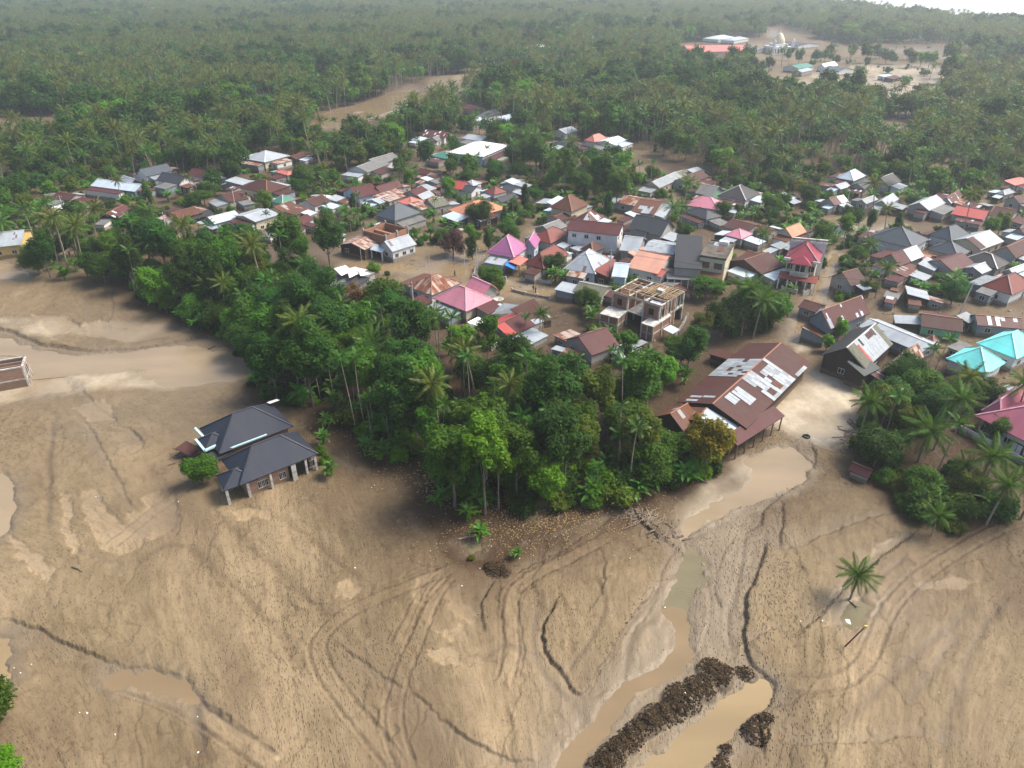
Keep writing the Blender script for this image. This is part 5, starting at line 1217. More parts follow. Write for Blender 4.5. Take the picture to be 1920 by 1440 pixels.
add_section(mn, s, 'hip', 'x', 3.0, 'wine', 'cream', inset=0.7, winspec={'y': 0, 'x': 2})
hx, hy = s.hx - 0.7, s.hy - 0.7
for t in (-0.72, 0.72):
    for z in (1.7, 5.0):
        add_window(mn, s.m @ Matrix.Translation((t * hx, -hy - 0.03, z)), 1.7, 1.7)
mb = MB(); mb.box(-2.2, 2.2, -hy - 2.0, -hy + 0.2, 3.3, 3.55); mb.box(-1.9, 1.9, -hy - 1.0, -hy + 0.2, 3.55, 6.4)
ml(link("bay", mb.mesh("bay", WMT['cream']), mn), mn, s.m)
add_window(mn, s.m @ Matrix.Translation((0, -hy - 1.03, 5.1)), 2.6, 1.9)
F = [[(-2.5, -hy - 2.4, 6.6), (2.5, -hy - 2.4, 6.6), (0, -hy - 0.3, 8.3)], [(2.5, -hy - 2.4, 6.6), (2.5, -hy + 0.6, 6.6), (0, -hy - 0.3, 8.3)], [(-2.5, -hy + 0.6, 6.6), (-2.5, -hy - 2.4, 6.6), (0, -hy - 0.3, 8.3)]]
ml(link("bay_roof", slab_mesh(F, 0.15, "bay_roof", RM['wine']), mn), mn, s.m)
mb = MB(); mb.box(-2.2, 2.2, -hy - 2.0, -hy - 1.92, 4.35, 4.45)
for i in range(12): mb.box(-2.15 + i * 0.39, -2.07 + i * 0.39, -hy - 2.0, -hy - 1.92, 3.55, 4.35)
ml(link("balcony_railing", mb.mesh("balcony_railing", M_white), mn), mn, s.m)
mb = MB()
for x0, x1, y0, y1 in ((-hx - 0.9, hx + 0.9, -hy - 0.95, -hy - 0.7), ):
    mb.box(x0, -2.6, y0, y1, 6.75, 7.35); mb.box(2.6, x1, y0, y1, 6.75, 7.35)
ml(link("parapet", mb.mesh("parapet", M_white), mn), mn, s.m)
F = [[(-hx - 1.2, -hy - 3.6, 2.9), (hx + 1.2, -hy - 3.6, 2.9), (hx + 1.2, -hy - 0.05, 3.5), (-hx - 1.2, -hy - 0.05, 3.5)]]
ml(link("awning", slab_mesh(F, 0.1, "awning", RM['brick']), mn), mn, s.m)
columns(mn, s, [(-hx - 0.9 + i * (2 * hx + 1.8) / 4, -hy - 3.4) for i in range(5)], 2.85, 0.16)
mb = MB(); mb.box(-0.8, 0.8, -0.03, 0.04, 0, 2.4); ml(link("door", mb.mesh("door", M_door), mn), mn, s.m @ Matrix.Translation((0.3, -hy - 0.03, 0)))
a, b_ = P(1485, 444, 10.5), P(1553, 450, 10.5); d = (b_ - a); L = d.length; th = math.atan2(d.y, d.x)
sw = empty("screen_wall", ((a.x + b_.x) / 2, (a.y + b_.y) / 2, 0), th); tag(sw, "tall white panelled wall topped by a balustrade behind the mansion", "wall")
mb = MB()
for i in range(3):
    x0 = -L / 2 + i * L / 3
    mb.box(x0 + 0.25, x0 + L / 3 - 0.05, 0.0, 0.2, -0.3, 9.3)
    mb.box(x0, x0 + 0.25, -0.12, 0.3, -0.3, 9.3)
mb.box(-L / 2, L / 2, -0.3, 0.5, 9.3, 9.6)
link("panel", mb.mesh("panel", WMT['white']), sw)
mb = MB()
for i in range(22): mb.box(-L / 2 + 0.1 + i * (L - 0.4) / 21, -L / 2 + 0.3 + i * (L - 0.4) / 21, -0.1, 0.3, 9.6, 10.2)
mb.box(-L / 2, L / 2, -0.2, 0.4, 10.2, 10.4)
link("balustrade", mb.mesh("balustrade", M_paleconc), sw)
s = flip(Sec((1147, 546), (1238, 573), (1286, 545), 7.0))
ub = named_root("building", s, "unfinished two-storey brick building with open rafters and concrete frame", "building")
hx, hy = s.hx, s.hy
BR = WMT['brickw']
def ubox(name, x0, x1, y0, y1, z0, z1, mat):
    mb = MB(); mb.box(x0, x1, y0, y1, z0, z1); o = link(name, mb.mesh(name, mat), ub); ml(o, ub, s.m); return o
xs_ = [-hx + 0.15, -hx * 0.33, hx * 0.33, hx - 0.15]; ysf = [-hy + 0.15, -hy * 0.4, hy * 0.3, hy - 0.15]
for x in xs_:
    for y in ysf: ubox("column", x - 0.17, x + 0.17, y - 0.17, y + 0.17, -0.3, 6.9, M_paleconc)
ubox("floor_slab", -hx, hx, -hy, hy, 3.2, 3.45, M_conc)
for z in (6.62,):
    for y in ysf: ubox("beam", -hx, hx, y - 0.14, y + 0.14, z, z + 0.3, M_paleconc)
    for x in xs_: ubox("beam", x - 0.14, x + 0.14, -hy, hy, z + 0.02, z + 0.28, M_paleconc)
for x in (xs_[0], xs_[3]): ubox("beam", x - 0.2, x + 0.2, -hy - 0.03, hy + 0.03, 3.5, 3.75, M_paleconc)
def infill(x0, x1, y0, y1, z0, z1, hole=None):
    mb = MB(); mb.box(x0, x1, y0, y1, z0, z1)
    ml(link("brick_panel", mb.mesh("brick_panel", BR), ub), ub, s.m)
for i in range(3):
    a_, b2 = xs_[i] + 0.17, xs_[i + 1] - 0.17
    for z0, z1 in ((0 - 0.3, 3.2), (3.46, 6.6)):
        if not (i == 1): infill(a_, b2, -hy + 0.06, -hy + 0.2, z0, z1)
        infill(a_, b2, hy - 0.2, hy - 0.06, z0, z1)
    a_, b2 = ysf[i] + 0.17, ysf[i + 1] - 0.17
    for z0, z1 in ((-0.3, 3.2), (3.46, 6.6)):
        infill(-hx + 0.06, -hx + 0.2, a_, b2, z0, z1)
        if i != 2: infill(hx - 0.2, hx - 0.06, a_, b2, z0, z1)
        if i < 2: infill(xs_[1] - 0.07, xs_[1] + 0.07, a_, b2, 3.46, 6.6)
        infill(xs_[2] - 0.07, xs_[2] + 0.07, a_, b2, 3.46, 6.2)
for (x, z) in ((-hx * 0.66, 5.0), (hx * 0.66, 5.0), (-hx * 0.66, 1.6), (hx * 0.66, 1.6)):
    mb = MB(); mb.box(-0.6, 0.6, -0.02, 0.05, -0.75, 0.75); ml(link("window", mb.mesh("window", M_dark), ub), ub, s.m @ Matrix.Translation((x, -hy + 0.03, z)))
for k, t in enumerate((-0.7, -0.1, 0.5)):
    mb = MB(); mb.box(-0.02, 0.05, -0.6, 0.6, -0.75, 0.75); ml(link("window", mb.mesh("window", M_dark), ub), ub, s.m @ Matrix.Translation((hx - 0.05, t * hy, 5.0)))
for i in range(7): ubox("strip", hx + 0.0, hx + 0.12, -hy + 0.6 + i * (2 * hy - 1.2) / 7, -hy + 0.75 + i * (2 * hy - 1.2) / 7, 3.5, 6.6, M_paleconc)
raf = MB(); raf.bar((0, -hy - 0.5, 0), (0, hy + 0.5, 0), 0.12, 0.16); me_r = raf.mesh("rafter", M_wood)
for i in range(15):
    x = hx * (-0.1) + i * (hx * 1.15) / 14
    o = link("rafter", me_r, ub); ml(o, ub, s.m @ Matrix.Translation((x, 1.2 + rs.uniform(-0.3, 0.3), 7.25 + rs.uniform(-0.05, 0.1))) @ Matrix.Rotation(rs.uniform(-0.05, 0.05), 4, 'Z') @ Matrix.Rotation(-0.05, 4, 'X') @ Matrix.Scale(0.62, 4, (0, 1, 0)))
raf = MB(); raf.bar((-hx - 0.4, 0, 0), (hx + 0.4, 0, 0), 0.12, 0.16); me_p = raf.mesh("purlin", M_wood)
for i in range(5): ml(link("purlin", me_p, ub), ub, s.m @ Matrix.Translation((0, -hy + i * hy / 2 + 0.05, 7.05 + 0.01 * i)))
for i in range(6):
    o = link("rafter", me_r, ub); ml(o, ub, s.m @ Matrix.Translation((-hx + 0.8 + i * 1.1, -hy * 0.2 + rs.uniform(-1, 1), 7.2)) @ Matrix.Rotation(rs.uniform(-0.5, 0.1), 4, 'Z') @ Matrix.Scale(0.5, 4, (0, 1, 0)))
ubox("water_tank", hx * 0.3, hx * 0.55, hy * 0.0, hy * 0.25, 6.95, 7.9, M_paleconc)
ubox("tarpaulin", hx * 0.42, hx * 0.93, -hy * 0.93, -hy * 0.45, 6.3, 6.36, plain_mat("white_tarpaulin", (0.7, 0.7, 0.78), 0.5, 0.3, 0.8))
for A_, B_, C_, hh in (((1126, 587), (1160, 597), (1175, 582), 3.6), ((1203, 605), (1226, 613), (1258, 590), 3.6)):
    q = Sec(A_, B_, C_, hh)
    mb = MB(); mb.box(-q.hx + 0.15, q.hx - 0.15, -q.hy + 0.15, q.hy - 0.15, -0.3, 3.3); ml(link("wing", mb.mesh("wing", BR), ub), ub, q.m)
    mb = MB(); mb.box(-q.hx, q.hx, -q.hy, q.hy, 3.3, 3.55); ml(link("roof_slab", mb.mesh("roof_slab", M_paleconc), ub), ub, q.m)
    mb = MB()
    for x in (-q.hx + 0.12, 0, q.hx - 0.12):
        for y in (-q.hy + 0.12, q.hy - 0.12): mb.box(x - 0.12, x + 0.12, y - 0.13, y + 0.13, -0.3, 3.3)
    for x in (-q.hx + 0.12, q.hx - 0.12): mb.box(x - 0.12, x + 0.12, -0.12, 0.12, -0.3, 3.3)
    mb.box(-q.hx + 0.1, q.hx - 0.1, -q.hy + 0.08, q.hy - 0.08, 1.5, 1.7)
    ml(link("frame", mb.mesh("frame", M_paleconc), ub), ub, q.m)
    HOUSES.append((q.c, q.hx, q.hy, q.th, 3.6, q))
HOUSES.append((s.c, s.hx, s.hy, s.th, 7.6, s))
s = Sec((408, 862), (454, 905), (603, 851), 3.3)
nv = named_root("house", s, "brick house with navy hipped roofs buried in mud in the open field", "house")
add_section(nv, s, 'hip', 'x', 3.2, 'navy', 'palebrick', inset=0.9, wins=False)
hx, hy = s.hx, s.hy
for i, t in enumerate((-0.52, -0.44, -0.36, 0.02, 0.10, 0.80, 0.87)):
    mb_w = add_window(nv, s.m @ Matrix.Translation((t * hx, -hy + 0.86, 1.35)), 0.62, 1.35)
mb = MB(); mb.box(-1.7, 1.7, -0.04, 0.05, 0, 2.5); ml(link("porch_opening", mb.mesh("porch_opening", M_dark), nv), nv, s.m @ Matrix.Translation((0.5 * hx, -hy + 0.85, -0.1)))
columns(nv, s, [(-0.26 * hx, -hy + 0.3), (0.30 * hx, -hy + 0.25), (0.36 * hx, -hy + 0.25), (0.66 * hx, -hy + 0.3), (hx - 0.5, -hy + 0.4)], 3.15, 0.17, M_paleconc)
q = Sec((402, 891), (422, 918), (488, 898), 3.0)
add_section(nv, q, 'hip', 'x', 1.6, 'navy', None, inset=0.9, wins=False)
columns(nv, q, [(-q.hx + 0.35, -q.hy + 0.35), (-q.hx + 0.35, q.hy - 0.35), (q.hx * 0.35, -q.hy + 0.35)], 2.9, 0.2, M_paleconc)
mb = MB(); mb.box(-1.2, 1.2, -0.5, 0.5, -0.3, 2.85); ml(link("wall", mb.mesh("wall", WMT['palebrick']), nv), nv, q.m @ Matrix.Translation((q.hx * 0.72, -q.hy + 1.3, 0)))
s5 = Sec((366, 803), (416, 846), (559, 799), 3.6)
add_section(nv, s5, 'hip', 'x', 3.4, 'navy', 'palebrick', inset=0.8, wins=False)
mt_ = plain_mat("pale_turquoise_fascia", (0.45, 0.68, 0.72), 0.5, 0.1)
for a, b_ in (((366, 803), (382, 820)), ((367, 824), (384, 845)), ((384, 845), (421, 828)), ((421, 828), (434, 840)), ((434, 840), (500, 815))):
    A_, B_ = P(*a, 3.7), P(*b_, 3.7)
    mb = MB(); c0 = (A_ + B_) / 2
    mb.bar(A_ - c0, B_ - c0, 0.35, 0.3); o = link("fascia", mb.mesh("fascia", mt_), nv); ml(o, nv, Matrix.Translation(c0))
q = Sec((367, 824), (385, 846), (440, 828), 3.5)
add_section(nv, q, 'hip', 'x', 1.5, 'navy', None, wins=False, reg=False)
q = Sec((370, 838), (402, 866), (436, 846), 3.0)
add_section(nv, q, 'flat', 'x', 0, 'slate', 'palebrick', wins=False, reg=False)
sk = MB(); sk.box(-0.9, 0.9, -0.7, 0.7, 0, 0.08); pk = P(512, 753, 4.6)
ml(link("skylight", sk.mesh("skylight", M_white), nv), nv, Matrix.Translation(pk) @ Matrix.Rotation(s5.th, 4, 'Z') @ Matrix.Rotation(-0.3, 4, 'X'))
q = Sec((335, 846), (356, 858), (372, 842), 1.2)
fr = named_root("fallen_roof", q, "fallen brown roof frame lying in mud left of the navy-roofed house", "debris")
add_section(fr, q, 'shed', '+y', 0.7, 'brown', None, wins=False)
zt = 4.0
s = Sec((-70, 703), (49, 689), (38, 672), zt)
bs = named_root("brick_shell", s, "roofless brick house shell standing in the stream at the left edge", "house")
hx, hy = s.hx, s.hy
def sb(name, x0, x1, y0, y1, z0, z1, mat):
    mb = MB(); mb.box(x0, x1, y0, y1, z0, z1); o = link(name, mb.mesh(name, mat), bs); ml(o, bs, s.m); return o
PBW = WMT['palebrick']
sb("brick_wall", -hx, hx, -hy, -hy + 0.2, -0.4, zt - 0.2, PBW); sb("brick_wall", -hx, hx, hy - 0.2, hy, -0.4, zt - 0.2, PBW)
sb("brick_wall", -hx, -hx + 0.2, -hy + 0.2, hy - 0.2, -0.4, zt - 0.2, PBW); sb("brick_wall", hx - 0.2, hx, -hy + 0.2, hy - 0.2, -0.4, zt - 0.2, PBW)
for t in (-0.33, 0.33): sb("brick_wall", t * hx - 0.1, t * hx + 0.1, -hy + 0.2, hy - 0.2, 0, zt - 0.25, PBW)
for z in (1.4, zt - 0.1):
    for y0, y1 in ((-hy - 0.05, -hy + 0.25), (hy - 0.25, hy + 0.05)): sb("tie_beam", -hx - 0.05, hx + 0.05, y0, y1, z - 0.12, z + 0.12, M_paleconc)
    for x0, x1 in ((-hx - 0.06, -hx + 0.26), (hx - 0.26, hx + 0.06)): sb("tie_beam", x0, x1, -hy + 0.25, hy - 0.25, z - 0.11, z + 0.13, M_paleconc)
for t in np.linspace(-1, 1, 5):
    for y in (-hy + 0.1, hy - 0.1): sb("column", t * (hx - 0.1) - 0.14, t * (hx - 0.1) + 0.14, y - 0.17, y + 0.17, -0.4, zt + 0.02, M_paleconc)
for t in (0.3, ): sb("door", hx * 1.0 - 3.3, hx - 2.4, -hy - 0.03, -hy + 0.05, 0.6, 2.9, M_dark)
sb("window", -hx + 2, -hx + 3.4, -hy - 0.03, -hy + 0.05, 1.5, 2.9, M_dark)
sb("door", hx - 0.05, hx + 0.03, -0.6, 0.6, 0.3, 2.6, M_dark)
for i in range(4):
    mb = MB(); mb.bar((0, -hy, zt + 0.2), (0, 0, zt + 1.5), 0.14); mb.bar((0, hy, zt + 0.2), (0, 0, zt + 1.5), 0.14)
    if i in (3,): ml(link("truss", mb.mesh("truss", M_wood), bs), bs, s.m @ Matrix.Translation((-hx + 0.5 + i * (2 * hx - 1) / 3, 0, 0)))
HOUSES.append((s.c, s.hx, s.hy, s.th, zt, s))
s = Sec((690, 430), (723, 445), (755, 427), 5.6)
b2 = named_root("brick_shell", s, "unfinished box of bare brick walls in front of the navy-grey roof", "house")
hx, hy = s.hx, s.hy
mb = MB()
for a in ((-hx, hx, -hy, -hy + 0.25), (-hx, hx, hy - 0.25, hy), (-hx, -hx + 0.25, -hy + 0.25, hy - 0.25), (hx - 0.25, hx, -hy + 0.25, hy - 0.25)): mb.box(*a, -0.3, 5.4)
mb.box(-hx * 0.1, hx * 0.1, -hy + 0.25, hy - 0.25, 0, 4.6)
ml(link("brick_wall", mb.mesh("brick_wall", BR), b2), b2, s.m)
mb = MB()
for x in (-hx, 0, hx): 
    for y in (-hy, hy): mb.box(x - 0.2, x + 0.2, y - 0.2, y + 0.2, -0.3, 6.0)
ml(link("frame", mb.mesh("frame", M_conc), b2), b2, s.m)
mb = MB(); mb.box(-hx + 0.2, 0, -hy + 0.2, hy - 0.2, 2.9, 3.1); ml(link("floor_slab", mb.mesh("floor_slab", M_paleconc), b2), b2, s.m)
for mwx in (-0.6, 0.5):
    mb = MB(); mb.box(-0.5, 0.5, -0.03, 0.05, -0.6, 0.6); ml(link("window", mb.mesh("window", M_dark), b2), b2, s.m @ Matrix.Translation((mwx * hx, -hy - 0.02, 2.0)))
HOUSES.append((s.c, s.hx, s.hy, s.th, 6, s))
s = Sec((714, 461), (735, 474), (776, 458), 3.2)
wc = named_root("cottage", s, "white cottage with porch beside the flooded street, zinc roof spotted dark", "cottage")
add_section(wc, s, 'gable', 'x', 2.0, 'silverpatch', 'white', inset=0.35, winspec={'y': 3, 'x': 1})
q = Sec((700, 467), (716, 476), (728, 466), 2.5)
add_section(wc, q, 'gable', 'y', 0.8, 'pale', None, wins=False)
columns(wc, q, [(-q.hx + 0.3, -q.hy + 0.3), (q.hx - 0.3, -q.hy + 0.3), (-q.hx + 0.3, q.hy - 0.3)], 2.4, 0.14)
s = Sec((603, 532), (645, 547), (697, 512), 3.0)
dm = named_root("house", s, "wrecked flat roofed house with loose bright white sheets above the grove", "house")
add_section(dm, s, 'flat', 'x', 0, 'grey', 'cement', inset=0.2, winspec={'y': 2, 'x': 0})
for pts, z in (([(626, 503), (648, 497), (660, 508), (640, 517)], 4.4), ([(650, 504), (668, 500), (674, 512), (655, 521)], 4.2), ([(668, 504), (696, 513), (682, 517), (676, 517)], 3.9), ([(602, 532), (618, 526), (622, 536), (606, 542)], 3.5), ([(663, 500), (690, 506), (672, 510)], 4.6)):
    W = [P(a, b_, z + 0.25 * ((i % 2) * 2 - 1)) for i, (a, b_) in enumerate(pts)]; c0 = sum(W, Vector()) / len(W)
    o = link("roof_sheet", slab_mesh([[tuple(v - c0) for v in W][::-1]], 0.05, "roof_sheet", RM['white']), dm); ml(o, dm, Matrix.Translation(c0))
q = Sec((641, 538), (656, 546), (688, 522), 2.9)
add_section(dm, q, 'shed', '+y', 0.4, 'slate', None, wins=False)
W = [P(956, 580, 5.6), P(1001, 559, 5.6), P(1027, 592, 1.6), P(999, 606, 1.6)]
c0 = sum(W, Vector()) / 4; c0.z = 0
tr_ = empty("house", c0); tag(tr_, "house with steep tilted brown roof slope facing the mud beside the plum roof", "house")
link("roof", slab_mesh([[tuple(v - c0) for v in (W[3], W[2], W[1], W[0])]], 0.15, "roof", RM['brown']), tr_)
W2 = [P(930, 575, 3.4), P(972, 562, 3.4)]
back = [tuple(W[0] - c0), tuple(W[1] - c0), tuple(P(990, 566, 2.4) - c0), tuple(P(940, 590, 2.4) - c0)]
link("lean_to_roof", slab_mesh([[tuple(P(918, 590, 2.4) - c0), tuple(P(957, 588, 2.6) - c0), tuple(P(975, 572, 4.0) - c0), tuple(P(944, 568, 3.6) - c0)]], 0.1, "lean_to_roof", RM['silverdark']), tr_)
mb = MB(); mb.box(-4.4, 4.0, -2.0, 2.5, -0.3, 1.7)
link("wall", mb.mesh("wall", WMT['wood']), tr_, rz=0.35)
HOUSES.append((c0, 6, 4, 0.3, 5, None))
s = Sec((1824, 778), (1945, 838), (2060, 792), 3.8)
rt = named_root("house", s, "white house with rose tiled hipped roof at the lower right frame edge", "house")
add_section(rt, s, 'hip', 'x', 3.6, 'rose', 'white', inset=0.9, wins=False)
q = Sec((1822, 768), (1870, 776), (1960, 738), 4.2)
add_section(rt, q, 'hip', 'x', 2.4, 'rose', 'white', wins=False)
mx_ = s.m @ Matrix.Translation((-s.hx + 0.87, 0.0, 0)) @ Matrix.Rotation(-math.pi / 2, 4, 'Z')
M_bw = plain_mat("black_paint", (0.02, 0.02, 0.02), 0.4)
mb = MB(); mb.box(-1.1, 1.1, -0.06, 0.03, 0, 2.5, 1); mb.box(-0.8, -0.05, -0.09, -0.05, 0.1, 2.3); mb.box(0.05, 0.8, -0.09, -0.05, 0.1, 2.3)
ml(link("door", mb.mesh("door", [M_white, M_bw]), rt), rt, mx_ @ Matrix.Translation((2.2, 0, 0)))
for k in range(3): add_window(rt, mx_ @ Matrix.Translation((-3.5 + 2.0 * k, 0, 1.9)), 1.2, 1.3)
HOUSES.append((s.c, s.hx, s.hy, s.th, 7, s))
A_ = P(1868, 822, 0); sg = empty("striped_screen", A_, 0.9); tag(sg, "black and white striped sloping screen beside the rose tiled house", "screen")
mb = MB()
for k in range(5): mb.box(-1.6 + k * 0.7, -1.25 + k * 0.7, -0.05, 0.05, 0, 1.6 + 0.35 * k)
link("slat", mb.mesh("slat", M_white), sg)
mb = MB(); mb.bar((-1.7, 0.08, 1.6), (1.7, 0.08, 3.3), 0.1); mb.box(-1.7, 1.7, 0.06, 0.1, 0, 1.6)
link("frame", mb.mesh("frame", M_bw), sg)
q = Sec((946, 503), (964, 505), (974, 492), 2.4)
bt = named_root("canopy", q, "bright blue tarpaulin canopy in front of the purple-roofed house", "canopy")
add_section(bt, q, 'shed', '+y', 0.9, 'blue', None, wins=False, reg=False)
columns(bt, q, [(-q.hx + 0.2, -q.hy + 0.2), (q.hx - 0.2, -q.hy + 0.2), (q.hx - 0.2, q.hy - 0.2), (-q.hx + 0.2, q.hy - 0.2)], 2.3, 0.05, M_oldwood, name="post")
q = Sec((957, 494), (976, 499), (988, 486), 3.0)
bt = named_root("canopy", q, "orange-red canopy just above the blue tarpaulin", "canopy")
add_section(bt, q, 'shed', '+y', 0.6, 'coral', None, wins=False, reg=False)
columns(bt, q, [(-q.hx + 0.2, -q.hy + 0.2), (q.hx - 0.2, -q.hy + 0.2), (q.hx - 0.2, q.hy - 0.2)], 2.9, 0.05, M_oldwood, name="post")
def patch(frag, sec, side, u0, u1, v0, v1, mat, keep, lift=0.06):
    e = find(frag)
    if not e: return
    root, S, Q = e; q = Q[sec]
    sheets(root, None, S[sec], q[4], q[5], q[6], side, u0, u1, v0, v1, mat, rs, keep, lift)
patch("large maroon barn", 0, -1, 0.55, 0.9, 0.05, 0.25, 'pale', 0.4); patch("large maroon barn", 0, -1, 0.8, 0.88, 0.3, 0.9, 'pale', 0.8); patch("large maroon barn", 0, -1, 0.02, 0.1, 0.0, 0.5, 'silver', 0.6)
patch("maroon gable with zinc right half", 0, -1, 0.45, 0.98, 0.02, 0.98, 'pale', 1.0)
patch("silver gabled house right", 0, -1, 0.0, 0.25, 0.05, 0.95, 'brown', 0.95)
patch("long rusty gable", 0, -1, 0.1, 0.9, 0.0, 0.5, 'silver', 0.5)
patch("maroon gabled house with dark left slope", 0, 1, 0.55, 0.95, 0.4, 0.8, 'pinkish' if 'pinkish' in RM else 'salmon', 0.35)
patch("low house with checkered", 0, -1, 0.05, 0.85, 0.1, 0.9, 'white', 0.33)
patch("maroon and white patched house", 0, -1, 0.5, 0.98, 0.05, 0.95, 'white', 0.9)
patch("low red and plum roofed", 0, 1, 0.0, 0.98, 0.05, 0.95, 'red', 1.0); patch("low red and plum roofed", 0, -1, 0.0, 0.3, 0.05, 0.95, 'red', 1.0)
patch("rubble" if False else "flat-pitched zinc roof", 0, 1, 0.05, 0.95, 0.05, 0.95, 'silver', 0.6)
patch("flat-pitched zinc roof", 0, -1, 0.05, 0.95, 0.05, 0.95, 'silver', 0.6)
patch("dark plum roof", 0, -1, 0.1, 0.2, 0.1, 0.6, 'silver', 0.3)
c = P(1457, 100); mq = empty("mosque", c, 0.2); tag(mq, "white mosque with pale golden dome far off beyond the palms", "mosque")
mb = MB(); mb.box(-9, 9, -9, 9, -0.5, 6.0); mb.box(-6, 6, -6, 6, 6.0, 8.0); link("wall", mb.mesh("wall", M_white), mq)
mb = MB()
for k in range(6):
    mb.box(-8 + k * 3, -6.8 + k * 3, -9.05, -8.98, 1, 4.5)
link("window", mb.mesh("window", M_glass), mq)
bm = bmesh.new(); bmesh.ops.create_uvsphere(bm, u_segments=20, v_segments=12, radius=5.0)
for v in bm.verts:
    if v.co.z > 2.5: v.co.z = v.co.z + (v.co.z - 2.5) ** 2 * 0.35
    v.co.z += 9.5
me = bpy.data.meshes.new("dome"); bm.to_mesh(me); bm.free(); me.materials.append(plain_mat("dome_paint", (0.62, 0.55, 0.38), 0.4)); me.polygons.foreach_set("use_smooth", [True] * len(me.polygons)); link("dome", me, mq)
mb = MB(); mb.box(-0.15, 0.15, -0.15, 0.15, 16, 19); link("finial", mb.mesh("finial", M_white), mq)
for sx_, sy_ in ((-1, -1), (1, -1)):
    mb = MB(); mb.box(-0.9, 0.9, -0.9, 0.9, -0.5, 10); mb.box(-1.2, 1.2, -1.2, 1.2, 10, 10.5); mb.tube([(0, 0, 10.5), (0, 0, 11.5), (0, 0, 13)], [1.0, 0.8, 0.05], 8)
    ml(link("turret", mb.mesh("turret", M_white), mq), mq, Matrix.Translation(c) @ Matrix.Rotation(0.2, 4, 'Z') @ Matrix.Translation((sx_ * 9, sy_ * 9, 0)))
HOUSES.append((c, 10, 10, 0.2, 10, None))
FAR = [((1281, 100), (1378, 94), (1388, 86), 4.2, 'gable', Y, 3.4, 'coral', 'pinkw', "hall", "very long red roofed hall left of the mosque"),
 ((1330, 110), (1372, 116), (1390, 104), 3.2, 'gable', X, 2.0, 'brown', 'cement', "house", "brown roof just below the very long red roof"),
 ((1335, 72), (1352, 76), (1362, 70), 3.4, 'hip', X, 2.5, 'pale', 'white', "house", "left one of two blue-grey roofs beyond the long red roof"),
 ((1364, 75), (1382, 78), (1392, 72), 3.4, 'hip', X, 2.0, 'palegrey', 'white', "house", "right one of two blue-grey roofs beyond the long red roof"),
 ((1400, 92), (1424, 96), (1436, 90), 3.0, 'gable', Y, 1.6, 'grey', 'cement', "house", "grey roof immediately left of the mosque"),
 ((1476, 82), (1500, 88), (1515, 82), 3.2, 'gable', Y, 1.6, 'slate', 'white', "house", "slate roof right of the mosque at the mud flat"),
 ((1483, 126), (1502, 131), (1512, 124), 3.2, 'gable', X, 1.8, 'green', 'white', "house", "small green roof in the far flooded clearing"),
 ((1493, 134), (1508, 137), (1516, 131), 3.0, 'gable', X, 1.3, 'silver', 'cement', "house", "zinc roof in front of the small green roof, far clearing"),
 ((1543, 126), (1553, 129), (1560, 122), 3.0, 'gable', X, 2.5, 'white', 'white', "house", "white gable left of the dark roof in the far clearing"),
 ((1556, 131), (1574, 137), (1583, 130), 3.2, 'gable', Y, 2.0, 'bluegrey', 'white', "house", "dark blue-grey roof right of the white gable, far clearing"),
 ((1652, 143), (1662, 146), (1674, 143), 2.4, 'shed', '+y', 0.6, 'pale', 'white', "shed", "pale low shed beside a collapsed one in the far flood"),
 ((1666, 147), (1678, 150), (1684, 145), 2.0, 'shed', '+y', 0.8, 'brown', 'wood', "shed", "collapsed brown shed beside the far flood channel"),
 ((286, 17), (300, 20), (308, 15), 6.0, 'hip', X, 6.0, 'white', 'white', "house", "white pointed roof rising from the far forest at upper left"),
 ((216, 33), (226, 35), (232, 31), 4.0, 'gable', X, 2.0, 'pale', 'white', "house", "pale roof in the far forest left of the white pointed roof"),
 ((785, 83), (802, 89), (815, 82), 3.4, 'gable', X, 2.0, 'pale', 'white', "house", "left one of a pair of pale roofs in the far forest"),
 ((825, 72), (838, 77), (846, 71), 3.4, 'hip', X, 2.4, 'palegrey', 'white', "house", "right one of a pair of pale roofs in the far forest"),
 ((800, 25), (812, 29), (820, 24), 4.0, 'gable', X, 3.0, 'pink', 'white', "house", "pinkish gabled roof in the far forest, top middle"),
 ((603, 148), (614, 152), (624, 145), 3.0, 'shed', '+y', 1.0, 'pale', 'cement', "shed", "pale lean-to roof by the near bend of the river"),
 ((1031, 150), (1040, 154), (1048, 149), 3.0, 'gable', X, 1.5, 'bluegrey', 'cement', "house", "blue-grey roof right of the bare tree by the river"),
 ((1128, 43), (1140, 46), (1148, 42), 3.0, 'gable', X, 1.5, 'white', 'white', "house", "white roof in the far forest left of the glinting water"),
 ((1440, 25), (1455, 29), (1462, 24), 4.0, 'gable', X, 2.5, 'coral', 'white', "house", "faint reddish roof in the haze near the coast"),
 ((1280, 8), (1300, 12), (1308, 7), 5.0, 'gable', X, 2.5, 'palegrey', 'white', "house", "pale roof at the very top edge in the haze"),
 ((1545, 22), (1553, 24), (1560, 20), 5.0, 'hip', X, 6.0, 'white', 'white', "house", "white pointed roof in the haze near the coast"),
 ((0, 352), (10, 358), (18, 350), 3.0, 'gable', X, 1.2, 'brown', 'yellow', "house", "ochre hut cut by the left frame beside the muddy clearing"),
]
rf_ = random.Random(5); ORD = ['first', 'second', 'third', 'fourth', 'fifth', 'sixth', 'seventh', 'eighth', 'ninth', 'tenth', 'eleventh', 'twelfth']; FPX_ = (60, 118, 402, 470, 540, 655, 700, 905, 960, 1060, 1090, 1190, 1230, 1370, 1500, 1700, 1205, 1010, 1061, 900)
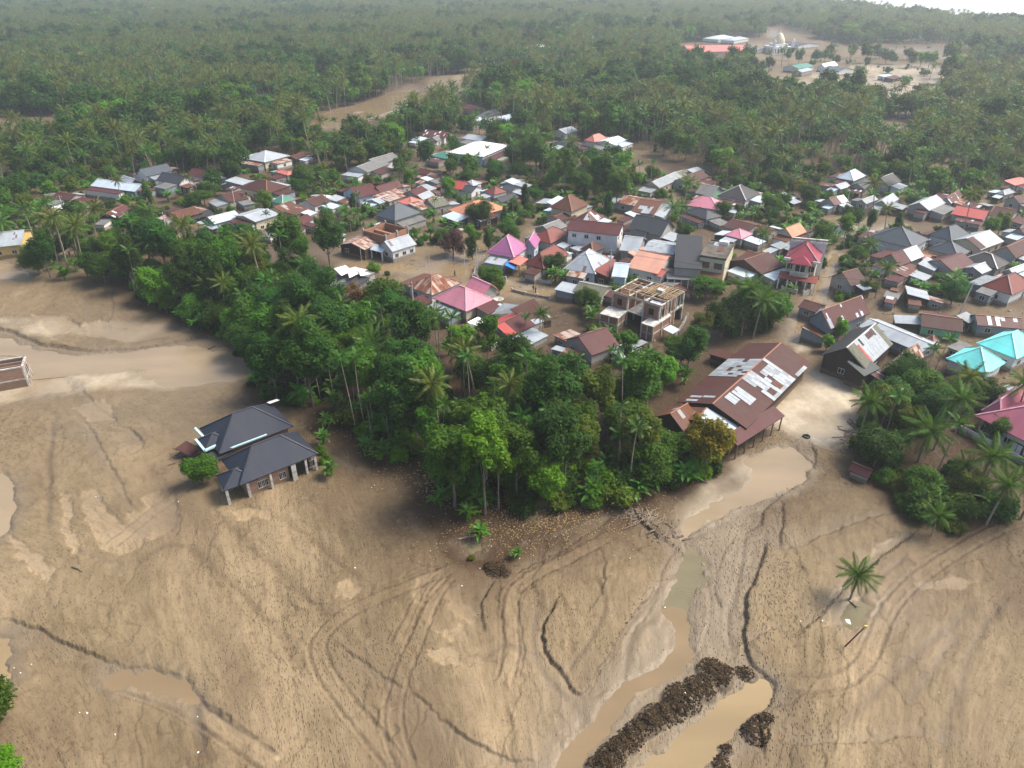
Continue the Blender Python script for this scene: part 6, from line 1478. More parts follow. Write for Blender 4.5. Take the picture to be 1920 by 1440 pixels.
for i, (px, py) in enumerate(((60, 22), (118, 30), (402, 38), (470, 66), (540, 95), (655, 60), (700, 35), (905, 48), (960, 30), (1060, 45), (1090, 70), (1190, 35), (1230, 60), (1370, 35), (1500, 40), (1700, 70), (1205, 95), (1010, 90), (1061, 118), (900, 112))):
    a = rf_.uniform(9, 16); k = (py + 70) / 120.0
    FAR.append(((px - a, py), (px, py + 3 * k), (px + a * 0.8, py - 1), 3.5, rf_.choice(['gable', 'hip']), 'x', rf_.uniform(1.8, 3.2), rf_.choice(['white', 'pale', 'palegrey', 'white', 'salmon', 'silver']), 'white', 'house', "%s of the scattered faint roofs in the far forest, counting from nearest the %s corner" % (ORD[sum(1 for k in FPX_ if (k < px) == (px < 960) and k != px and (k < 960) == (px < 960))], "left" if px < 960 else "right")))
for q in FAR:
    s = Sec(*q[:4]); r = named_root(q[9], s, q[10], q[9])
    add_section(r, s, *q[4:9], inset=0.4, wins=s.c.length < 600, ridges=False)
LM = {
 'mid': leaf_mat("leaf_mid_green", (0.048, 0.128, 0.010)), 'dark': leaf_mat("leaf_dark_green", (0.026, 0.078, 0.008)), 'deep': leaf_mat("leaf_blue_green", (0.028, 0.100, 0.014)),
 'bright': leaf_mat("leaf_bright_green", (0.085, 0.215, 0.010)), 'olive': leaf_mat("leaf_olive", (0.072, 0.110, 0.010)), 'yellow': leaf_mat("leaf_yellowing", (0.155, 0.145, 0.012)),
 'palm': leaf_mat("palm_frond_green", (0.058, 0.138, 0.016), rough=0.42, spec=0.22), 'palmolive': leaf_mat("palm_frond_olive", (0.088, 0.128, 0.020), rough=0.45, spec=0.2), 'areca': leaf_mat("areca_frond_green", (0.038, 0.132, 0.012), rough=0.45, spec=0.2),
 'banana': leaf_mat("banana_leaf_green", (0.060, 0.180, 0.020), rough=0.4, spec=0.22), 'brown': leaf_mat("leaf_dead_brown", (0.130, 0.080, 0.038)), 'plum': leaf_mat("leaf_purple_brown", (0.090, 0.050, 0.042), trans=0.1), 'rusty': leaf_mat("leaf_rusty", (0.20, 0.075, 0.018)),
}
M_bark = plain_mat("grey_bark", (0.25, 0.21, 0.165), 0.9, 0.25, 4); M_barkd = plain_mat("brown_bark", (0.13, 0.095, 0.065), 0.9, 0.3, 4); M_palmbark = plain_mat("palm_bark", (0.33, 0.28, 0.215), 0.85, 0.2, 3)
nrng = np.random.default_rng(5)
def leaf_quads(rg, centres, normals, size, aspect=1.0, jitter=0.35, fold=0.25):
    n = len(centres)
    nrm = normals + rg.normal(0, jitter, (n, 3)); nrm /= np.linalg.norm(nrm, axis=1)[:, None] + 1e-9
    t = np.cross(nrm, rg.normal(0, 1, (n, 3))); t /= np.linalg.norm(t, axis=1)[:, None] + 1e-9
    bt = np.cross(nrm, t)
    sz = size * rg.uniform(0.6, 1.35, n)[:, None]
    v = np.empty((n, 4, 3))
    v[:, 0] = centres - t * sz * aspect * 0.5
    v[:, 1] = centres + bt * sz * 0.33 - nrm * sz * fold * 0.5
    v[:, 2] = centres + t * sz * aspect * 0.5 - nrm * sz * fold * 0.3
    v[:, 3] = centres - bt * sz * 0.33 - nrm * sz * fold * 0.5
    return v
def crown_mesh(name, seed, rx, rz, zc, n, size, mat, lobes=18, lobr=0.38, flat=0.0, cone=0.0, bare=0.0, core=True):
    """uneven crown built of many leaf clumps round a set of lobes"""
    rg = np.random.default_rng(seed)
    k = lobes
    d = rg.normal(0, 1, (k, 3)); d /= np.linalg.norm(d, axis=1)[:, None]
    rr = rg.uniform(0.35, 0.80, k)[:, None]
    L = d * rr; L[0] = 0
    lr = lobr * rg.uniform(0.62, 1.25, k)
    c = np.column_stack([L[:, 0] * rx, L[:, 1] * rx, L[:, 2] * rz + zc])
    if cone: # narrower towards the top
        f = 1 - cone * np.clip((L[:, 2] + 0.8) / 1.6, 0, 1); c[:, 0] *= f; c[:, 1] *= f; lr = lr * (0.55 + 0.45 * f)
    w = lr ** 2; w /= w.sum()
    li = rg.choice(k, n, p=w)
    dd = rg.normal(0, 1, (n, 3)); dd[:, 2] += 0.35; dd /= np.linalg.norm(dd, axis=1)[:, None]
    rad = rg.uniform(0.72, 1.12, n) ** 0.8
    sc3 = np.array([rx, rx, rz * (0.75 - 0.35 * flat) + 0.25 * rx])
    p = c[li] + dd * (lr[li] * rad)[:, None] * sc3
    p += rg.normal(0, 0.12 * size / 0.4, p.shape)
    nrm = dd * 0.7 + np.array([0, 0, 0.55])
    v = leaf_quads(rg, p, nrm, size, 1.25)
    me = quads(v, n, mat, name)
    if not core: return me
    bm = bmesh.new(); bm.from_mesh(me)
    for i in range(k):
        r = bmesh.ops.create_icosphere(bm, subdivisions=1, radius=1.0)
        for vv in r['verts']:
            j = 1 + 0.18 * math.sin(vv.co.x * 9 + i) * math.cos(vv.co.y * 7 + vv.co.z * 5)
            s_ = lr[i] * 0.52 * j
            vv.co = Vector((c[i][0] + vv.co.x * s_ * sc3[0], c[i][1] + vv.co.y * s_ * sc3[1], c[i][2] + vv.co.z * s_ * sc3[2]))
    bm.to_mesh(me); bm.free()
    return me, c
def trunk_mesh(name, seed, h, r, targets=None, mat=None, lean=0.0, multi=1):
    rg = random.Random(seed); mb = MB()
    for q in range(multi):
        ox, oy = (rg.uniform(-0.6, 0.6), rg.uniform(-0.6, 0.6)) if multi > 1 else (0, 0)
        pts = [(ox, oy, -0.4)]; n = 5; x, y = ox, oy
        for i in range(1, n + 1):
            x += rg.uniform(-1, 1) * 0.05 * h / n + lean * h / n; y += rg.uniform(-1, 1) * 0.05 * h / n
            pts.append((x, y, h * i / n))
        mb.tube(pts, [r * (1.25 if i == 0 else 1 - 0.55 * i / n) for i in range(n + 1)], 6)
        top = Vector(pts[3])
        if targets is not None and q == 0:
            for t in targets:
                t = Vector(t); a = Vector(pts[rg.choice([2, 3, 4])])
                mid = (a + t) / 2 + Vector((0, 0, -0.06 * h))
                mb.tube([a, mid, t], [r * 0.45, r * 0.3, r * 0.12], 5)
    return mb.mesh(name, mat or M_bark)
TREES = {}      # key -> (crown mesh, trunk mesh, height, radius)
def mk(key, seed, rx, rz, zc, n, size, mat, trunk_r=0.22, bark=None, multi=1, **kw):
    me, c = crown_mesh("crown", seed, rx, rz, zc, n, size, LM[mat], **kw)
    sel = [tuple(c[i]) for i in range(1, min(7, len(c)))]
    tr = trunk_mesh("trunk", seed, zc, trunk_r, sel, bark or M_bark, multi=multi)
    TREES[key] = (me, tr, zc + rz, rx)
for i, mt in enumerate(('mid', 'dark', 'deep', 'mid')):
    mk('round%d' % i, 20 + i, 4.6, 3.6, 5.4, 5600, 0.40, mt, lobes=22)
for i, mt in enumerate(('dark', 'mid', 'olive', 'deep')):
    mk('tall%d' % i, 40 + i, 4.0, 4.6, 9.6, 5200, 0.42, mt, lobes=24, lobr=0.33)
for i, mt in enumerate(('bright', 'olive', 'yellow')):
    mk('lite%d' % i, 60 + i, 3.6, 3.4, 5.6, 4600, 0.34, mt, lobes=26, lobr=0.30, trunk_r=0.15)
mk('cone0', 80, 2.7, 4.6, 5.2, 4200, 0.34, 'dark', cone=0.6, lobes=22, trunk_r=0.16, bark=M_barkd)
mk('cone1', 81, 2.6, 4.8, 5.4, 4200, 0.34, 'mid', cone=0.6, lobes=22, trunk_r=0.16, bark=M_barkd)
mk('spread0', 90, 6.8, 2.2, 5.4, 6500, 0.36, 'bright', lobes=34, lobr=0.26, flat=0.5, bark=M_barkd)
mk('spread1', 91, 5.6, 1.9, 5.0, 5200, 0.36, 'mid', lobes=30, lobr=0.26, flat=0.5)
mk('airy0', 95, 3.6, 5.0, 11.0, 3600, 0.36, 'bright', lobes=26, lobr=0.22, trunk_r=0.16, core=True)
mk('airy1', 96, 3.2, 4.4, 9.0, 2900, 0.36, 'mid', lobes=24, lobr=0.21, trunk_r=0.14, core=True)
mk('brown0', 97, 3.6, 3.4, 6.2, 2800, 0.26, 'brown', lobes=26, lobr=0.24, trunk_r=0.16)
mk('plum0', 98, 4.0, 3.9, 4.6, 6500, 0.30, 'plum', lobes=22, lobr=0.34, bark=M_barkd)
for i, mt in enumerate(('mid', 'bright', 'dark', 'olive')):
    mk('shrub%d' % i, 110 + i, 1.7, 1.25, 1.0, 1500, 0.27, mt, lobes=14, trunk_r=0.06, bark=M_barkd)
mk('rusty0', 120, 1.8, 1.3, 1.4, 1200, 0.28, 'rusty', lobes=12, trunk_r=0.06, bark=M_barkd)
def frond_verts(rg, L, droop, n, leaf, wid, hang, curl=0.0, tipw=0.35):
    """feather frond along +x from the origin: rachis strip plus paired leaflets, as quads"""
    V = []
    t = np.linspace(0, 1, n + 1)
    x = L * (t - 0.10 * t ** 2 * droop); z = L * (0.05 * t - droop * 0.42 * t ** 2.1)
    y = curl * L * t ** 2
    P3 = np.column_stack([x, y, z])
    for i in range(n):
        a, b = P3[i], P3[i + 1]; w = 0.05 * (1 - 0.7 * t[i]) * L / 4.5
        V.append([a + [0, -w, 0], b + [0, -w * 0.8, 0], b + [0, w * 0.8, 0], a + [0, w, 0]])
    for i in range(1, n + 1):
        tt = t[i]; env = math.sin(math.pi * (0.12 + 0.80 * tt)) ** 0.6
        d = P3[i] - P3[i - 1]; d /= np.linalg.norm(d)
        for sgn in (-1, 1):
            ll = leaf * env * rg.uniform(0.85, 1.1) * (1 if tt < 0.9 else 0.8)
            side = np.array([0.0, sgn, 0.0]); dr = side * 0.80 + d * (0.45 + 0.5 * tt) + np.array([0, 0, -hang * rg.uniform(0.5, 1.3)])
            dr /= np.linalg.norm(dr)
            base = P3[i - 1] * 0.5 + P3[i] * 0.5
            tip = base + dr * ll + np.array([0, 0, -0.18 * ll * hang * 2])
            w2 = d * wid * 0.5
            mid = base + dr * ll * 0.55 + np.array([0, 0, 0.03 * ll])
            V.append([base - w2 * 0.7, mid - w2, tip + w2 * tipw, mid + w2])
    return np.array(V)
def rot_frond(V, az, el):
    """tilt up by el, turn by az"""
    ce, se, ca, sa = math.cos(el), math.sin(el), math.cos(az), math.sin(az)
    x, y, z = V[..., 0], V[..., 1], V[..., 2]
    X1 = x * ce - z * se; Z1 = x * se + z * ce
    return np.stack([X1 * ca - y * sa, X1 * sa + y * ca, Z1], -1)
def palm_crown_parts(seed, nf, L, n, leaf, wid, hang, elev):
    rg = np.random.default_rng(seed); out = []
    for i in range(nf):
        f = i / (nf - 1)                                   # 0 = young upright, 1 = old hanging
        el = elev[0] + (elev[1] - elev[0]) * f + rg.normal(0, 0.07)
        az = i * 2.39996 + rg.normal(0, 0.12)
        droop = 0.45 + 0.55 * f
        out.append((az, el, L * rg.uniform(0.88, 1.08) * (0.8 if f < 0.1 else 1), droop, rg.uniform(-0.08, 0.08)))
    return out
def palm_crown(name, seed, nf, L, n, leaf, wid, hang, elev, mat):
    rg = np.random.default_rng(seed + 1); VV = []
    for az, el, l_, dr, cu in palm_crown_parts(seed, nf, L, n, leaf, wid, hang, elev):
        VV.append(rot_frond(frond_verts(rg, l_, dr, n, leaf, wid, hang, cu), az, el))
    V = np.concatenate(VV); return quads(V, len(V), mat, name)
def palm_trunk(name, seed, h, r, lean, mat):
    rg = random.Random(seed); mb = MB(); pts = []
    for i in range(8):
        t = i / 7; pts.append((lean * h * (t ** 1.6), 0.02 * h * math.sin(t * 3 + seed), -0.3 + (h + 0.3) * t))
    mb.tube(pts, [r * (1.35 - 0.55 * min(1, i / 7 * 1.2)) for i in range(8)], 6)
    return mb.mesh(name, mat), Vector(pts[-1])
FROND_N = 15
COCO = []      # (crown mesh, trunk mesh, top, h)
for i, (h, lean, mt) in enumerate(((11.0, 0.10, 'palm'), (13.5, 0.16, 'palmolive'), (9.0, 0.05, 'palm'), (15.0, 0.08, 'palmolive'), (6.0, 0.04, 'palm'))):
    tr, top = palm_trunk("trunk", i, h, 0.17, lean, M_palmbark)
    cr = palm_crown("crown", 200 + i, 24, 4.2, FROND_N, 0.95, 0.22, 0.55, (1.15, -0.62), LM[mt])
    COCO.append((cr, tr, top, h))
ARECA = []
for i, (h, lean) in enumerate(((9.0, 0.02), (11.5, 0.04), (7.0, 0.0), (13.0, 0.05))):
    tr, top = palm_trunk("trunk", 30 + i, h, 0.085, lean, M_palmbark)
    cr = palm_crown("crown", 240 + i, 9, 2.0, 9, 0.75, 0.30, 0.30, (1.1, -0.15), LM['areca'])
    ARECA.append((cr, tr, top, h))
FRONDS = [quads(frond_verts(np.random.default_rng(300 + i), 4.5, dr, 22, 1.05, 0.20, 0.55, cu), 22 * 3, LM[mt], "frond") for i, (dr, cu, mt) in enumerate(((0.45, 0.05, 'palm'), (0.75, -0.06, 'palm'), (1.0, 0.04, 'palm'), (0.6, 0.0, 'palmolive'), (1.0, -0.05, 'palmolive')))]
def banana_leaf(seed, L=2.4, W=0.62, droop=1.0):
    rg = np.random.default_rng(seed); n = 7; t = np.linspace(0, 1, n + 1)
    x = L * (t - 0.15 * t ** 2 * droop); z = L * (0.1 * t - droop * 0.5 * t ** 2.2)
    V = []
    for i in range(n):
        w0 = W * 0.5 * math.sin(math.pi * min(1, 0.06 + 0.94 * t[i])) ** 0.5; w1 = W * 0.5 * (math.sin(math.pi * min(1.0, 0.06 + 0.94 * t[i + 1])) ** 0.5 if i < n - 1 else 0.05)
        for s_ in (-1, 1):
            j = rg.uniform(-0.03, 0.03)
            V.append([[x[i], 0, z[i]], [x[i + 1], 0, z[i + 1]], [x[i + 1], s_ * w1, z[i + 1] + 0.12 * w1 * 2 + j], [x[i], s_ * w0, z[i] + 0.12 * w0 * 2]])
    return np.array(V)
BLEAF = [quads(banana_leaf(400 + i, 2.4, 0.62, d), 14, LM['banana'], "leaf") for i, d in enumerate((0.5, 0.8, 1.1))]
BAN = []
for i in range(4):
    VV = []; rg = np.random.default_rng(420 + i)
    for st in range(3):
        ox, oy = rg.uniform(-0.9, 0.9, 2); hh = rg.uniform(1.4, 2.6)
        for k in range(8):
            V = rot_frond(banana_leaf(i * 50 + st * 10 + k, rg.uniform(1.9, 2.7), 0.62, rg.uniform(0.5, 1.2)), k * 2.4 + rg.normal(0, .2), rg.uniform(0.25, 1.2)); V = V + np.array([ox, oy, hh]); VV.append(V)
    V = np.concatenate(VV); me = quads(V, len(V), LM['banana'], "crown")
    mb = MB(); 
    for st in range(3): mb.tube([(rg.uniform(-.6, .6), rg.uniform(-.6, .6), -0.2), (rg.uniform(-.5, .5), rg.uniform(-.5, .5), 1.6)], [0.16, 0.1], 6)
    BAN.append((me, mb.mesh("stem", LM['banana']), 4.0, 2.4))
def join(meshes_locs, name):
    bm = bmesh.new(); mats = []
    for me, loc in meshes_locs:
        tmp = me.copy(); tmp.transform(Matrix.Translation(loc)); n0 = len(bm.faces); bm.from_mesh(tmp); bm.faces.ensure_lookup_table()
        if me.materials[0] not in mats: mats.append(me.materials[0])
        mi = mats.index(me.materials[0])
        for f in bm.faces[n0:]: f.material_index = mi
        bpy.data.meshes.remove(tmp)
    out = bpy.data.meshes.new(name); bm.to_mesh(out); bm.free()
    for m_ in mats: out.materials.append(m_)
    return out
tpl = bpy.data.collections.new("plant_kinds")       # not linked to the scene: sources for the far forest only
def template(me, nm):
    o = bpy.data.objects.new(nm, me); tpl_c = bpy.data.collections.new(nm); tpl_c.objects.link(o); return o
FARK = {}
def far_crown(seed, rx, rz, zc, n, size, mat, **kw):
    me, c = crown_mesh("crown", seed, rx, rz, zc, n, size, LM[mat], **kw); tr = trunk_mesh("trunk", seed, zc, 0.2, None, M_bark); return join([(me, Vector()), (tr, Vector())], "broadleaf_tree")
FARK['broad'] = [template(far_crown(500 + i, *a), "broadleaf_tree") for i, a in enumerate(((4.8, 3.8, 6.0, 1300, 0.85, 'mid'), (4.4, 4.6, 8.5, 1300, 0.85, 'dark'), (3.8, 3.6, 6.0, 1100, 0.75, 'olive'), (5.2, 3.6, 6.0, 1300, 0.85, 'deep'), (3.6, 5.2, 7.0, 1200, 0.75, 'mid'), (4.6, 3.6, 6.6, 1200, 0.8, 'bright'), (5.6, 4.4, 8.0, 1500, 0.9, 'dark'), (3.8, 3.4, 6.2, 1000, 0.7, 'olive')))]
def far_palm(seed, h, lean, mt, nf=18, L=4.0, n=8, leaf=1.0, wid=0.42, r=0.2):
    tr, top = palm_trunk("trunk", seed, h, r, lean, M_palmbark); cr = palm_crown("crown", seed, nf, L, n, leaf, wid, 0.42, (1.15, -0.6) if nf > 10 else (1.1, -0.15), LM[mt]); return join([(tr, Vector()), (cr, top)], "palm")
FARK['coco'] = [template(far_palm(520 + i, h, ln, mt), "coconut_palm") for i, (h, ln, mt) in enumerate(((11, .1, 'palm'), (13.5, .12, 'palmolive'), (9, .05, 'palm'), (15, .06, 'palmolive')))]
FARK['areca'] = [template(far_palm(540 + i, h, ln, 'areca', 9, 2.1, 5, 0.85, 0.55, 0.1), "areca_palm") for i, (h, ln) in enumerate(((9, .02), (11.5, .04), (7, 0.0), (12.5, .05)))]
FARK['banana'] = [template(join([(BAN[i][0], Vector())], "banana_plant"), "banana_plant") for i in range(2)]
FARK['shrub'] = [template(far_crown(560 + i, 1.8, 1.2, 1.2, 420, 0.48, mt, lobes=9), "shrub") for i, mt in enumerate(('mid', 'bright', 'dark', 'olive'))]
rp_ = random.Random(77)
PLANTS = []          # dict(kind, sub, x, y, s, rz, hand label or None)
def add_plant(kind, sub, x, y, s=1.0, rz=None, label=None, tilt=0.0):
    PLANTS.append(dict(kind=kind, sub=sub, x=x, y=y, s=s, rz=rp_.uniform(0, 6.283) if rz is None else rz, label=label, tilt=tilt))
KH = {'broad': 9.5, 'coco': 12.5, 'areca': 10.5, 'banana': 3.8, 'shrub': 2.3}
KR = {'broad': 4.2, 'coco': 4.0, 'areca': 1.8, 'banana': 2.2, 'shrub': 1.6}
def plant_h(p):
    if p['kind'] == 'broad': return TREES[p['sub']][2] * p['s']
    if p['kind'] == 'shrub': return TREES[p['sub']][2] * p['s']
    if p['kind'] == 'coco': return COCO[p['sub']][3] * p['s'] + 1.5
    if p['kind'] == 'areca': return ARECA[p['sub']][3] * p['s'] + 0.8
    return 4.0 * p['s']
SINGLE = [
 ('broad', 'lite0', 1025, 948, 1.0, "bright green round tree with thin pale trunk at the grove's tip"),
 ('broad', 'airy0', 910, 966, 1.15, "tall bright tree with three bare pale trunks at the grove's front corner"),
 ('broad', 'airy0', 935, 955, 0.95, "slightly shorter bright tree behind the three bare pale trunks"),
 ('broad', 'airy1', 968, 940, 1.1, "slim tree with forked pale stems right of the three bare trunks"),
 ('broad', 'round0', 381, 906, 0.62, "small round glossy green tree at the corner of the navy-roofed house"),
 ('broad', 'lite2', 1320, 893, 1.25, "broad yellow-olive tree touching the near end of the long rusty barn"),
 ('broad', 'tall2', 1193, 890, 0.88, "dense olive-brown tree left of the yellow-olive one by the barn"),
 ('broad', 'tall2', 1090, 880, 0.72, "dark olive tree second left of the barn at the grove's front"),
 ('broad', 'tall0', 588, 762, 1.20, "big dark tree on a bare pale trunk at the grove's left, above the navy-roofed house"),
 ('broad', 'tall0', 520, 748, 0.95, "dense dark tree right behind the navy-roofed house"),
 ('broad', 'tall3', 782, 850, 1.05, "large green tree in the grove's middle front with rounded domes"),
 ('broad', 'round2', 857, 845, 0.85, "blue-green round tree left of the tall bright trees"),
 ('broad', 'round3', 722, 610, 1.25, "large bright-topped tree between the wrecked white sheets and the striped rust roof"),
 ('broad', 'round1', 268, 452, 1.15, "very large dark round tree above the flooded street on the left"),
 ('broad', 'round1', 366, 392, 0.62, "small dark round tree below the white gable-ended house"),
 ('broad', 'spread0', 246, 520, 1.0, "wide umbrella shaped tree with yellow blossom at the left grove end"),
 ('broad', 'round1', 462, 500, 1.35, "great dark tree crowning the grove's upper left"),
 ('broad', 'tall1', 552, 520, 1.25, "tall dark tree at the grove's upper edge left of the white sheets"),
 ('broad', 'tall0', 620, 505, 1.05, "dark tree immediately left of the wrecked white sheets"),
 ('broad', 'plum0', 850, 480, 0.92, "purple-brown withered round tree beside the purple-roofed house's puddle"),
 ('broad', 'cone1', 886, 486, 0.88, "cone shaped green tree touching the purple-brown withered tree"),
 ('broad', 'round1', 900, 425, 0.95, "dark round tree in front of the orange hipped roof, left one"),
 ('broad', 'cone0', 945, 425, 0.7, "dark pointed tree in front of the orange hipped roof, right one"),
 ('broad', 'round3', 568, 355, 1.0, "round light green tree right of the small coral roof"),
 ('broad', 'round3', 1394, 615, 1.25, "tallest broad tree of the clump between unfinished building and long barn"),
 ('broad', 'round1', 1352, 632, 0.95, "dark tree at the left of the clump above the long barn"),
 ('broad', 'round0', 1442, 615, 1.0, "dark tree at the right of the clump above the long barn"),
 ('broad', 'lite1', 1315, 640, 0.8, "yellowish bush-like tree right of the unfinished brick building"),
 ('broad', 'round0', 1098, 583, 0.66, "round green tree left of the unfinished building beside the tin shed"),
 ('broad', 'round1', 1036, 517, 0.72, "round dark tree in front of the brown-red bungalow"),
 ('broad', 'round0', 918, 540, 0.75, "green tree at the flooded street corner behind the pink roof wing"),
 ('broad', 'lite0', 936, 552, 0.6, "lower light green tree right of the pink roof wing"),
 ('broad', 'round1', 1592, 430, 0.85, "tall round tree standing in the flooded yard right of the mansion, left one"),
 ('broad', 'cone1', 1630, 432, 0.75, "narrow round topped tree in the flooded yard, right one"),
 ('broad', 'tall0', 1130, 385, 1.15, "tallest dark tree above the rust pyramid roof"),
 ('broad', 'tall1', 1155, 395, 1.0, "tall dark tree just right of the tallest one above the rust pyramid"),
 ('broad', 'cone0', 1140, 410, 0.95, "column shaped dark tree right of the rust pyramid roof"),
 ('broad', 'airy1', 1058, 365, 1.25, "tree with long bare trunk left of the dark tall trees"),
 ('broad', 'cone0', 985, 395, 0.95, "column shaped tree left of the rust pyramid roof"),
 ('broad', 'round1', 975, 320, 1.35, "massive dark tree right of the brilliant white roof"),
 ('broad', 'tall0', 1005, 335, 1.1, "dark tall tree second right of the brilliant white roof"),
 ('broad', 'brown0', 670, 610, 1.15, "rusty brown half dead tree in the middle of the grove"),
 ('broad', 'brown0', 962, 165, 2.0, "bare brownish tree standing alone by the far river"),
 ('broad', 'rusty0', 292, 470, 1.9, "red-leaved bush behind the wide umbrella tree, left one"),
 ('broad', 'rusty0', 330, 475, 2.0, "orange-red bush behind the wide umbrella tree, right one"),
 ('broad', 'spread1', 1275, 690, 0.9, "airy spreading tree left of the small pinkish roof shed"),
 ('broad', 'lite0', 1240, 735, 0.9, "bright feathery tree left of the long rusty barn"),
 ('broad', 'round0', 1712, 760, 0.9, "round tree below the tall dark barn, beside the twin palms"),
 ('broad', 'round1', 1690, 728, 0.82, "dark tree left of the twin slim palms at lower right"),
 ('broad', 'round1', 1832, 762, 0.72, "dark round tree covering the front of the smaller turquoise roof"),
 ('broad', 'round0', 1788, 775, 0.7, "olive round tree left of the one covering the turquoise roof"),
 ('broad', 'round2', 1735, 800, 0.8, "dark tree among the palms in the lower right garden"),
 ('broad', 'lite1', 1690, 830, 0.85, "pale green airy tree behind the leftmost lower right palm"),
 ('broad', 'round0', 1858, 828, 0.6, "dark bushy tree against the white boundary wall"),
 ('broad', 'round0', -8, 1360, 0.72, "bright green tree cut by the left frame above the corner shrub"),
 ('broad', 'lite0', 1570, 640, 0.62, "light olive tree in front of the blue-grey plank gable"),
 ('broad', 'lite0', 1548, 660, 0.45, "small bright bush at the lane mouth below the blue-grey plank gable"),
 ('broad', 'round1', 1616, 552, 0.48, "dark dome shaped bush beside the grey cement house"),
 ('broad', 'round0', 1512, 385, 0.85, "round green tree right of the small yellow house"),
 ('broad', 'lite2', 1495, 375, 0.8, "yellow-green tree behind the round one by the yellow house"),
 ('broad', 'round0', 1460, 400, 0.8, "green tree left of the small yellow house"),
 ('broad', 'round1', 1386, 408, 0.5, "small dark tree right of the dark slate hipped shed"),
 ('broad', 'round0', 1352, 412, 0.7, "green tree between the slate shed and the small dark tree"),
 ('broad', 'round1', 1280, 450, 0.62, "dark round tree right of the slate gabled house"),
 ('broad', 'tall0', 140, 320, 1.2, "tall dark tree behind the long pale silver roof"),
 ('broad', 'tall1', 215, 300, 1.3, "tall dark tree left of the steep slate roof"),
 ('broad', 'round1', 335, 290, 1.3, "dark round tree above the slate and maroon roofs"),
 ('broad', 'round1', 30, 385, 1.2, "dark leafy tree at the left edge above the yellow school"),
 ('broad', 'tall0', 95, 520, 0.9, "leafy tree at the left grove end under the leaning palms"),
 ('broad', 'cone1', 165, 520, 0.75, "vine covered pointed tree at the left grove end"),
 ('broad', 'round0', 75, 515, 0.85, "round tree over the pond at the left edge"),
 ('coco', 4, 1593, 1122, 0.72, "single coconut palm standing in a small pool on the open mud"),
 ('coco', 4, 1745, 1006, 0.65, "stubby coconut palm at the tip of the lower right garden"),
 ('coco', 2, 1850, 985, 0.85, "wide coconut palm above the bank at lower right, third from the frame edge"),
 ('coco', 4, 1832, 915, 1.05, "yellow-green coconut palm in front of the rose tiled house"),
 ('coco', 0, 1750, 845, 0.95, "tall coconut palm centre of the lower right garden"),
 ('coco', 1, 1752, 808, 0.85, "coconut palm just behind the tall one in the lower right garden"),
 ('coco', 2, 1610, 820, 0.85, "leftmost coconut palm of the lower right garden beside the pale yard"),
 ('coco', 4, 1722, 868, 1.1, "low coconut palm left of the tall garden palm"),
 ('coco', 2, 1915, 975, 0.9, "coconut palm cut by the lower right frame edge"),
 ('coco', 2, 1897, 800, 0.95, "coconut palm between the turquoise and rose roofs"),
 ('coco', 4, 1795, 905, 0.6, "small young palm in the lower right garden bank"),
 ('areca', 1, 1720, 738, 0.85, "left one of twin slim palms below the tall dark barn"),
 ('areca', 3, 1742, 725, 0.8, "right one of twin slim palms below the tall dark barn"),
 ('areca', 0, 1655, 828, 1.0, "thin leaning areca palm beside the leftmost garden palm"),
 ('coco', 1, 186, 478, 0.95, "tall yellowish coconut palm in front of the largest dark tree, left"),
 ('coco', 3, 125, 490, 0.75, "leaning coconut palm over the left pond, right one"),
 ('coco', 1, 110, 498, 0.8, "leaning coconut palm over the left pond, left one"),
 ('coco', 2, 20, 470, 0.95, "green coconut palm in front of the yellow school"),
 ('coco', 2, 62, 440, 0.9, "coconut palm at the right end of the yellow school"),
 ('coco', 0, 100, 430, 0.8, "coconut palm behind the leaning pair at left"),
 ('coco', 0, 468, 560, 0.95, "coconut palm rising from the grove's left arm, right one"),
 ('coco', 1, 430, 615, 0.75, "coconut palm at the grove's left arm edge over the mud"),
 ('coco', 2, 404, 590, 0.85, "coconut palm inside the grove's left arm"),
 ('coco', 0, 575, 560, 0.8, "coconut palm left of the wrecked white sheets, in the grove"),
 ('coco', 0, 1390, 630, 1.0, "coconut palm in front of the clump above the long barn"),
 ('coco', 2, 1412, 636, 1.05, "second coconut palm right in front of the clump above the long barn"),
 ('coco', 0, 1250, 445, 0.85, "shaggy coconut palm leaning behind the slate gabled house"),
 ('coco', 0, 1283, 400, 0.9, "coconut palm with dry fronds left of the pale pink roof"),
 ('coco', 1, 1632, 420, 0.95, "large coconut palm in the middle of the upper right yards"),
 ('coco', 0, 1700, 365, 0.95, "coconut palm above the broad zinc roofs, upper right"),
 ('coco', 0, 1640, 560, 0.75, "coconut palm right of the grey cement house"),
 ('coco', 2, 1620, 505, 0.8, "coconut palm left of the maroon gable with zinc half"),
 ('coco', 0, 1425, 485, 0.7, "coconut palm behind the rusty orange sheets"),
 ('coco', 0, 1020, 640, 0.6, "palm with sagging fronds below the plum roof"),
 ('coco', 0, 820, 650, 0.7, "coconut palm below the pink roofed house's left wall"),
 ('areca', 0, 1011, 640, 0.75, "lone areca palm on the mud below the tilted brown slope"),
 ('areca', 2, 985, 635, 0.75, "short areca palm right of the plum roof"),
 ('areca', 3, 666, 810, 1.15, "slim leaning areca palm at the grove's left front, right of the navy house"),
 ('areca', 1, 684, 805, 1.2, "slim upright areca palm second at the grove's left front"),
 ('areca', 0, 508, 445, 0.8, "small areca palm by the tan warehouse"),
 ('banana', 0, 618, 805, 0.75, "banana plant right of the navy-roofed house, upper one"),
 ('banana', 1, 606, 835, 0.7, "banana plant right of the navy-roofed house, middle one"),
 ('banana', 2, 620, 892, 0.72, "banana plant at the right corner of the navy-roofed house, lowest one"),
 ('banana', 3, 686, 855, 0.8, "broad leafed banana plant standing apart on bare soil"),
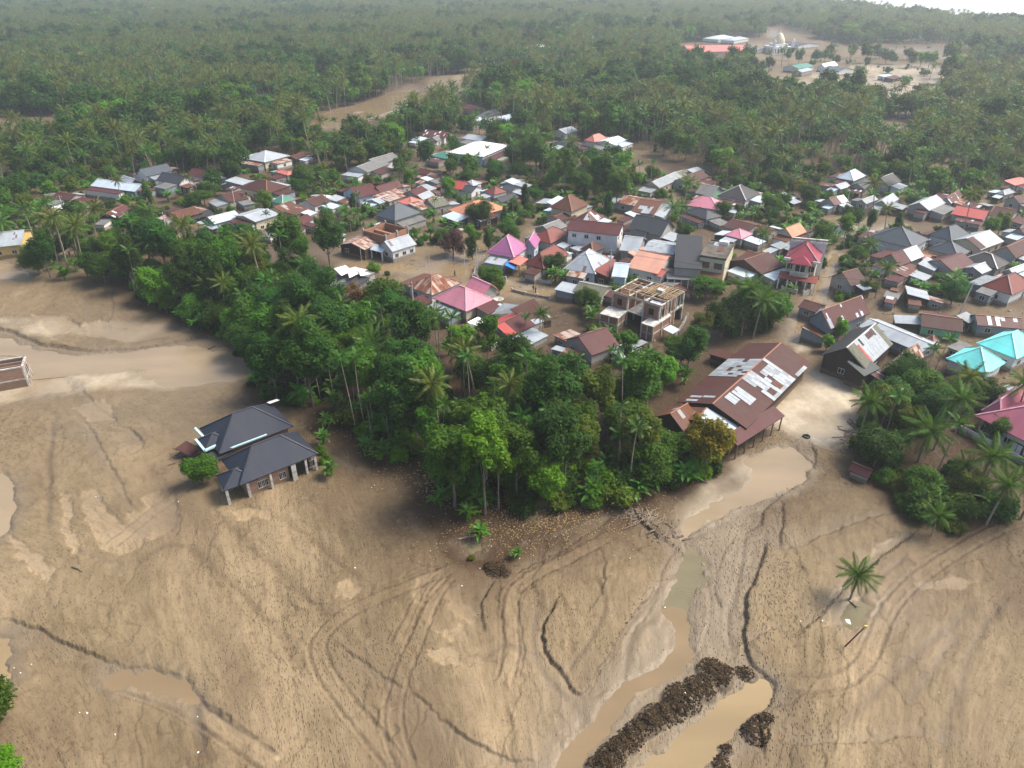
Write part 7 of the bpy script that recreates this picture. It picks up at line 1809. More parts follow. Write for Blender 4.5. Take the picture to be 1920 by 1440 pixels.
 ('banana', 0, 900, 1010, 0.75, "torn banana plant on the soil in front of the three trunks"),
 ('banana', 1, 969, 1048, 0.45, "small bright yellow-green tuft of leaves on the open mud"),
 ('banana', 2, 822, 950, 0.9, "banana plant at the grove's left front corner, lower"),
 ('banana', 3, 838, 900, 0.9, "banana plant at the grove's left front corner, upper"),
 ('shrub', 'shrub1', 610, 865, 0.7, "yellow-green shrub between the two bananas beside the navy-roofed house"),
 ('shrub', 'shrub1', 600, 850, 0.6, "olive shrub against the navy-roofed house's right wall"),
 ('broad', 'lite0', 22, 1462, 0.55, "light green bush in the lower left corner"),
 ('shrub', 'shrub3', 885, 1050, 0.35, "low green tuft by the dark spoil on the mud"),
 ('shrub', 'shrub2', 22, 432, 0.01, None),
]
for k, sub, px, py, s, lab in SINGLE:
    if s < 0.05: continue
    c = P(px, py); add_plant(k, sub, c.x, c.y, s, label=lab)
ZONES = [
 ('grove', [(240, 545), (330, 600), (420, 628), (466, 680), (486, 735), (560, 745), (640, 780), (655, 790), (700, 845), (800, 850), (815, 905), (830, 945), (880, 968), (960, 955), (1080, 950), (1180, 935), (1300, 890), (1240, 845), (1228, 790), (1300, 720), (1290, 690), (1180, 690), (1060, 690), (1000, 668), (880, 672), (800, 640), (760, 610), (690, 590), (600, 560), (560, 520), (480, 490), (330, 500), (240, 500)], 3.0,
  {'broad': 0.52, 'areca': 0.20, 'coco': 0.03, 'banana': 0.12, 'shrub': 0.13}),
 ('grove edge', [(795, 885), (830, 960), (890, 985), (960, 965), (1080, 958), (1190, 946), (1350, 886), (1330, 850), (1180, 895), (1060, 915), (940, 925), (870, 930), (820, 870)], 1.9, {'shrub': 0.75, 'banana': 0.15, 'areca': 0.1}),
 ('understory', [(640, 790), (700, 840), (815, 850), (830, 950), (880, 975), (960, 960), (1080, 955), (1190, 943), (1350, 884), (1300, 840), (1180, 870), (1060, 880), (960, 880), (860, 860), (800, 800), (700, 780)], 2.1, {'shrub': 0.72, 'banana': 0.28}),
 ('left understory', [(240, 540), (330, 606), (430, 640), (480, 745), (640, 790), (600, 740), (500, 690), (460, 620), (340, 560), (250, 510)], 2.3, {'shrub': 0.7, 'banana': 0.3}),
 ('banana edge', [(668, 808), (700, 868), (800, 882), (812, 850), (720, 815)], 2.2, {'banana': 0.85, 'shrub': 0.15}),
 ('grove left edge', [(235, 540), (330, 605), (430, 635), (470, 700), (485, 745), (500, 735), (470, 660), (420, 610), (330, 575), (240, 520)], 2.3, {'banana': 0.6, 'shrub': 0.4}),
 ('garden', [(1600, 770), (1640, 850), (1625, 880), (1680, 920), (1740, 985), (1800, 1000), (1930, 960), (1930, 920), (1800, 900), (1760, 870), (1780, 800), (1810, 770), (1700, 730), (1650, 735)], 3.2, {'broad': 0.2, 'shrub': 0.5, 'banana': 0.2, 'areca': 0.1}),
 ('garden edge', [(1618, 850), (1660, 915), (1720, 975), (1800, 998), (1920, 962), (1920, 940), (1810, 965), (1740, 945), (1690, 900), (1640, 830)], 2.0, {'shrub': 0.95, 'banana': 0.05}),
 ('left strip', [(60, 480), (90, 525), (170, 525), (240, 540), (240, 480), (150, 470)], 3.0, {'broad': 0.35, 'banana': 0.35, 'shrub': 0.2, 'coco': 0.1}),
 ('clump', [(1335, 600), (1345, 640), (1450, 620), (1462, 590), (1400, 580)], 3.0, {'broad': 0.5, 'shrub': 0.4, 'banana': 0.1}),
 ('clump left', [(1100, 590), (1115, 640), (1180, 690), (1195, 640), (1160, 620), (1120, 585)], 2.6, {'banana': 0.5, 'shrub': 0.5}),
 ('gardens right', [(1440, 430), (1930, 430), (1930, 560), (1700, 580), (1640, 575), (1440, 560)], 3.3, {'broad': 0.22, 'shrub': 0.40, 'banana': 0.28, 'coco': 0.10}),
 ('bananas right', [(1650, 520), (1740, 515), (1790, 530), (1800, 560), (1750, 560), (1660, 545)], 2.4, {'banana': 0.8, 'shrub': 0.1, 'coco': 0.1}),
 ('gardens centre', [(640, 430), (900, 430), (1060, 480), (1440, 480), (1440, 560), (1100, 575), (900, 560), (640, 500)], 3.7, {'broad': 0.15, 'shrub': 0.6, 'banana': 0.25}),
 ('gardens mid', [(560, 340), (1930, 330), (1930, 430), (560, 440)], 3.0, {'broad': 0.36, 'shrub': 0.26, 'banana': 0.26, 'coco': 0.06, 'areca': 0.06}),
 ('palm patch', [(580, 395), (690, 400), (690, 440), (640, 450), (590, 440)], 2.6, {'areca': 0.55, 'banana': 0.2, 'broad': 0.25}),
 ('gardens left', [(-40, 335), (560, 330), (600, 450), (400, 460), (200, 470), (-40, 470)], 3.1, {'broad': 0.34, 'shrub': 0.30, 'banana': 0.24, 'coco': 0.12}),
 ('above village left', [(-80, 262), (480, 262), (600, 300), (600, 345), (380, 335), (180, 345), (-80, 345)], 4.0, {'broad': 0.40, 'coco': 0.25, 'areca': 0.10, 'banana': 0.15, 'shrub': 0.10}),
 ('above village mid', [(480, 245), (1180, 245), (1180, 345), (600, 345)], 4.0, {'broad': 0.44, 'coco': 0.10, 'areca': 0.20, 'banana': 0.16, 'shrub': 0.10}),
 ('plantation right', [(1180, 262), (2000, 262), (2000, 350), (1500, 335), (1400, 345), (1330, 330), (1290, 320)], 3.3, {'areca': 0.50, 'coco': 0.20, 'broad': 0.14, 'banana': 0.12, 'shrub': 0.04}),
]
CLEAR = [
 [(575, 255), (600, 228), (640, 205), (740, 170), (830, 148), (905, 140), (915, 165), (870, 190), (830, 208), (760, 244), (700, 270), (610, 272)],
 [(-80, 216), (135, 218), (142, 264), (-80, 278)], [(330, 225), (388, 228), (388, 262), (336, 256)], [(275, 262), (310, 262), (310, 300), (275, 300)],
 [(1150, 283), (1215, 283), (1300, 310), (1290, 322), (1180, 310), (1150, 300)], [(1480, 290), (1580, 300), (1580, 322), (1480, 315)], [(1760, 300), (1800, 310), (1790, 330), (1740, 318)],
 [(1395, 186), (1400, 150), (1440, 140), (1480, 120), (1560, 115), (1600, 90), (1800, 84), (1830, 110), (1780, 140), (1780, 175), (1725, 200), (1722, 214), (1665, 214), (1560, 196), (1500, 204), (1440, 196)],
 [(1640, 80), (1800, 84), (1840, 108), (1780, 112), (1640, 96)], [(1430, 50), (1475, 50), (1530, 75), (1600, 84), (1610, 104), (1500, 122), (1495, 150), (1420, 150), (1400, 138), (1275, 136), (1275, 82), (1430, 70)],
 [(1180, 150), (1200, 150), (1210, 195), (1175, 200)], [(1140, 215), (1200, 215), (1190, 245), (1150, 240)], [(970, 68), (1010, 68), (1010, 90), (970, 92)], [(1110, 85), (1140, 85), (1140, 100), (1105, 100)], [(380, 300), (400, 290), (420, 310)],
 [(220, 50), (290, 40), (292, 56), (225, 66)], [(600, 60), (640, 50), (640, 60)],
 [(1750, 210), (1790, 205), (1800, 235), (1760, 240)], [(1640, 225), (1705, 225), (1715, 285), (1650, 290)],
 [(1820, 130), (2000, 120), (2000, 150), (1830, 150)],
 [(880, 255), (1180, 252), (1000, 262)],
 [(635, 485), (760, 480), (880, 460), (915, 480), (905, 515), (1000, 530), (1130, 545), (1130, 556), (1040, 570), (1050, 620), (1130, 660), (1010, 668), (930, 640), (980, 600), (940, 560), (860, 545), (740, 520)],
 [(1465, 720), (1490, 600), (1520, 540), (1560, 470), (1585, 470), (1560, 560), (1550, 600), (1700, 590), (1715, 575), (1930, 600), (1930, 590), (1700, 562), (1600, 560), (1540, 640), (1640, 720), (1600, 830), (1440, 830)],
 [(1285, 680), (1340, 690), (1360, 720), (1400, 660), (1470, 640), (1470, 610), (1330, 650), (1285, 640)],
 [(300, 432), (400, 436), (430, 465), (310, 462)], [(640, 445), (700, 436), (705, 455), (660, 470)], [(560, 765), (660, 790), (690, 860), (600, 900)],
 [(735, 470), (900, 455), (900, 500), (735, 500)],
 [(1860, 850), (1930, 880), (1930, 905), (1800, 890), (1770, 860), (1800, 850)],
 [(1565, 415), (1600, 400), (1700, 400), (1760, 410), (1760, 425), (1600, 445), (1565, 440)],
]
CLEARG = [gp(c) for c in CLEAR]
CB = [(c.min(0), c.max(0)) for c in CLEARG]
def in_poly(L, x, y):
    ins = False; n = len(L); j = n - 1
    for i in range(n):
        if (L[i][1] > y) != (L[j][1] > y) and x < (L[j][0] - L[i][0]) * (y - L[i][1]) / (L[j][1] - L[i][1]) + L[i][0]: ins = not ins
        j = i
    return ins
def cleared(x, y):
    for L, (lo, hi) in zip(CLEARG, CB):
        if lo[0] <= x <= hi[0] and lo[1] <= y <= hi[1] and in_poly(L, x, y): return True
    return False
WALL = [(L, L.min(0) - 1, L.max(0) + 1) for k in WPOLY for L in WPOLY[k]]
def in_water(x, y):
    for L, lo, hi in WALL:
        if lo[0] <= x <= hi[0] and lo[1] <= y <= hi[1] and in_poly(L, x, y): return True
    return False
HB = []
for c, hx, hy, th, top, s in HOUSES:
    ct, st = math.cos(th), math.sin(th); pts = []
    for sx_ in (-1, 1):
        for sy_ in (-1, 1):
            x = c.x + ct * sx_ * hx - st * sy_ * hy; y = c.y + st * sx_ * hx + ct * sy_ * hy
            pts.append(PX((x, y, max(1.0, top * 0.45)))); pts.append(PX((x, y, top * 0.8)))
    a = np.array(pts); HB.append((c.x, c.y, hx, hy, ct, st, a[:, 0].min(), a[:, 0].max(), a[:, 1].min(), a[:, 1].max(), c.length))
HB_near = HB
def in_house(x, y, mar):
    for h in HB:
        dx, dy = x - h[0], y - h[1]
        if abs(dx) > 30 or abs(dy) > 30: continue
        u, v = dx * h[4] + dy * h[5], -dx * h[5] + dy * h[4]
        if abs(u) < h[2] + mar and abs(v) < h[3] + mar: return True
    return False
def hides(x, y, ht, r):
    """does a crown here stand in front of a house further back"""
    px, py = PX((x, y, ht * 0.62)); d = math.hypot(x, y); pr = FPX * r / math.sqrt(d * d + 4900) * 0.8; ph = FPX * ht * 0.42 / math.sqrt(d * d + 4900) * 0.85
    for h in HB:
        if h[10] < d - 3 or h[10] > d + 110: continue
        ox = min(px + pr, h[7]) - max(px - pr, h[6]); oy = min(py + ph, h[9]) - max(py - ph, h[8])
        if ox > 2 and oy > 2:
            if ox * oy > 0.15 * (h[7] - h[6]) * (h[9] - h[8]) or ox * oy > 0.55 * (4 * pr * ph): return True
    return False
grid = {}
def crowded(x, y, r):
    gx_, gy_ = int(x // 4), int(y // 4)
    for i in range(gx_ - 2, gx_ + 3):
        for j in range(gy_ - 2, gy_ + 3):
            for (a, b_, rr) in grid.get((i, j), ()):
                if (a - x) ** 2 + (b_ - y) ** 2 < (r + rr) ** 2: return True
    return False
def occupy(x, y, r): grid.setdefault((int(x // 4), int(y // 4)), []).append((x, y, r))
for p in PLANTS: occupy(p['x'], p['y'], 1.4 if p['kind'] == 'broad' else 0.9)
BSUB = {'grove': ['tall0', 'tall1', 'tall1', 'tall3', 'round0', 'round1', 'round2', 'round3', 'lite0', 'airy1', 'tall2', 'tall0', 'round0', 'tall3'],
        'x': ['round0', 'round1', 'round2', 'round3', 'lite0', 'lite1', 'cone0', 'cone1', 'tall1', 'spread1', 'lite0']}
def fill(zname, poly, sp, mix, store):
    L = gp(poly); lo, hi = L.min(0), L.max(0)
    kinds, ws = list(mix), list(mix.values())
    y = lo[1]
    while y < hi[1]:
        x = lo[0]
        while x < hi[0]:
            jx, jy = x + rp_.uniform(-.5, .5) * sp, y + rp_.uniform(-.5, .5) * sp
            x += sp
            if not in_poly(L, jx, jy) or cleared(jx, jy): continue
            k = rp_.choices(kinds, ws)[0]
            if in_house(jx, jy, 1.0 if k in ('shrub', 'banana') else 2.0) or in_water(jx, jy): continue
            rr = {'broad': 1.7, 'coco': 1.2, 'areca': 0.55, 'banana': 0.9, 'shrub': 0.6}[k]
            if crowded(jx, jy, rr * (0.8 if 'grove' in zname else 1.0)) and not ('understory' in zname and rp_.random() < 0.6): continue
            s = {'broad': rp_.uniform(0.6, 1.15), 'coco': rp_.uniform(0.75, 1.1), 'areca': rp_.uniform(0.7, 1.15), 'banana': rp_.uniform(0.65, 1.1), 'shrub': rp_.uniform(0.5, 1.3)}[k]
            if 'gardens' in zname and k == 'broad': s *= 0.8
            if 'gardens' in zname and k == 'coco': s *= 0.8
            if zname in ('grove edge', 'garden edge', 'understory') and k == 'shrub': s = rp_.uniform(0.9, 1.9)
            if zname == 'grove' and k == 'broad': s = rp_.uniform(0.7, 1.2)
            if hides(jx, jy, KH[k] * s, KR[k] * s) and rp_.random() < {'shrub': 0.35, 'banana': 0.7, 'areca': 0.8}.get(k, 0.86): continue
            sub = rp_.choice(BSUB['grove' if zname == 'grove' else 'x']) if k == 'broad' else (rp_.randrange(4) if k in ('areca', 'banana', 'coco') else 'shrub%d' % rp_.randrange(4))
            occupy(jx, jy, rr); store(k, sub, jx, jy, s)
        y += sp
for z in ZONES: fill(*z, lambda k, sub, x, y, s: add_plant(k, sub, x, y, s))
FARP = []
dens = lambda x, y, sd: float(vnoise(np.array([x / 38.0]), np.array([y / 38.0]), sd)[0])
y = P(960, 262).y
n_try = 0
while y < 1750:
    sp = 4.0 + (y - 300) * 0.0026
    hw = y * 0.80 + 60; x = -hw
    while x < hw:
        jx, jy = x + rp_.uniform(-.6, .6) * sp, y + rp_.uniform(-.6, .6) * sp; x += sp
        if jx > kx and jy > np.interp(jx, cl[:, 0], cl[:, 1]) - 6: continue
        if cleared(jx, jy) or in_water(jx, jy): continue
        if jy < 760 and (in_house(jx, jy, 2.0) or hides(jx, jy, 9, 3.5)): continue
        a = dens(jx, jy, 3); b_ = dens(jx * 1.7 + 50, jy * 1.7, 9)
        if rp_.random() < 0.05 or (dens(jx * 0.9 + 9, jy * 0.9, 44) > 0.86 and dens(jx * 2, jy * 2, 45) > 0.4): continue
        right = jx > 40
        if a > 0.60: k = 'broad' if rp_.random() < 0.85 else 'coco'
        elif b_ > 0.5: k = 'coco' if rp_.random() < 0.8 else 'broad'
        else: k = 'areca' if rp_.random() < 0.72 else ('coco' if rp_.random() < 0.6 else 'broad')
        if k == 'areca' and jy > 700 and rp_.random() < 0.5: k = 'coco'
        n = {'broad': 8, 'coco': 4, 'areca': 4}[k]
        s_ = (rp_.uniform(0.55, 1.2) if k == 'broad' else rp_.uniform(0.75, 1.12)) * (1.35 if k == 'broad' and a > 0.68 else 1)
        FARP.append((k, rp_.randrange(n), jx, jy, s_))
    y += sp * 0.92
for _ in range(380):
    c = P(rp_.uniform(1390, 1840), rp_.uniform(98, 222))
    if in_water(c.x, c.y) or in_house(c.x, c.y, 3) or hides(c.x, c.y, 7, 3): continue
    if dens(c.x * 1.4, c.y * 1.4, 61) < 0.50: continue
    k = rp_.choice(['broad', 'shrub', 'shrub', 'coco', 'areca']); FARP.append((k, rp_.randrange(4), c.x, c.y, rp_.uniform(0.5, 1.1)))
for px, py, s in ((1530, 118, 1.0), (1555, 108, 0.9), (1620, 118, 1.2), (1700, 112, 1.1), (1708, 128, 1.3), (1740, 128, 1.2), (1825, 118, 1.7), (1780, 120, 1.8), (1770, 158, 1.7), (1595, 110, 1.2), (1660, 120, 1.2), (1725, 125, 1.1), (1640, 112, 1.0), (1850, 140, 1.3), (1880, 128, 1.1)):
    c = P(px, py); FARP.append(('broad', rp_.randrange(4), c.x, c.y, s))
for px, py in ((1663, 137), (1732, 142), (1700, 157), (1722, 172), (1612, 137)):
    c = P(px, py); FARP.append(('shrub', 0, c.x, c.y, 2.2))
KN = {'broad': ('broadleaf_tree', 'tree', 'broadleaf tree'), 'coco': ('coconut_palm', 'palm tree', 'coconut palm'), 'areca': ('areca_palm', 'palm tree', 'slim areca palm'), 'banana': ('banana_plant', 'banana plant', 'banana clump'), 'shrub': ('shrub', 'shrub', 'shrub')}
LIM = {'broad': 300, 'coco': 300, 'areca': 300, 'banana': 300, 'shrub': 300}
masses = {k: [] for k in KN}
inds = []
for k in KN:
    L = [p for p in PLANTS if p['kind'] == k]
    L.sort(key=lambda p: (p['label'] is None, math.hypot(p['x'], p['y'])))
    def visible(p):
        a, b_ = PX((p['x'], p['y'], 2)); return -30 < a < 1950 and b_ < 1470
    vis = [p for p in L if visible(p)]; hid = [p for p in L if not visible(p)]
    inds += vis[:LIM[k]]
    masses[k] += [(p['sub'], p['x'], p['y'], p['s']) for p in vis[LIM[k]:] + hid]
far_left = {k: LIM[k] - sum(1 for p in inds if p['kind'] == k) for k in KN}
for k, sub, x, y, s in sorted(FARP, key=lambda q: math.hypot(q[2], q[3])):
    if far_left[k] > 0 and -20 < PX((x, y, 3))[0] < 1940:
        far_left[k] -= 1
        sub2 = rp_.choice(['round0', 'round1', 'round2', 'tall0', 'tall1', 'tall2', 'lite1']) if k == 'broad' else (sub % 4 if k != 'shrub' else 'shrub2')
        inds.append(dict(kind=k, sub=sub2, x=x, y=y, s=s * 0.95, rz=rp_.uniform(0, 6.28), label=None, tilt=0))
    else: masses[k].append((sub, x, y, s))
SHORT = [("brilliant white roof", "white hipped roof"), ("large house with brilliant", "brilliant white hipped roof"), ("orange hipped roof", "orange hipped roof"), ("bright purple", "purple hipped roof"), ("long white-walled hall", "long white-walled hall"),
 ("large pink hipped", "large pink hipped roof"), ("rust and white striped", "rust and white striped roof"), ("large navy-grey", "navy-grey hipped roof"), ("brown rust pyramid", "rust pyramid roof"), ("long pale silver", "long pale silver roof"),
 ("yellow and green school", "yellow school"), ("grey pyramid roof standing", "lone grey pyramid roof"), ("grey stepped row", "grey stepped row house"), ("green hipped roof house", "green hipped roof"), ("striped brown and white roof", "striped brown roof"),
 ("blue-grey hipped roof in the upper", "upper hamlet"), ("small red pyramid roof in trees", "small red pyramid roof"), ("red roofed house left", "bright red village roof"), ("pale blue gable, centre", "pale blue gable"), ("long low tan", "tan warehouse"),
 ("largest of the blue-grey", "largest blue-grey hipped roof"), ("lowest of the three", "lowest blue-grey hipped roof"), ("white house with bright red", "bright red hipped roof"), ("long red roofed house", "long red roof at right"), ("broad zinc roofs", "broad zinc roofs"),
 ("pale blue-grey pyramid", "pale pyramid roof at upper right"), ("pale pink hipped", "pale pink hipped roof"), ("large charcoal hipped", "charcoal hipped roof"), ("grey zinc roof row house", "grey zinc row house"), ("small yellow house", "small yellow house"),
 ("large maroon barn", "maroon plank barn"), ("mint green wall", "mint green wall"), ("large bright turquoise", "large turquoise roof"), ("smaller turquoise", "smaller turquoise roof"), ("large dark slate gabled", "slate gabled cement house"), ("salmon roof and two", "salmon roof"),
 ("cream house with orange-red", "orange-red gable"), ("maroon gabled house with dark", "maroon gabled house"), ("maroon gable with zinc", "zinc-halved maroon gable"), ("big brown hipped roof below", "big brown hipped roof"), ("white gable facing right", "small white gable at upper left"),
 ("dark red shed among", "dark red shed"), ("orange-red roof at the right", "orange-red roof at the right edge"), ("very long red roofed hall", "very long red roof"), ("small green roof in the far", "far small green roof"), ("pale lean-to roof by the near bend", "pale roof by the river bend"), ("left one of a pair of pale", "far pair of pale roofs"),
 ("jumble of maroon", "jumble of maroon roofs"), ("brown-red hipped bungalow", "brown-red bungalow"), ("white gable-ended house", "white gable-ended house")]
LMK = []
allroots = [o for o in bpy.data.objects if o.parent is None and 'label' in o and o.get('category') in ('house', 'shed', 'hall', 'school', 'warehouse', 'barn', 'cottage')]
for o in allroots:
    for frag, short in SHORT:
        if frag in o['label'] and short not in [q[0] for q in LMK]: LMK.append((short, o.location.x, o.location.y)); break
for short, px, py in (("navy-roofed house on the mud", 500, 850), ("near end of the long barn", 1310, 800), ("far end of the long barn", 1480, 680), ("unfinished brick building", 1210, 610), ("mansion", 1500, 520), ("white mosque", 1457, 95), ("rose tiled house", 1900, 840), ("wrecked white sheets", 650, 530),
  ("three bare trunks", 910, 960), ("wide umbrella tree", 246, 515), ("river bend", 700, 210), ("far flood clearing", 1600, 160), ("muddy gap at far left", 60, 240), ("lone garden hut", 1615, 895), ("left stream's end", 450, 680), ("bare-trunked dark tree", 588, 762), ("large glossy dome tree", 782, 850),
  ("bare brown tree by the river", 962, 170), ("field with fences", 1220, 300), ("plantation mud lane", 1530, 308), ("top edge mud patch", 250, 58)):
    c = P(px, py); LMK.append((short, c.x, c.y))
NTH = ["nearest", "second nearest", "third nearest", "fourth nearest", "fifth nearest", "sixth nearest", "seventh nearest", "eighth nearest", "ninth nearest", "tenth nearest"]
def nth(i):
    if i < 10: return NTH[i]
    n_ = i + 1; return "%d%s nearest" % (n_, {1: 'st', 2: 'nd', 3: 'rd'}.get(n_ % 10, 'th') if not 10 < n_ % 100 < 14 else 'th')
HUE = {'mid': 'green', 'dark': 'dark green', 'deep': 'blue-green', 'bright': 'bright green', 'olive': 'olive', 'yellow': 'yellowish', 'brown': 'brown', 'plum': 'purple-brown', 'rusty': 'rust-red'}
SUBHUE = {}
for key, (me, tr, h, r) in TREES.items():
    nm_ = me.materials[0].name
    SUBHUE[key] = {'leaf_mid_green': 'green', 'leaf_dark_green': 'dark green', 'leaf_blue_green': 'blue-green', 'leaf_bright_green': 'bright green', 'leaf_olive': 'olive green', 'leaf_yellowing': 'yellowish', 'leaf_dead_brown': 'brown', 'leaf_purple_brown': 'purple-brown', 'leaf_rusty': 'rust-red'}[nm_]
def look(p):
    h = plant_h(p)
    if p['kind'] == 'broad':
        sz = 'large' if h > 11.5 else ('mid-sized' if h > 8 else 'small'); sh_ = 'pointed ' if p['sub'].startswith('cone') else ('flat-topped ' if p['sub'].startswith('spread') else ('airy ' if p['sub'].startswith('airy') else ''))
        return sz + ' ' + sh_ + SUBHUE[p['sub']] + ' tree'
    if p['kind'] == 'coco': return ('tall' if h > 12.5 else 'short') + (' olive' if p['sub'] in (1, 3) else ' green') + ' coconut palm'
    if p['kind'] == 'areca': return ('tall' if h > 10.5 else 'short') + ' slim areca palm'
    if p['kind'] == 'banana': return ('large' if p['s'] > 0.85 else 'small') + ' banana clump'
    return ('big ' if p['s'] > 0.95 else 'small ') + SUBHUE[p['sub']] + ' shrub'
buck = {}
for p in inds:
    if p['label']: continue
    best = min(LMK, key=lambda q: (q[1] - p['x']) ** 2 + (q[2] - p['y']) ** 2)
    p['lm'] = best[0]; p['d'] = math.hypot(best[1] - p['x'], best[2] - p['y'])
    buck.setdefault((look(p), best[0]), []).append(p)
for (lk_, lm), L in buck.items():
    L.sort(key=lambda p: p['d'])
    for i, p in enumerate(L): p['label'] = ("%s, %s one to the %s" % (lk_, nth(i), lm)) if len(L) > 1 else "%s, the only such near the %s" % (lk_, lm)
GROUPS = {'broad': "broadleaf trees of the grove, village and forest", 'coco': "coconut palms", 'areca': "slim areca palms", 'banana': "banana plants", 'shrub': "shrubs"}
near_palms = sorted([p for p in inds if p['kind'] == 'coco'], key=lambda p: math.hypot(p['x'], p['y']))[:13]
near_ban = sorted([p for p in inds if p['kind'] == 'banana'], key=lambda p: math.hypot(p['x'], p['y']))[:12]
for p in inds:
    k = p['kind']; z = ground_z(p['x'], p['y'])
    root = empty(KN[k][0], (p['x'], p['y'], z - 0.05), p['rz']); root.scale = (p['s'],) * 3
    tag(root, p['label'], KN[k][1], GROUPS[k])
    if k in ('broad', 'shrub'):
        me, tr, h, r = TREES[p['sub']]
        link("crown", me, root); link("trunk" if k == 'broad' else "stem", tr, root)
    elif k == 'coco':
        cr, tr, top, h = COCO[p['sub']]
        link("trunk", tr, root)
        if any(p is q for q in near_palms):
            for az, el, l_, dr, cu in palm_crown_parts(200 + p['sub'], 26, 4.1, 0, 0, 0, 0, (1.25, -0.7)):
                fi = (0 if dr < 0.62 else (1 if dr < 0.85 else 2)) if p['sub'] in (0, 2, 4) else (3 if dr < 0.75 else 4)
                o = link("frond", FRONDS[fi], root); o.matrix_local = Matrix.Translation(top) @ Matrix.Rotation(az, 4, 'Z') @ Matrix.Rotation(-el, 4, 'Y') @ Matrix.Scale(l_ / 4.5, 4)
        else: link("crown", cr, root, loc=top)
    elif k == 'areca':
        cr, tr, top, h = ARECA[p['sub']]; link("trunk", tr, root); link("crown", cr, root, loc=top)
    else:
        cr, tr, h, r = BAN[p['sub']]
        if any(p is q for q in near_ban):
            rg = random.Random(int(p['x'] * 10)); link("stem", tr, root)
            for st in range(3):
                ox, oy, hh = rg.uniform(-.7, .7), rg.uniform(-.7, .7), rg.uniform(1.3, 2.3)
                for q in range(7):
                    o = link("leaf", BLEAF[rg.randrange(3)], root); o.matrix_local = Matrix.Translation((ox, oy, hh)) @ Matrix.Rotation(q * 2.4 + rg.uniform(-.2, .2), 4, 'Z') @ Matrix.Rotation(-rg.uniform(0.2, 1.15), 4, 'Y') @ Matrix.Scale(rg.uniform(0.8, 1.1), 4)
        else: link("stem", tr, root); link("crown", cr, root)
def forest(name, label, items, objs):
    n = len(items)
    if not n: return
    me = bpy.data.meshes.new(name); me.vertices.add(n)
    me.vertices.foreach_set("co", np.array([(x, y, 0.0) for _, x, y, _ in items], dtype=np.float32).ravel())
    rg = np.random.default_rng(n)
    a = me.attributes.new("turn", 'FLOAT', 'POINT'); a.data.foreach_set("value", rg.uniform(0, 6.283, n).astype(np.float32))
    a = me.attributes.new("size", 'FLOAT', 'POINT'); a.data.foreach_set("value", np.array([s for _, _, _, s in items], dtype=np.float32))
    a = me.attributes.new("pick", 'INT', 'POINT'); a.data.foreach_set("value", rg.integers(0, len(objs), n).astype(np.int32))
    o = link(name, me); tag(o, kind="stuff"); 
    ng = bpy.data.node_groups.new(name, 'GeometryNodeTree')
    ng.interface.new_socket("Geometry", in_out='INPUT', socket_type='NodeSocketGeometry'); ng.interface.new_socket("Geometry", in_out='OUTPUT', socket_type='NodeSocketGeometry')
    N, K = ng.nodes, ng.links
    gi, go = N.new("NodeGroupInput"), N.new("NodeGroupOutput")
    m2p = N.new("GeometryNodeMeshToPoints"); K.new(gi.outputs[0], m2p.inputs[0])
    g2i = N.new("GeometryNodeGeometryToInstance")
    for t in objs[::-1]:
        oi = N.new("GeometryNodeObjectInfo"); oi.inputs["Object"].default_value = t; oi.inputs["As Instance"].default_value = True; oi.transform_space = 'ORIGINAL'
        K.new(oi.outputs["Geometry"], g2i.inputs[0])
    iop = N.new("GeometryNodeInstanceOnPoints"); K.new(m2p.outputs[0], iop.inputs["Points"]); K.new(g2i.outputs[0], iop.inputs["Instance"])
    iop.inputs["Pick Instance"].default_value = True
    def att(nm_, ty):
        q = N.new("GeometryNodeInputNamedAttribute"); q.data_type = ty; q.inputs[0].default_value = nm_; return q.outputs[0]
    K.new(att("pick", 'INT'), iop.inputs["Instance Index"])
    cx_ = N.new("ShaderNodeCombineXYZ"); K.new(att("turn", 'FLOAT'), cx_.inputs[2]); K.new(cx_.outputs[0], iop.inputs["Rotation"])
    K.new(att("size", 'FLOAT'), iop.inputs["Scale"])
    K.new(iop.outputs[0], go.inputs[0])
    md = o.modifiers.new("planting", 'NODES'); md.node_group = ng
forest("broadleaf_forest", "", masses['broad'], FARK['broad']); forest("coconut_forest", "", masses['coco'], FARK['coco']); forest("areca_forest", "", masses['areca'], FARK['areca'])
forest("banana_undergrowth", "", masses['banana'], FARK['banana']); forest("shrub_undergrowth", "", masses['shrub'], FARK['shrub'])
print("PLANTS", {k: (sum(1 for p in inds if p['kind'] == k), len(masses[k])) for k in KN})
mb = MB(); mb.box(-9500, 9500, -80, 12500, -6.0, 74.0)
hzm = bpy.data.materials.new("haze_air"); hzm.use_nodes = True; nt = hzm.node_tree
for n in list(nt.nodes):
    if n.type == 'BSDF_PRINCIPLED': nt.nodes.remove(n)
pv = nt.nodes.new("ShaderNodeVolumePrincipled"); pv.inputs["Color"].default_value = (0.84, 0.94, 1.0, 1); pv.inputs["Density"].default_value = 0.00024; pv.inputs["Anisotropy"].default_value = 0.35
nt.links.new(pv.outputs[0], nt.nodes["Material Output"].inputs["Volume"])
hz_o = mb.build("haze", hzm); tag(hz_o, kind="stuff")
rd = random.Random(99); ndr = np.random.default_rng(99)
def icolump(name, mat, seed, r=1.0, rough=0.35, sub_=1):
    bm = bmesh.new(); bmesh.ops.create_icosphere(bm, subdivisions=sub_, radius=r); g = random.Random(seed)
    for v in bm.verts: v.co *= 1 + g.uniform(-rough, rough)
    me = bpy.data.meshes.new(name); bm.to_mesh(me); bm.free(); me.materials.append(mat); return me
M_clod = plain_mat("dark_wet_earth", (0.066, 0.045, 0.025), 0.95, 0.35, 3, spec=0.1, bump=0.4)
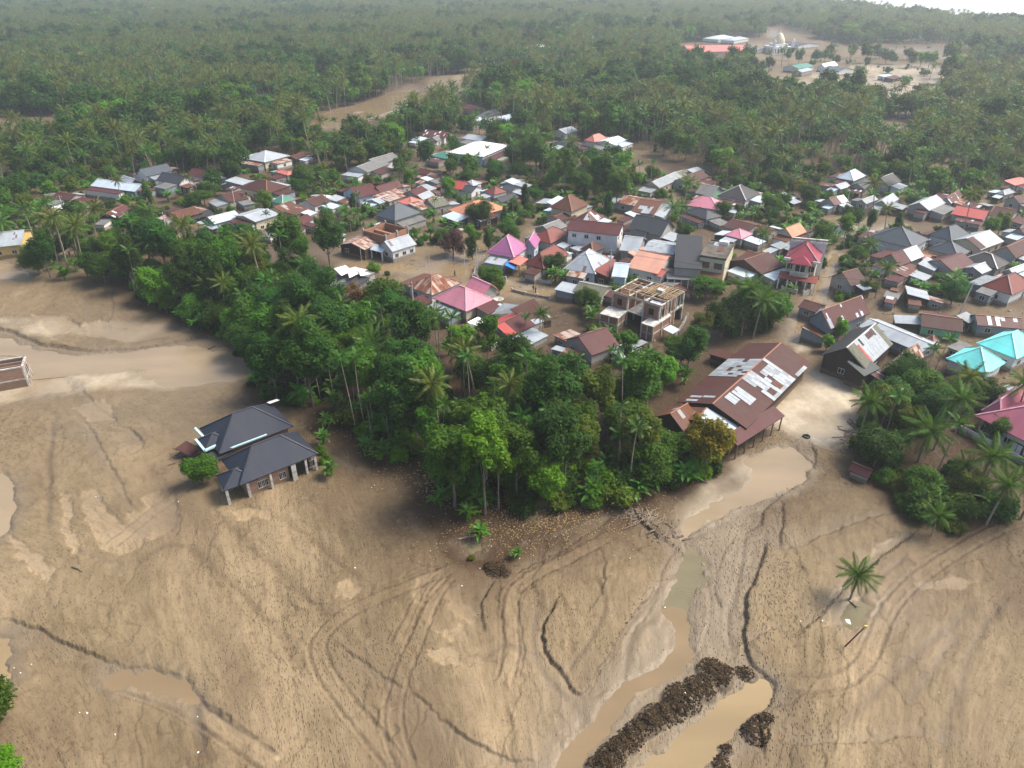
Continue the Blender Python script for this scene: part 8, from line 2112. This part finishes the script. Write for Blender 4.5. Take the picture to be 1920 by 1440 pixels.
M_clod2 = plain_mat("brown_earth", (0.13, 0.09, 0.052), 0.95, 0.35, 3, spec=0.1)
M_litter = plain_mat("white_litter", (0.8, 0.78, 0.72), 0.6, 0.1); M_strw = plain_mat("dry_leaf_litter", (0.36, 0.25, 0.11), 0.8, 0.3, 4)
def scatter(name, items, meshes):
    """items (x, y, z, size, turn); the pieces joined into one mesh"""
    V, F, n = [], [], 0
    base = []
    for me in meshes:
        v = np.empty(len(me.vertices) * 3, np.float32); me.vertices.foreach_get("co", v); base.append((v.reshape(-1, 3), [tuple(p.vertices) for p in me.polygons]))
    for x, y, z, s, tz in items:
        v, f = base[rd.randrange(len(base))]; c, d = math.cos(tz), math.sin(tz)
        sx = s * rd.uniform(0.7, 1.4)
        q = np.column_stack([(v[:, 0] * c * sx - v[:, 1] * d * s) + x, (v[:, 0] * d * sx + v[:, 1] * c * s) + y, v[:, 2] * s * 0.8 + z])
        V.append(q); F += [tuple(i + n for i in ff) for ff in f]; n += len(v)
    me = bpy.data.meshes.new(name); me.from_pydata(np.concatenate(V).tolist(), [], F); me.materials.append(meshes[0].materials[0]); me.update()
    o = link(name, me); tag(o, kind="stuff"); return o
CL = [icolump("clod", M_clod, i) for i in range(4)]
items = []
for px, py, r in SPOIL:
    c = P(px, py); r *= 0.68
    for _ in range(int(520 * r * r / 4)):
        a, q = rd.uniform(0, 6.28), r * rd.random() ** 0.6 * 1.0
        x, y = c.x + math.cos(a) * q, c.y + math.sin(a) * q
        items.append((x, y, ground_z(x, y) + 0.02, rd.uniform(0.05, 0.15) * (1.3 - 0.5 * q / r), rd.uniform(0, 6)))
for pts, rise, reach, width, dark in SCARPS:
    if dark < 0.7: continue
    L = smooth_line(gp(pts), 2)
    for a, b_ in zip(L[:-1], L[1:]):
        n = int(np.hypot(*(b_ - a)) * 4 * dark)
        for _ in range(n):
            t = rd.random(); x, y = a + (b_ - a) * t + ndr.normal(0, 0.28, 2)
            items.append((x, y, ground_z(x, y) - 0.02, rd.uniform(0.03, 0.11), rd.uniform(0, 6)))
scatter("earth_clods", items, CL)
CL2 = [icolump("clod", M_clod2, i + 9) for i in range(4)]
items = []
for _ in range(4500):
    px, py = rd.uniform(-20, 1940), rd.uniform(880, 1440)
    c = P(px, py)
    if vnoise(np.array([c.x * 0.09]), np.array([c.y * 0.09]), 55)[0] < 0.52: continue
    if in_water(c.x, c.y): continue
    items.append((c.x, c.y, ground_z(c.x, c.y) - 0.01, rd.uniform(0.02, 0.07), rd.uniform(0, 6)))
scatter("mud_lumps", items, CL2)
LQ = [icolump("scrap", M_strw, 3, 1.0, 0.5, 1), icolump("scrap", M_strw, 4, 1.0, 0.5, 1)]
items = []
for _ in range(2600):
    t = rd.random(); px = 880 + rd.gauss(0.5, 0.35) * 330; py = 1000 + rd.gauss(0, 26) - (px - 900) * 0.17
    c = P(px, py); items.append((c.x, c.y, ground_z(c.x, c.y) + 0.02, rd.uniform(0.03, 0.10), rd.uniform(0, 6)))
for _ in range(700):
    px, py = rd.gauss(855, 40), rd.gauss(895, 14); c = P(px, py); items.append((c.x, c.y, ground_z(c.x, c.y) + 0.03, rd.uniform(0.05, 0.16), rd.uniform(0, 6)))
for _ in range(1200):
    px, py = rd.uniform(560, 1190), 0; py = 880 + (px - 700) * 0.28 + rd.gauss(0, 20) if px > 700 else rd.uniform(760, 860)
    c = P(px, py); items.append((c.x, c.y, ground_z(c.x, c.y) + 0.02, rd.uniform(0.04, 0.12), rd.uniform(0, 6)))
scatter("dry_litter", items, LQ)
WL = [icolump("scrap", M_litter, 5, 1.0, 0.4, 1)]
items = []
for px, py in ((216, 1378), (150, 1337), (164, 1338), (27, 1253), (39, 1263), (60, 1248), (252, 1311), (370, 1343), (372, 1412), (180, 932), (186, 931), (335, 943), (600, 907), (697, 915), (702, 912), (666, 1066), (500, 1036), (1247, 1137), (1540, 1169), (1500, 1168), (1282, 1310), (900, 1068), (430, 683), (457, 688), (330, 640), (866, 1100), (1840, 1190), (1760, 1300), (880, 940), (1085, 905)):
    c = P(px, py); items.append((c.x, c.y, ground_z(c.x, c.y) + 0.05, rd.uniform(0.04, 0.10), rd.uniform(0, 6)))
for _ in range(12):
    c = P(rd.gauss(1010, 70), rd.gauss(1035, 22)); items.append((c.x, c.y, ground_z(c.x, c.y) + 0.03, rd.uniform(0.03, 0.07), 0))
scatter("white_scraps", items, WL)
M_rub = plain_mat("mixed_rubble", (0.30, 0.25, 0.20), 0.85, 0.45, 0.8)
bd = MB(); bd.box(-1, 1, -0.09, 0.09, -0.02, 0.04); me_b = bd.mesh("board", M_oldwood); bd = MB(); bd.box(-0.6, 0.6, -0.14, 0.14, 0, 0.06); me_b2 = bd.mesh("board", M_oldwood)
items = []; it2 = []; VILL = gp(VILLAGE)
for _ in range(2600):
    px, py = rd.uniform(-20, 1940), rd.uniform(350, 720)
    c = P(px, py)
    if not in_poly(VILL, c.x, c.y) or in_house(c.x, c.y, 0.2): continue
    if in_house(c.x, c.y, 2.8) or rd.random() < 0.25:
        (items if rd.random() < 0.45 else it2).append((c.x, c.y, ground_z(c.x, c.y) + 0.05, rd.uniform(0.25, 1.1) if len(items) % 2 else rd.uniform(0.3, 0.9), rd.uniform(0, 6)))
for cx_, cy_, n, sx_, sy_ in ((1775, 556, 110, 30, 5), (1190, 965, 60, 14, 5), (1240, 1000, 30, 20, 12), (1610, 245, 0, 1, 1), (700, 228, 90, 40, 6), (640, 240, 60, 25, 5), (800, 168, 60, 30, 5), (1650, 622, 50, 18, 8), (1020, 600, 40, 18, 8), (870, 490, 60, 50, 6), (1620, 690, 40, 12, 20), (1595, 820, 50, 14, 14), (1500, 460, 60, 16, 8), (350, 860, 40, 12, 10), (630, 150, 30, 12, 4), (1560, 130, 80, 80, 18), (1660, 150, 90, 90, 12)):
    for _ in range(n):
        c = P(rd.gauss(cx_, sx_), rd.gauss(cy_, sy_)); k = 2.2 if cy_ < 300 else 1.0
        if in_house(c.x, c.y, 0.1): continue
        items.append((c.x, c.y, ground_z(c.x, c.y) + 0.08, rd.uniform(0.3, 1.3) * k, rd.uniform(0, 6)))
scatter("broken_boards", items, [me_b, me_b2])
scatter("rubble", [(x, y, z, s * 0.35, t) for x, y, z, s, t in it2], [icolump("lump", M_rub, 6, 1, 0.4), icolump("lump", M_rub, 7, 1, 0.5)])
items = []
for _ in range(50):
    c = P(rd.gauss(1215, 16), rd.gauss(975, 10)); items.append((c.x, c.y, ground_z(c.x, c.y) + 0.1, rd.uniform(0.4, 1.0), rd.uniform(0.4, 1.4)))
for _ in range(60):
    c = P(rd.gauss(1592, 8), rd.uniform(815, 850)); items.append((c.x, c.y, ground_z(c.x, c.y) + 0.1, rd.uniform(0.3, 0.8), rd.uniform(0, 6)))
me_st = MB(); me_st.tube([(-1, 0, 0), (0, 0.06, 0.08), (1, 0, 0.0)], [0.05, 0.06, 0.03], 5); me_st = me_st.mesh("stick", plain_mat("pale_driftwood", (0.30, 0.24, 0.17), 0.8, 0.2, 3))
scatter("driftwood", items, [me_st])
def log(px0, py0, px1, py1, r, label, mat=None):
    a, b_ = P(px0, py0), P(px1, py1); c = (a + b_) / 2
    o = empty("log", (c.x, c.y, ground_z(c.x, c.y))); tag(o, label, "log", "logs left by the flood")
    mb = MB(); m_ = (b_ - a) * 0.5; mb.tube([tuple(-m_ + Vector((0, 0, r * 0.6))), (0.1, 0.05, r * 0.9), tuple(m_ + Vector((0, 0, r * 0.7)))], [r, r * 0.9, r * 0.6], 7); link("trunk", mb.mesh("trunk", mat or M_oldwood), o)
    mb = MB(); mb.tube([tuple(m_ * 0.6 + Vector((0, 0, r))), tuple(m_ * 0.8 + Vector((0.4, -0.5, r + 0.4)))], [r * 0.4, r * 0.15], 5); link("branch", mb.mesh("branch", mat or M_oldwood), o)
log(136, 1065, 155, 1074, 0.12, "small broken log lying alone on the open mud at left")
log(1618, 655 + 40, 1640, 712, 0.2, "uprooted grey log beside the yard below the tall dark barn", M_barkd)
log(860, 1012, 902, 1004, 0.15, "pale fallen stem beside the torn banana plant", me_st.materials[0])
log(1212, 962, 1222, 985, 0.1, "pale stripped stick on the driftwood dam", me_st.materials[0])
log(390, 655, 404, 649, 0.12, "dark log at the right end of the stream bank", M_barkd)
log(1590, 1125, 1606, 1138, 0.1, "fallen frond stalk at the lone palm's pool", M_barkd)
M_pole = plain_mat("concrete_pole", (0.52, 0.50, 0.46), 0.8, 0.1); M_cable = plain_mat("black_cable", (0.02, 0.02, 0.02), 0.6)
POLES = [(317, 449, 8.5, 0.0, "power pole right of the very large dark round tree"), (442, 394, 7.5, 0.02, "power pole by the green strip beside the tan warehouse"), (125, 408, 7.0, -0.03, "power pole between the palms at far left"),
         (894, 522, 8.5, 0.01, "power pole at the flooded street corner left of the purple roof"), (1140, 532, 9.0, 0.03, "power pole in front of the narrow red-brown roof"), (1583, 403, 8.0, 0.0, "power pole beside the tall round tree in the flooded yard"),
         (1797, 592, 8.5, 0.10, "leaning power pole beside the mint green house"), (1433, 529, 6.0, 0.03, "short pole in front of the dark brown gabled house"), (776, 585, 7.5, 0.0, "thin pale pole at the grove edge left of the pink roof"),
         (890, 598, 6.0, 0.0, "thin pole at the front corner of the pink roofed house"), (872, 515, 6.0, 0.0, "thin pole standing in the street water"), (806, 512, 5.5, 0.0, "thin pole behind the rust and white striped roof"), (678, 490, 6.0, 0.0, "dark pole behind the loose white sheets")]
PT = []
for px, py, h, ln, lab in POLES:
    c = P(px, py); o = empty("utility_pole", (c.x, c.y, ground_z(c.x, c.y))); tag(o, lab, "pole", "poles in the village"); o.rotation_euler = (0, ln, 0)
    thick = 0.17 if h > 6.5 else 0.07
    mb = MB(); mb.tube([(0, 0, -0.5), (0, 0, h * 0.5), (0, 0, h)], [thick, thick * 0.85, thick * 0.65], 7); link("shaft", mb.mesh("shaft", M_pole), o)
    if h > 6.8:
        mb = MB(); mb.bar((-0.8, 0, h - 0.5), (0.8, 0, h - 0.5), 0.1); link("crossarm", mb.mesh("crossarm", M_oldwood), o)
        for x in (-0.7, 0, 0.7):
            mb = MB(); mb.tube([(x, 0, h - 0.45), (x, 0, h - 0.25)], [0.05, 0.07], 6); link("insulator", mb.mesh("insulator", M_white), o)
        PT.append(Vector((c.x, c.y, h - 0.3)))
PT.sort(key=lambda v: v.x)
for i, (a, b_) in enumerate(zip(PT[:-1], PT[1:])):
    if (a - b_).length > 95: continue
    for k in (-0.6, 0.6):
        mb = MB(); n = 10; pts = [a.lerp(b_, t / n) + Vector((k, 0, -2.0 * (1 - (2 * t / n - 1) ** 2))) for t in range(n + 1)]
        c0 = pts[5]; mb.tube([tuple(p - c0) for p in pts], [0.018] * (n + 1), 4)
        o = link("power_cable", mb.mesh("power_cable", M_cable), loc=c0); tag(o, "%s power cable in the %s span of village poles from the left" % ("near" if k < 0 else "far", ("first", "second", "third", "fourth", "fifth", "sixth", "seventh", "eighth", "ninth")[i]), "cable", "power cables of the village")
c = P(1584, 1214); o = empty("marker_post", (c.x, c.y, ground_z(c.x, c.y))); tag(o, "leaning dark post with yellow tip standing in open mud below the lone palm", "post"); o.rotation_euler = (0.12, 0.28, 0)
mb = MB(); mb.tube([(0, 0, -0.5), (0, 0, 4.0)], [0.09, 0.07], 6); link("shaft", mb.mesh("shaft", plain_mat("dark_red_paint", (0.10, 0.03, 0.025), 0.6)), o)
mb = MB(); mb.box(-0.22, 0.22, -0.05, 0.05, 3.9, 4.35); link("head", mb.mesh("head", plain_mat("yellow_paint", (0.7, 0.6, 0.08), 0.5)), o)
c = P(1588, 1164); sc_ = MB(); sc_.poly([(-0.5, -0.3, 0.05), (0.4, -0.4, 0.1), (0.5, 0.3, 0.15), (-0.2, 0.5, 0.08)]); sc_.poly([(0.4, -0.4, 0.1), (0.8, -0.1, 0.3), (0.5, 0.3, 0.15)])
o = link("plastic_sheet", slab_mesh([[(-0.5, -0.3, 0.1), (0.4, -0.4, 0.15), (0.5, 0.3, 0.2), (-0.2, 0.5, 0.12)]], 0.03, "plastic_sheet", M_litter), loc=(c.x, c.y, ground_z(c.x, c.y))); tag(o, "white plastic sheet on the mud left of the yellow-tipped post", "litter")
me_stk = MB(); me_stk.tube([(0, 0, -0.2), (0.02, 0, 0.5)], [0.035, 0.025], 5); me_stk = me_stk.mesh("stake", M_barkd)
for pts, n, lab in (([(1492, 1197), (1545, 1150), (1580, 1110)], 26, "row of low stakes running down from the lone palm"), ([(1610, 1085), (1660, 1048), (1722, 996)], 34, "row of low stakes between the lone palm and the stubby palm"), ([(1196, 968), (1240, 1008), (1284, 1042)], 30, "stake and brush dam across the wash below the grove")):
    L = smooth_line(gp(pts), 2); seg = np.concatenate([[0], np.cumsum(np.hypot(*(L[1:] - L[:-1]).T))]); c0 = L[0]
    root = empty("stake_fence", (c0[0], c0[1], 0)); tag(root, lab, "fence")
    for i in range(n):
        t = seg[-1] * i / (n - 1); x, y = np.interp(t, seg, L[:, 0]) + rd.gauss(0, 0.12), np.interp(t, seg, L[:, 1]) + rd.gauss(0, 0.12)
        o = link("stake", me_stk, root, loc=(x - c0[0], y - c0[1], ground_z(x, y))); o.rotation_euler = (rd.gauss(0, 0.3), rd.gauss(0, 0.3), 0); s_ = rd.uniform(0.7, 1.3); o.scale = (1, 1, s_)
def wall_line(pts, h, t, mat, label, posts=True, name="boundary_wall", cat="wall"):
    W = [P(*p) for p in pts]; root = empty(name, W[0]); tag(root, label, cat)
    for a, b_ in zip(W[:-1], W[1:]):
        d = b_ - a; L = d.length; m = Matrix.Translation(a) @ Matrix.Rotation(math.atan2(d.y, d.x), 4, 'Z')
        mb = MB(); mb.box(0, L, -t / 2, t / 2, -0.4, h); ml(link("panel", mb.mesh("panel", mat), root), root, m)
        n = max(1, int(L / 3))
        mb = MB(); mb.box(-0.17, 0.17, -0.17, 0.17, -0.4, h + 0.25); me = mb.mesh("post", M_paleconc)
        for i in range(n + 1): ml(link("post", me, root), root, m @ Matrix.Translation((L * i / n, 0, 0.003 * i)))
wall_line([(1790, 808), (1838, 832), (1870, 848), (1935, 885)], 1.5, 0.18, WMT['white'], "white boundary wall in front of the rose tiled house")
wall_line([(886, 522), (905, 520), (948, 526)], 0.9, 0.12, M_conc, "low street wall in front of the purple-roofed house")
wall_line([(978, 527), (1015, 531), (1034, 532)], 0.9, 0.12, M_paleconc, "low white balustrade wall in front of the brown-red bungalow")
wall_line([(888, 520), (892, 505), (908, 488)], 1.0, 0.12, M_conc, "side wall of the purple-roofed house at the puddle")
wall_line([(1465, 545), (1492, 552)], 1.1, 0.12, M_paleconc, "low wall left of the mansion's gate")
wall_line([(1505, 555), (1518, 552)], 1.1, 0.12, M_paleconc, "low wall right of the mansion's gate")
wall_line([(960, 545), (985, 552), (1030, 560)], 0.5, 0.12, M_conc, "half buried wall along the near side of the street")
wall_line([(1262, 640), (1278, 615), (1288, 598)], 1.2, 0.14, M_conc, "grey yard wall right of the unfinished brick building")
q = Sec((1247, 619), (1262, 628), (1271, 618), 2.2); bt = named_root("canopy", q, "small white metal canopy beside the unfinished brick building", "canopy")
add_section(bt, q, 'shed', '+y', 0.3, 'pale', None, wins=False, reg=False); columns(bt, q, [(-q.hx + .2, -q.hy + .2), (q.hx - .2, -q.hy + .2), (q.hx - .2, q.hy - .2), (-q.hx + .2, q.hy - .2)], 2.1, 0.04, M_oldwood, name="post")
for px, py, lab in ((935, 572, "grey satellite dish beside the pink roof wing"), (1021, 606, "white satellite dish in the mud right of the tilted brown slope"), (862, 440, "white satellite dish among trees left of the purple roof")):
    c = P(px, py); o = empty("satellite_dish", (c.x, c.y, ground_z(c.x, c.y)), rd.uniform(0, 6)); tag(o, lab, "satellite dish")
    bm = bmesh.new(); bmesh.ops.create_cone(bm, cap_ends=False, segments=16, radius1=0.15, radius2=1.3, depth=0.4)
    for v in bm.verts: v.co.z += 1.4
    me = bpy.data.meshes.new("dish"); bm.to_mesh(me); bm.free(); me.materials.append(M_paleconc); link("dish", me, o)
    mb = MB(); mb.tube([(0, 0, -0.3), (0, 0, 1.25)], [0.06, 0.06], 6); link("mast", mb.mesh("mast", M_conc), o)
    mb = MB(); mb.tube([(0.9, 0, 1.6), (0, 0, 2.2)], [0.02, 0.02], 4); mb.box(-0.08, 0.08, -0.08, 0.08, 2.15, 2.3); link("feed", mb.mesh("feed", M_conc), o)
c = P(1512, 818); o = empty("tyre", (c.x, c.y, ground_z(c.x, c.y) + 0.15)); tag(o, "old dark tyre lying in the pale flooded yard", "tyre")
mb = MB(); mb.tube([(0.5 * math.cos(a), 0.5 * math.sin(a), 0) for a in np.linspace(0, 2 * math.pi, 17)], [0.17] * 17, 8); link("rubber", mb.mesh("rubber", M_bw), o)
def person(px, py, rz, label, shirt, legs, arm=0.2, stride=0.15):
    c = P(px, py); root = empty("person", (c.x, c.y, ground_z(c.x, c.y) - 0.02), rz); tag(root, label, "person")
    J = [(0, 0, 0.95), (0, 0, 1.2), (0, 0.01, 1.42), (0, 0.02, 1.52), (0, 0.02, 1.66), (0, 0.02, 1.74)]
    Rr = [0.14, 0.125, 0.15, 0.055, 0.095, 0.07]; E = [(0, 1), (1, 2), (2, 3), (3, 4), (4, 5)]
    for s in (-1, 1):
        b = len(J); J += [(s * 0.18, 0, 1.43), (s * 0.24, arm * 0.5, 1.15), (s * 0.24, arm + 0.12, 0.92), (s * 0.24, arm + 0.18, 0.84)]; Rr += [0.06, 0.045, 0.035, 0.03]; E += [(2, b), (b, b + 1), (b + 1, b + 2), (b + 2, b + 3)]
        b = len(J); J += [(s * 0.09, 0, 0.88), (s * 0.10, s * stride * 0.6 + 0.03, 0.5), (s * 0.10, s * stride, 0.09), (s * 0.11, s * stride + 0.17, 0.04)]; Rr += [0.09, 0.06, 0.04, 0.035]; E += [(0, b), (b, b + 1), (b + 1, b + 2), (b + 2, b + 3)]
    me = bpy.data.meshes.new("body"); bm = bmesh.new(); sl = bm.verts.layers.skin.verify(); vs = []
    for i, (j_, r) in enumerate(zip(J, Rr)):
        v = bm.verts.new(j_); v[sl].radius = (r, r); v[sl].use_root = (i == 0); vs.append(v)
    for a_, b_ in E: bm.edges.new((vs[a_], vs[b_]))
    bm.to_mesh(me); bm.free()
    me.materials.append(plain_mat("skin", (0.30, 0.17, 0.10), 0.6)); o = link("body", me, root); o.modifiers.new("skin", 'SKIN'); md = o.modifiers.new("smooth", 'SUBSURF'); md.levels = md.render_levels = 1
    mb = MB(); mb.tube([(0, 0, 0.86), (0, 0, 1.2), (0, 0.01, 1.40), (0, 0.01, 1.49)], [0.19, 0.165, 0.20, 0.09], 10)
    for s in (-1, 1): mb.tube([(s * 0.16, 0, 1.43), (s * 0.245, arm * 0.4, 1.2)], [0.085, 0.065], 7)
    link("shirt", mb.mesh("shirt", plain_mat("shirt_cloth", shirt, 0.8)), root)
    mb = MB()
    for s in (-1, 1): mb.tube([(s * 0.09, 0, 0.93), (s * 0.10, s * stride * 0.6 + 0.03, 0.5), (s * 0.10, s * stride, 0.14)], [0.115, 0.085, 0.07], 8)
    link("trousers", mb.mesh("trousers", plain_mat("trouser_cloth", legs, 0.8)), root)
    bm = bmesh.new(); bmesh.ops.create_icosphere(bm, subdivisions=2, radius=0.112)
    for v in bm.verts: v.co = Vector((v.co.x, v.co.y * 1.05 - 0.005, max(v.co.z, -0.02 if v.co.y < 0 else 0.02) + 1.70))
    me = bpy.data.meshes.new("hair"); bm.to_mesh(me); bm.free(); me.materials.append(M_bw); link("hair", me, root)
person(853, 517, 2.0, "person in dark clothes standing in street water behind the striped rust roof", (0.06, 0.06, 0.07), (0.04, 0.04, 0.06))
person(1000, 545, 0.6, "person in a dark shirt walking on the near side of the flooded street", (0.10, 0.08, 0.08), (0.05, 0.05, 0.07))
person(1004, 548, 3.4, "person in a reddish shirt right of the one in the dark shirt", (0.30, 0.08, 0.06), (0.05, 0.05, 0.07))
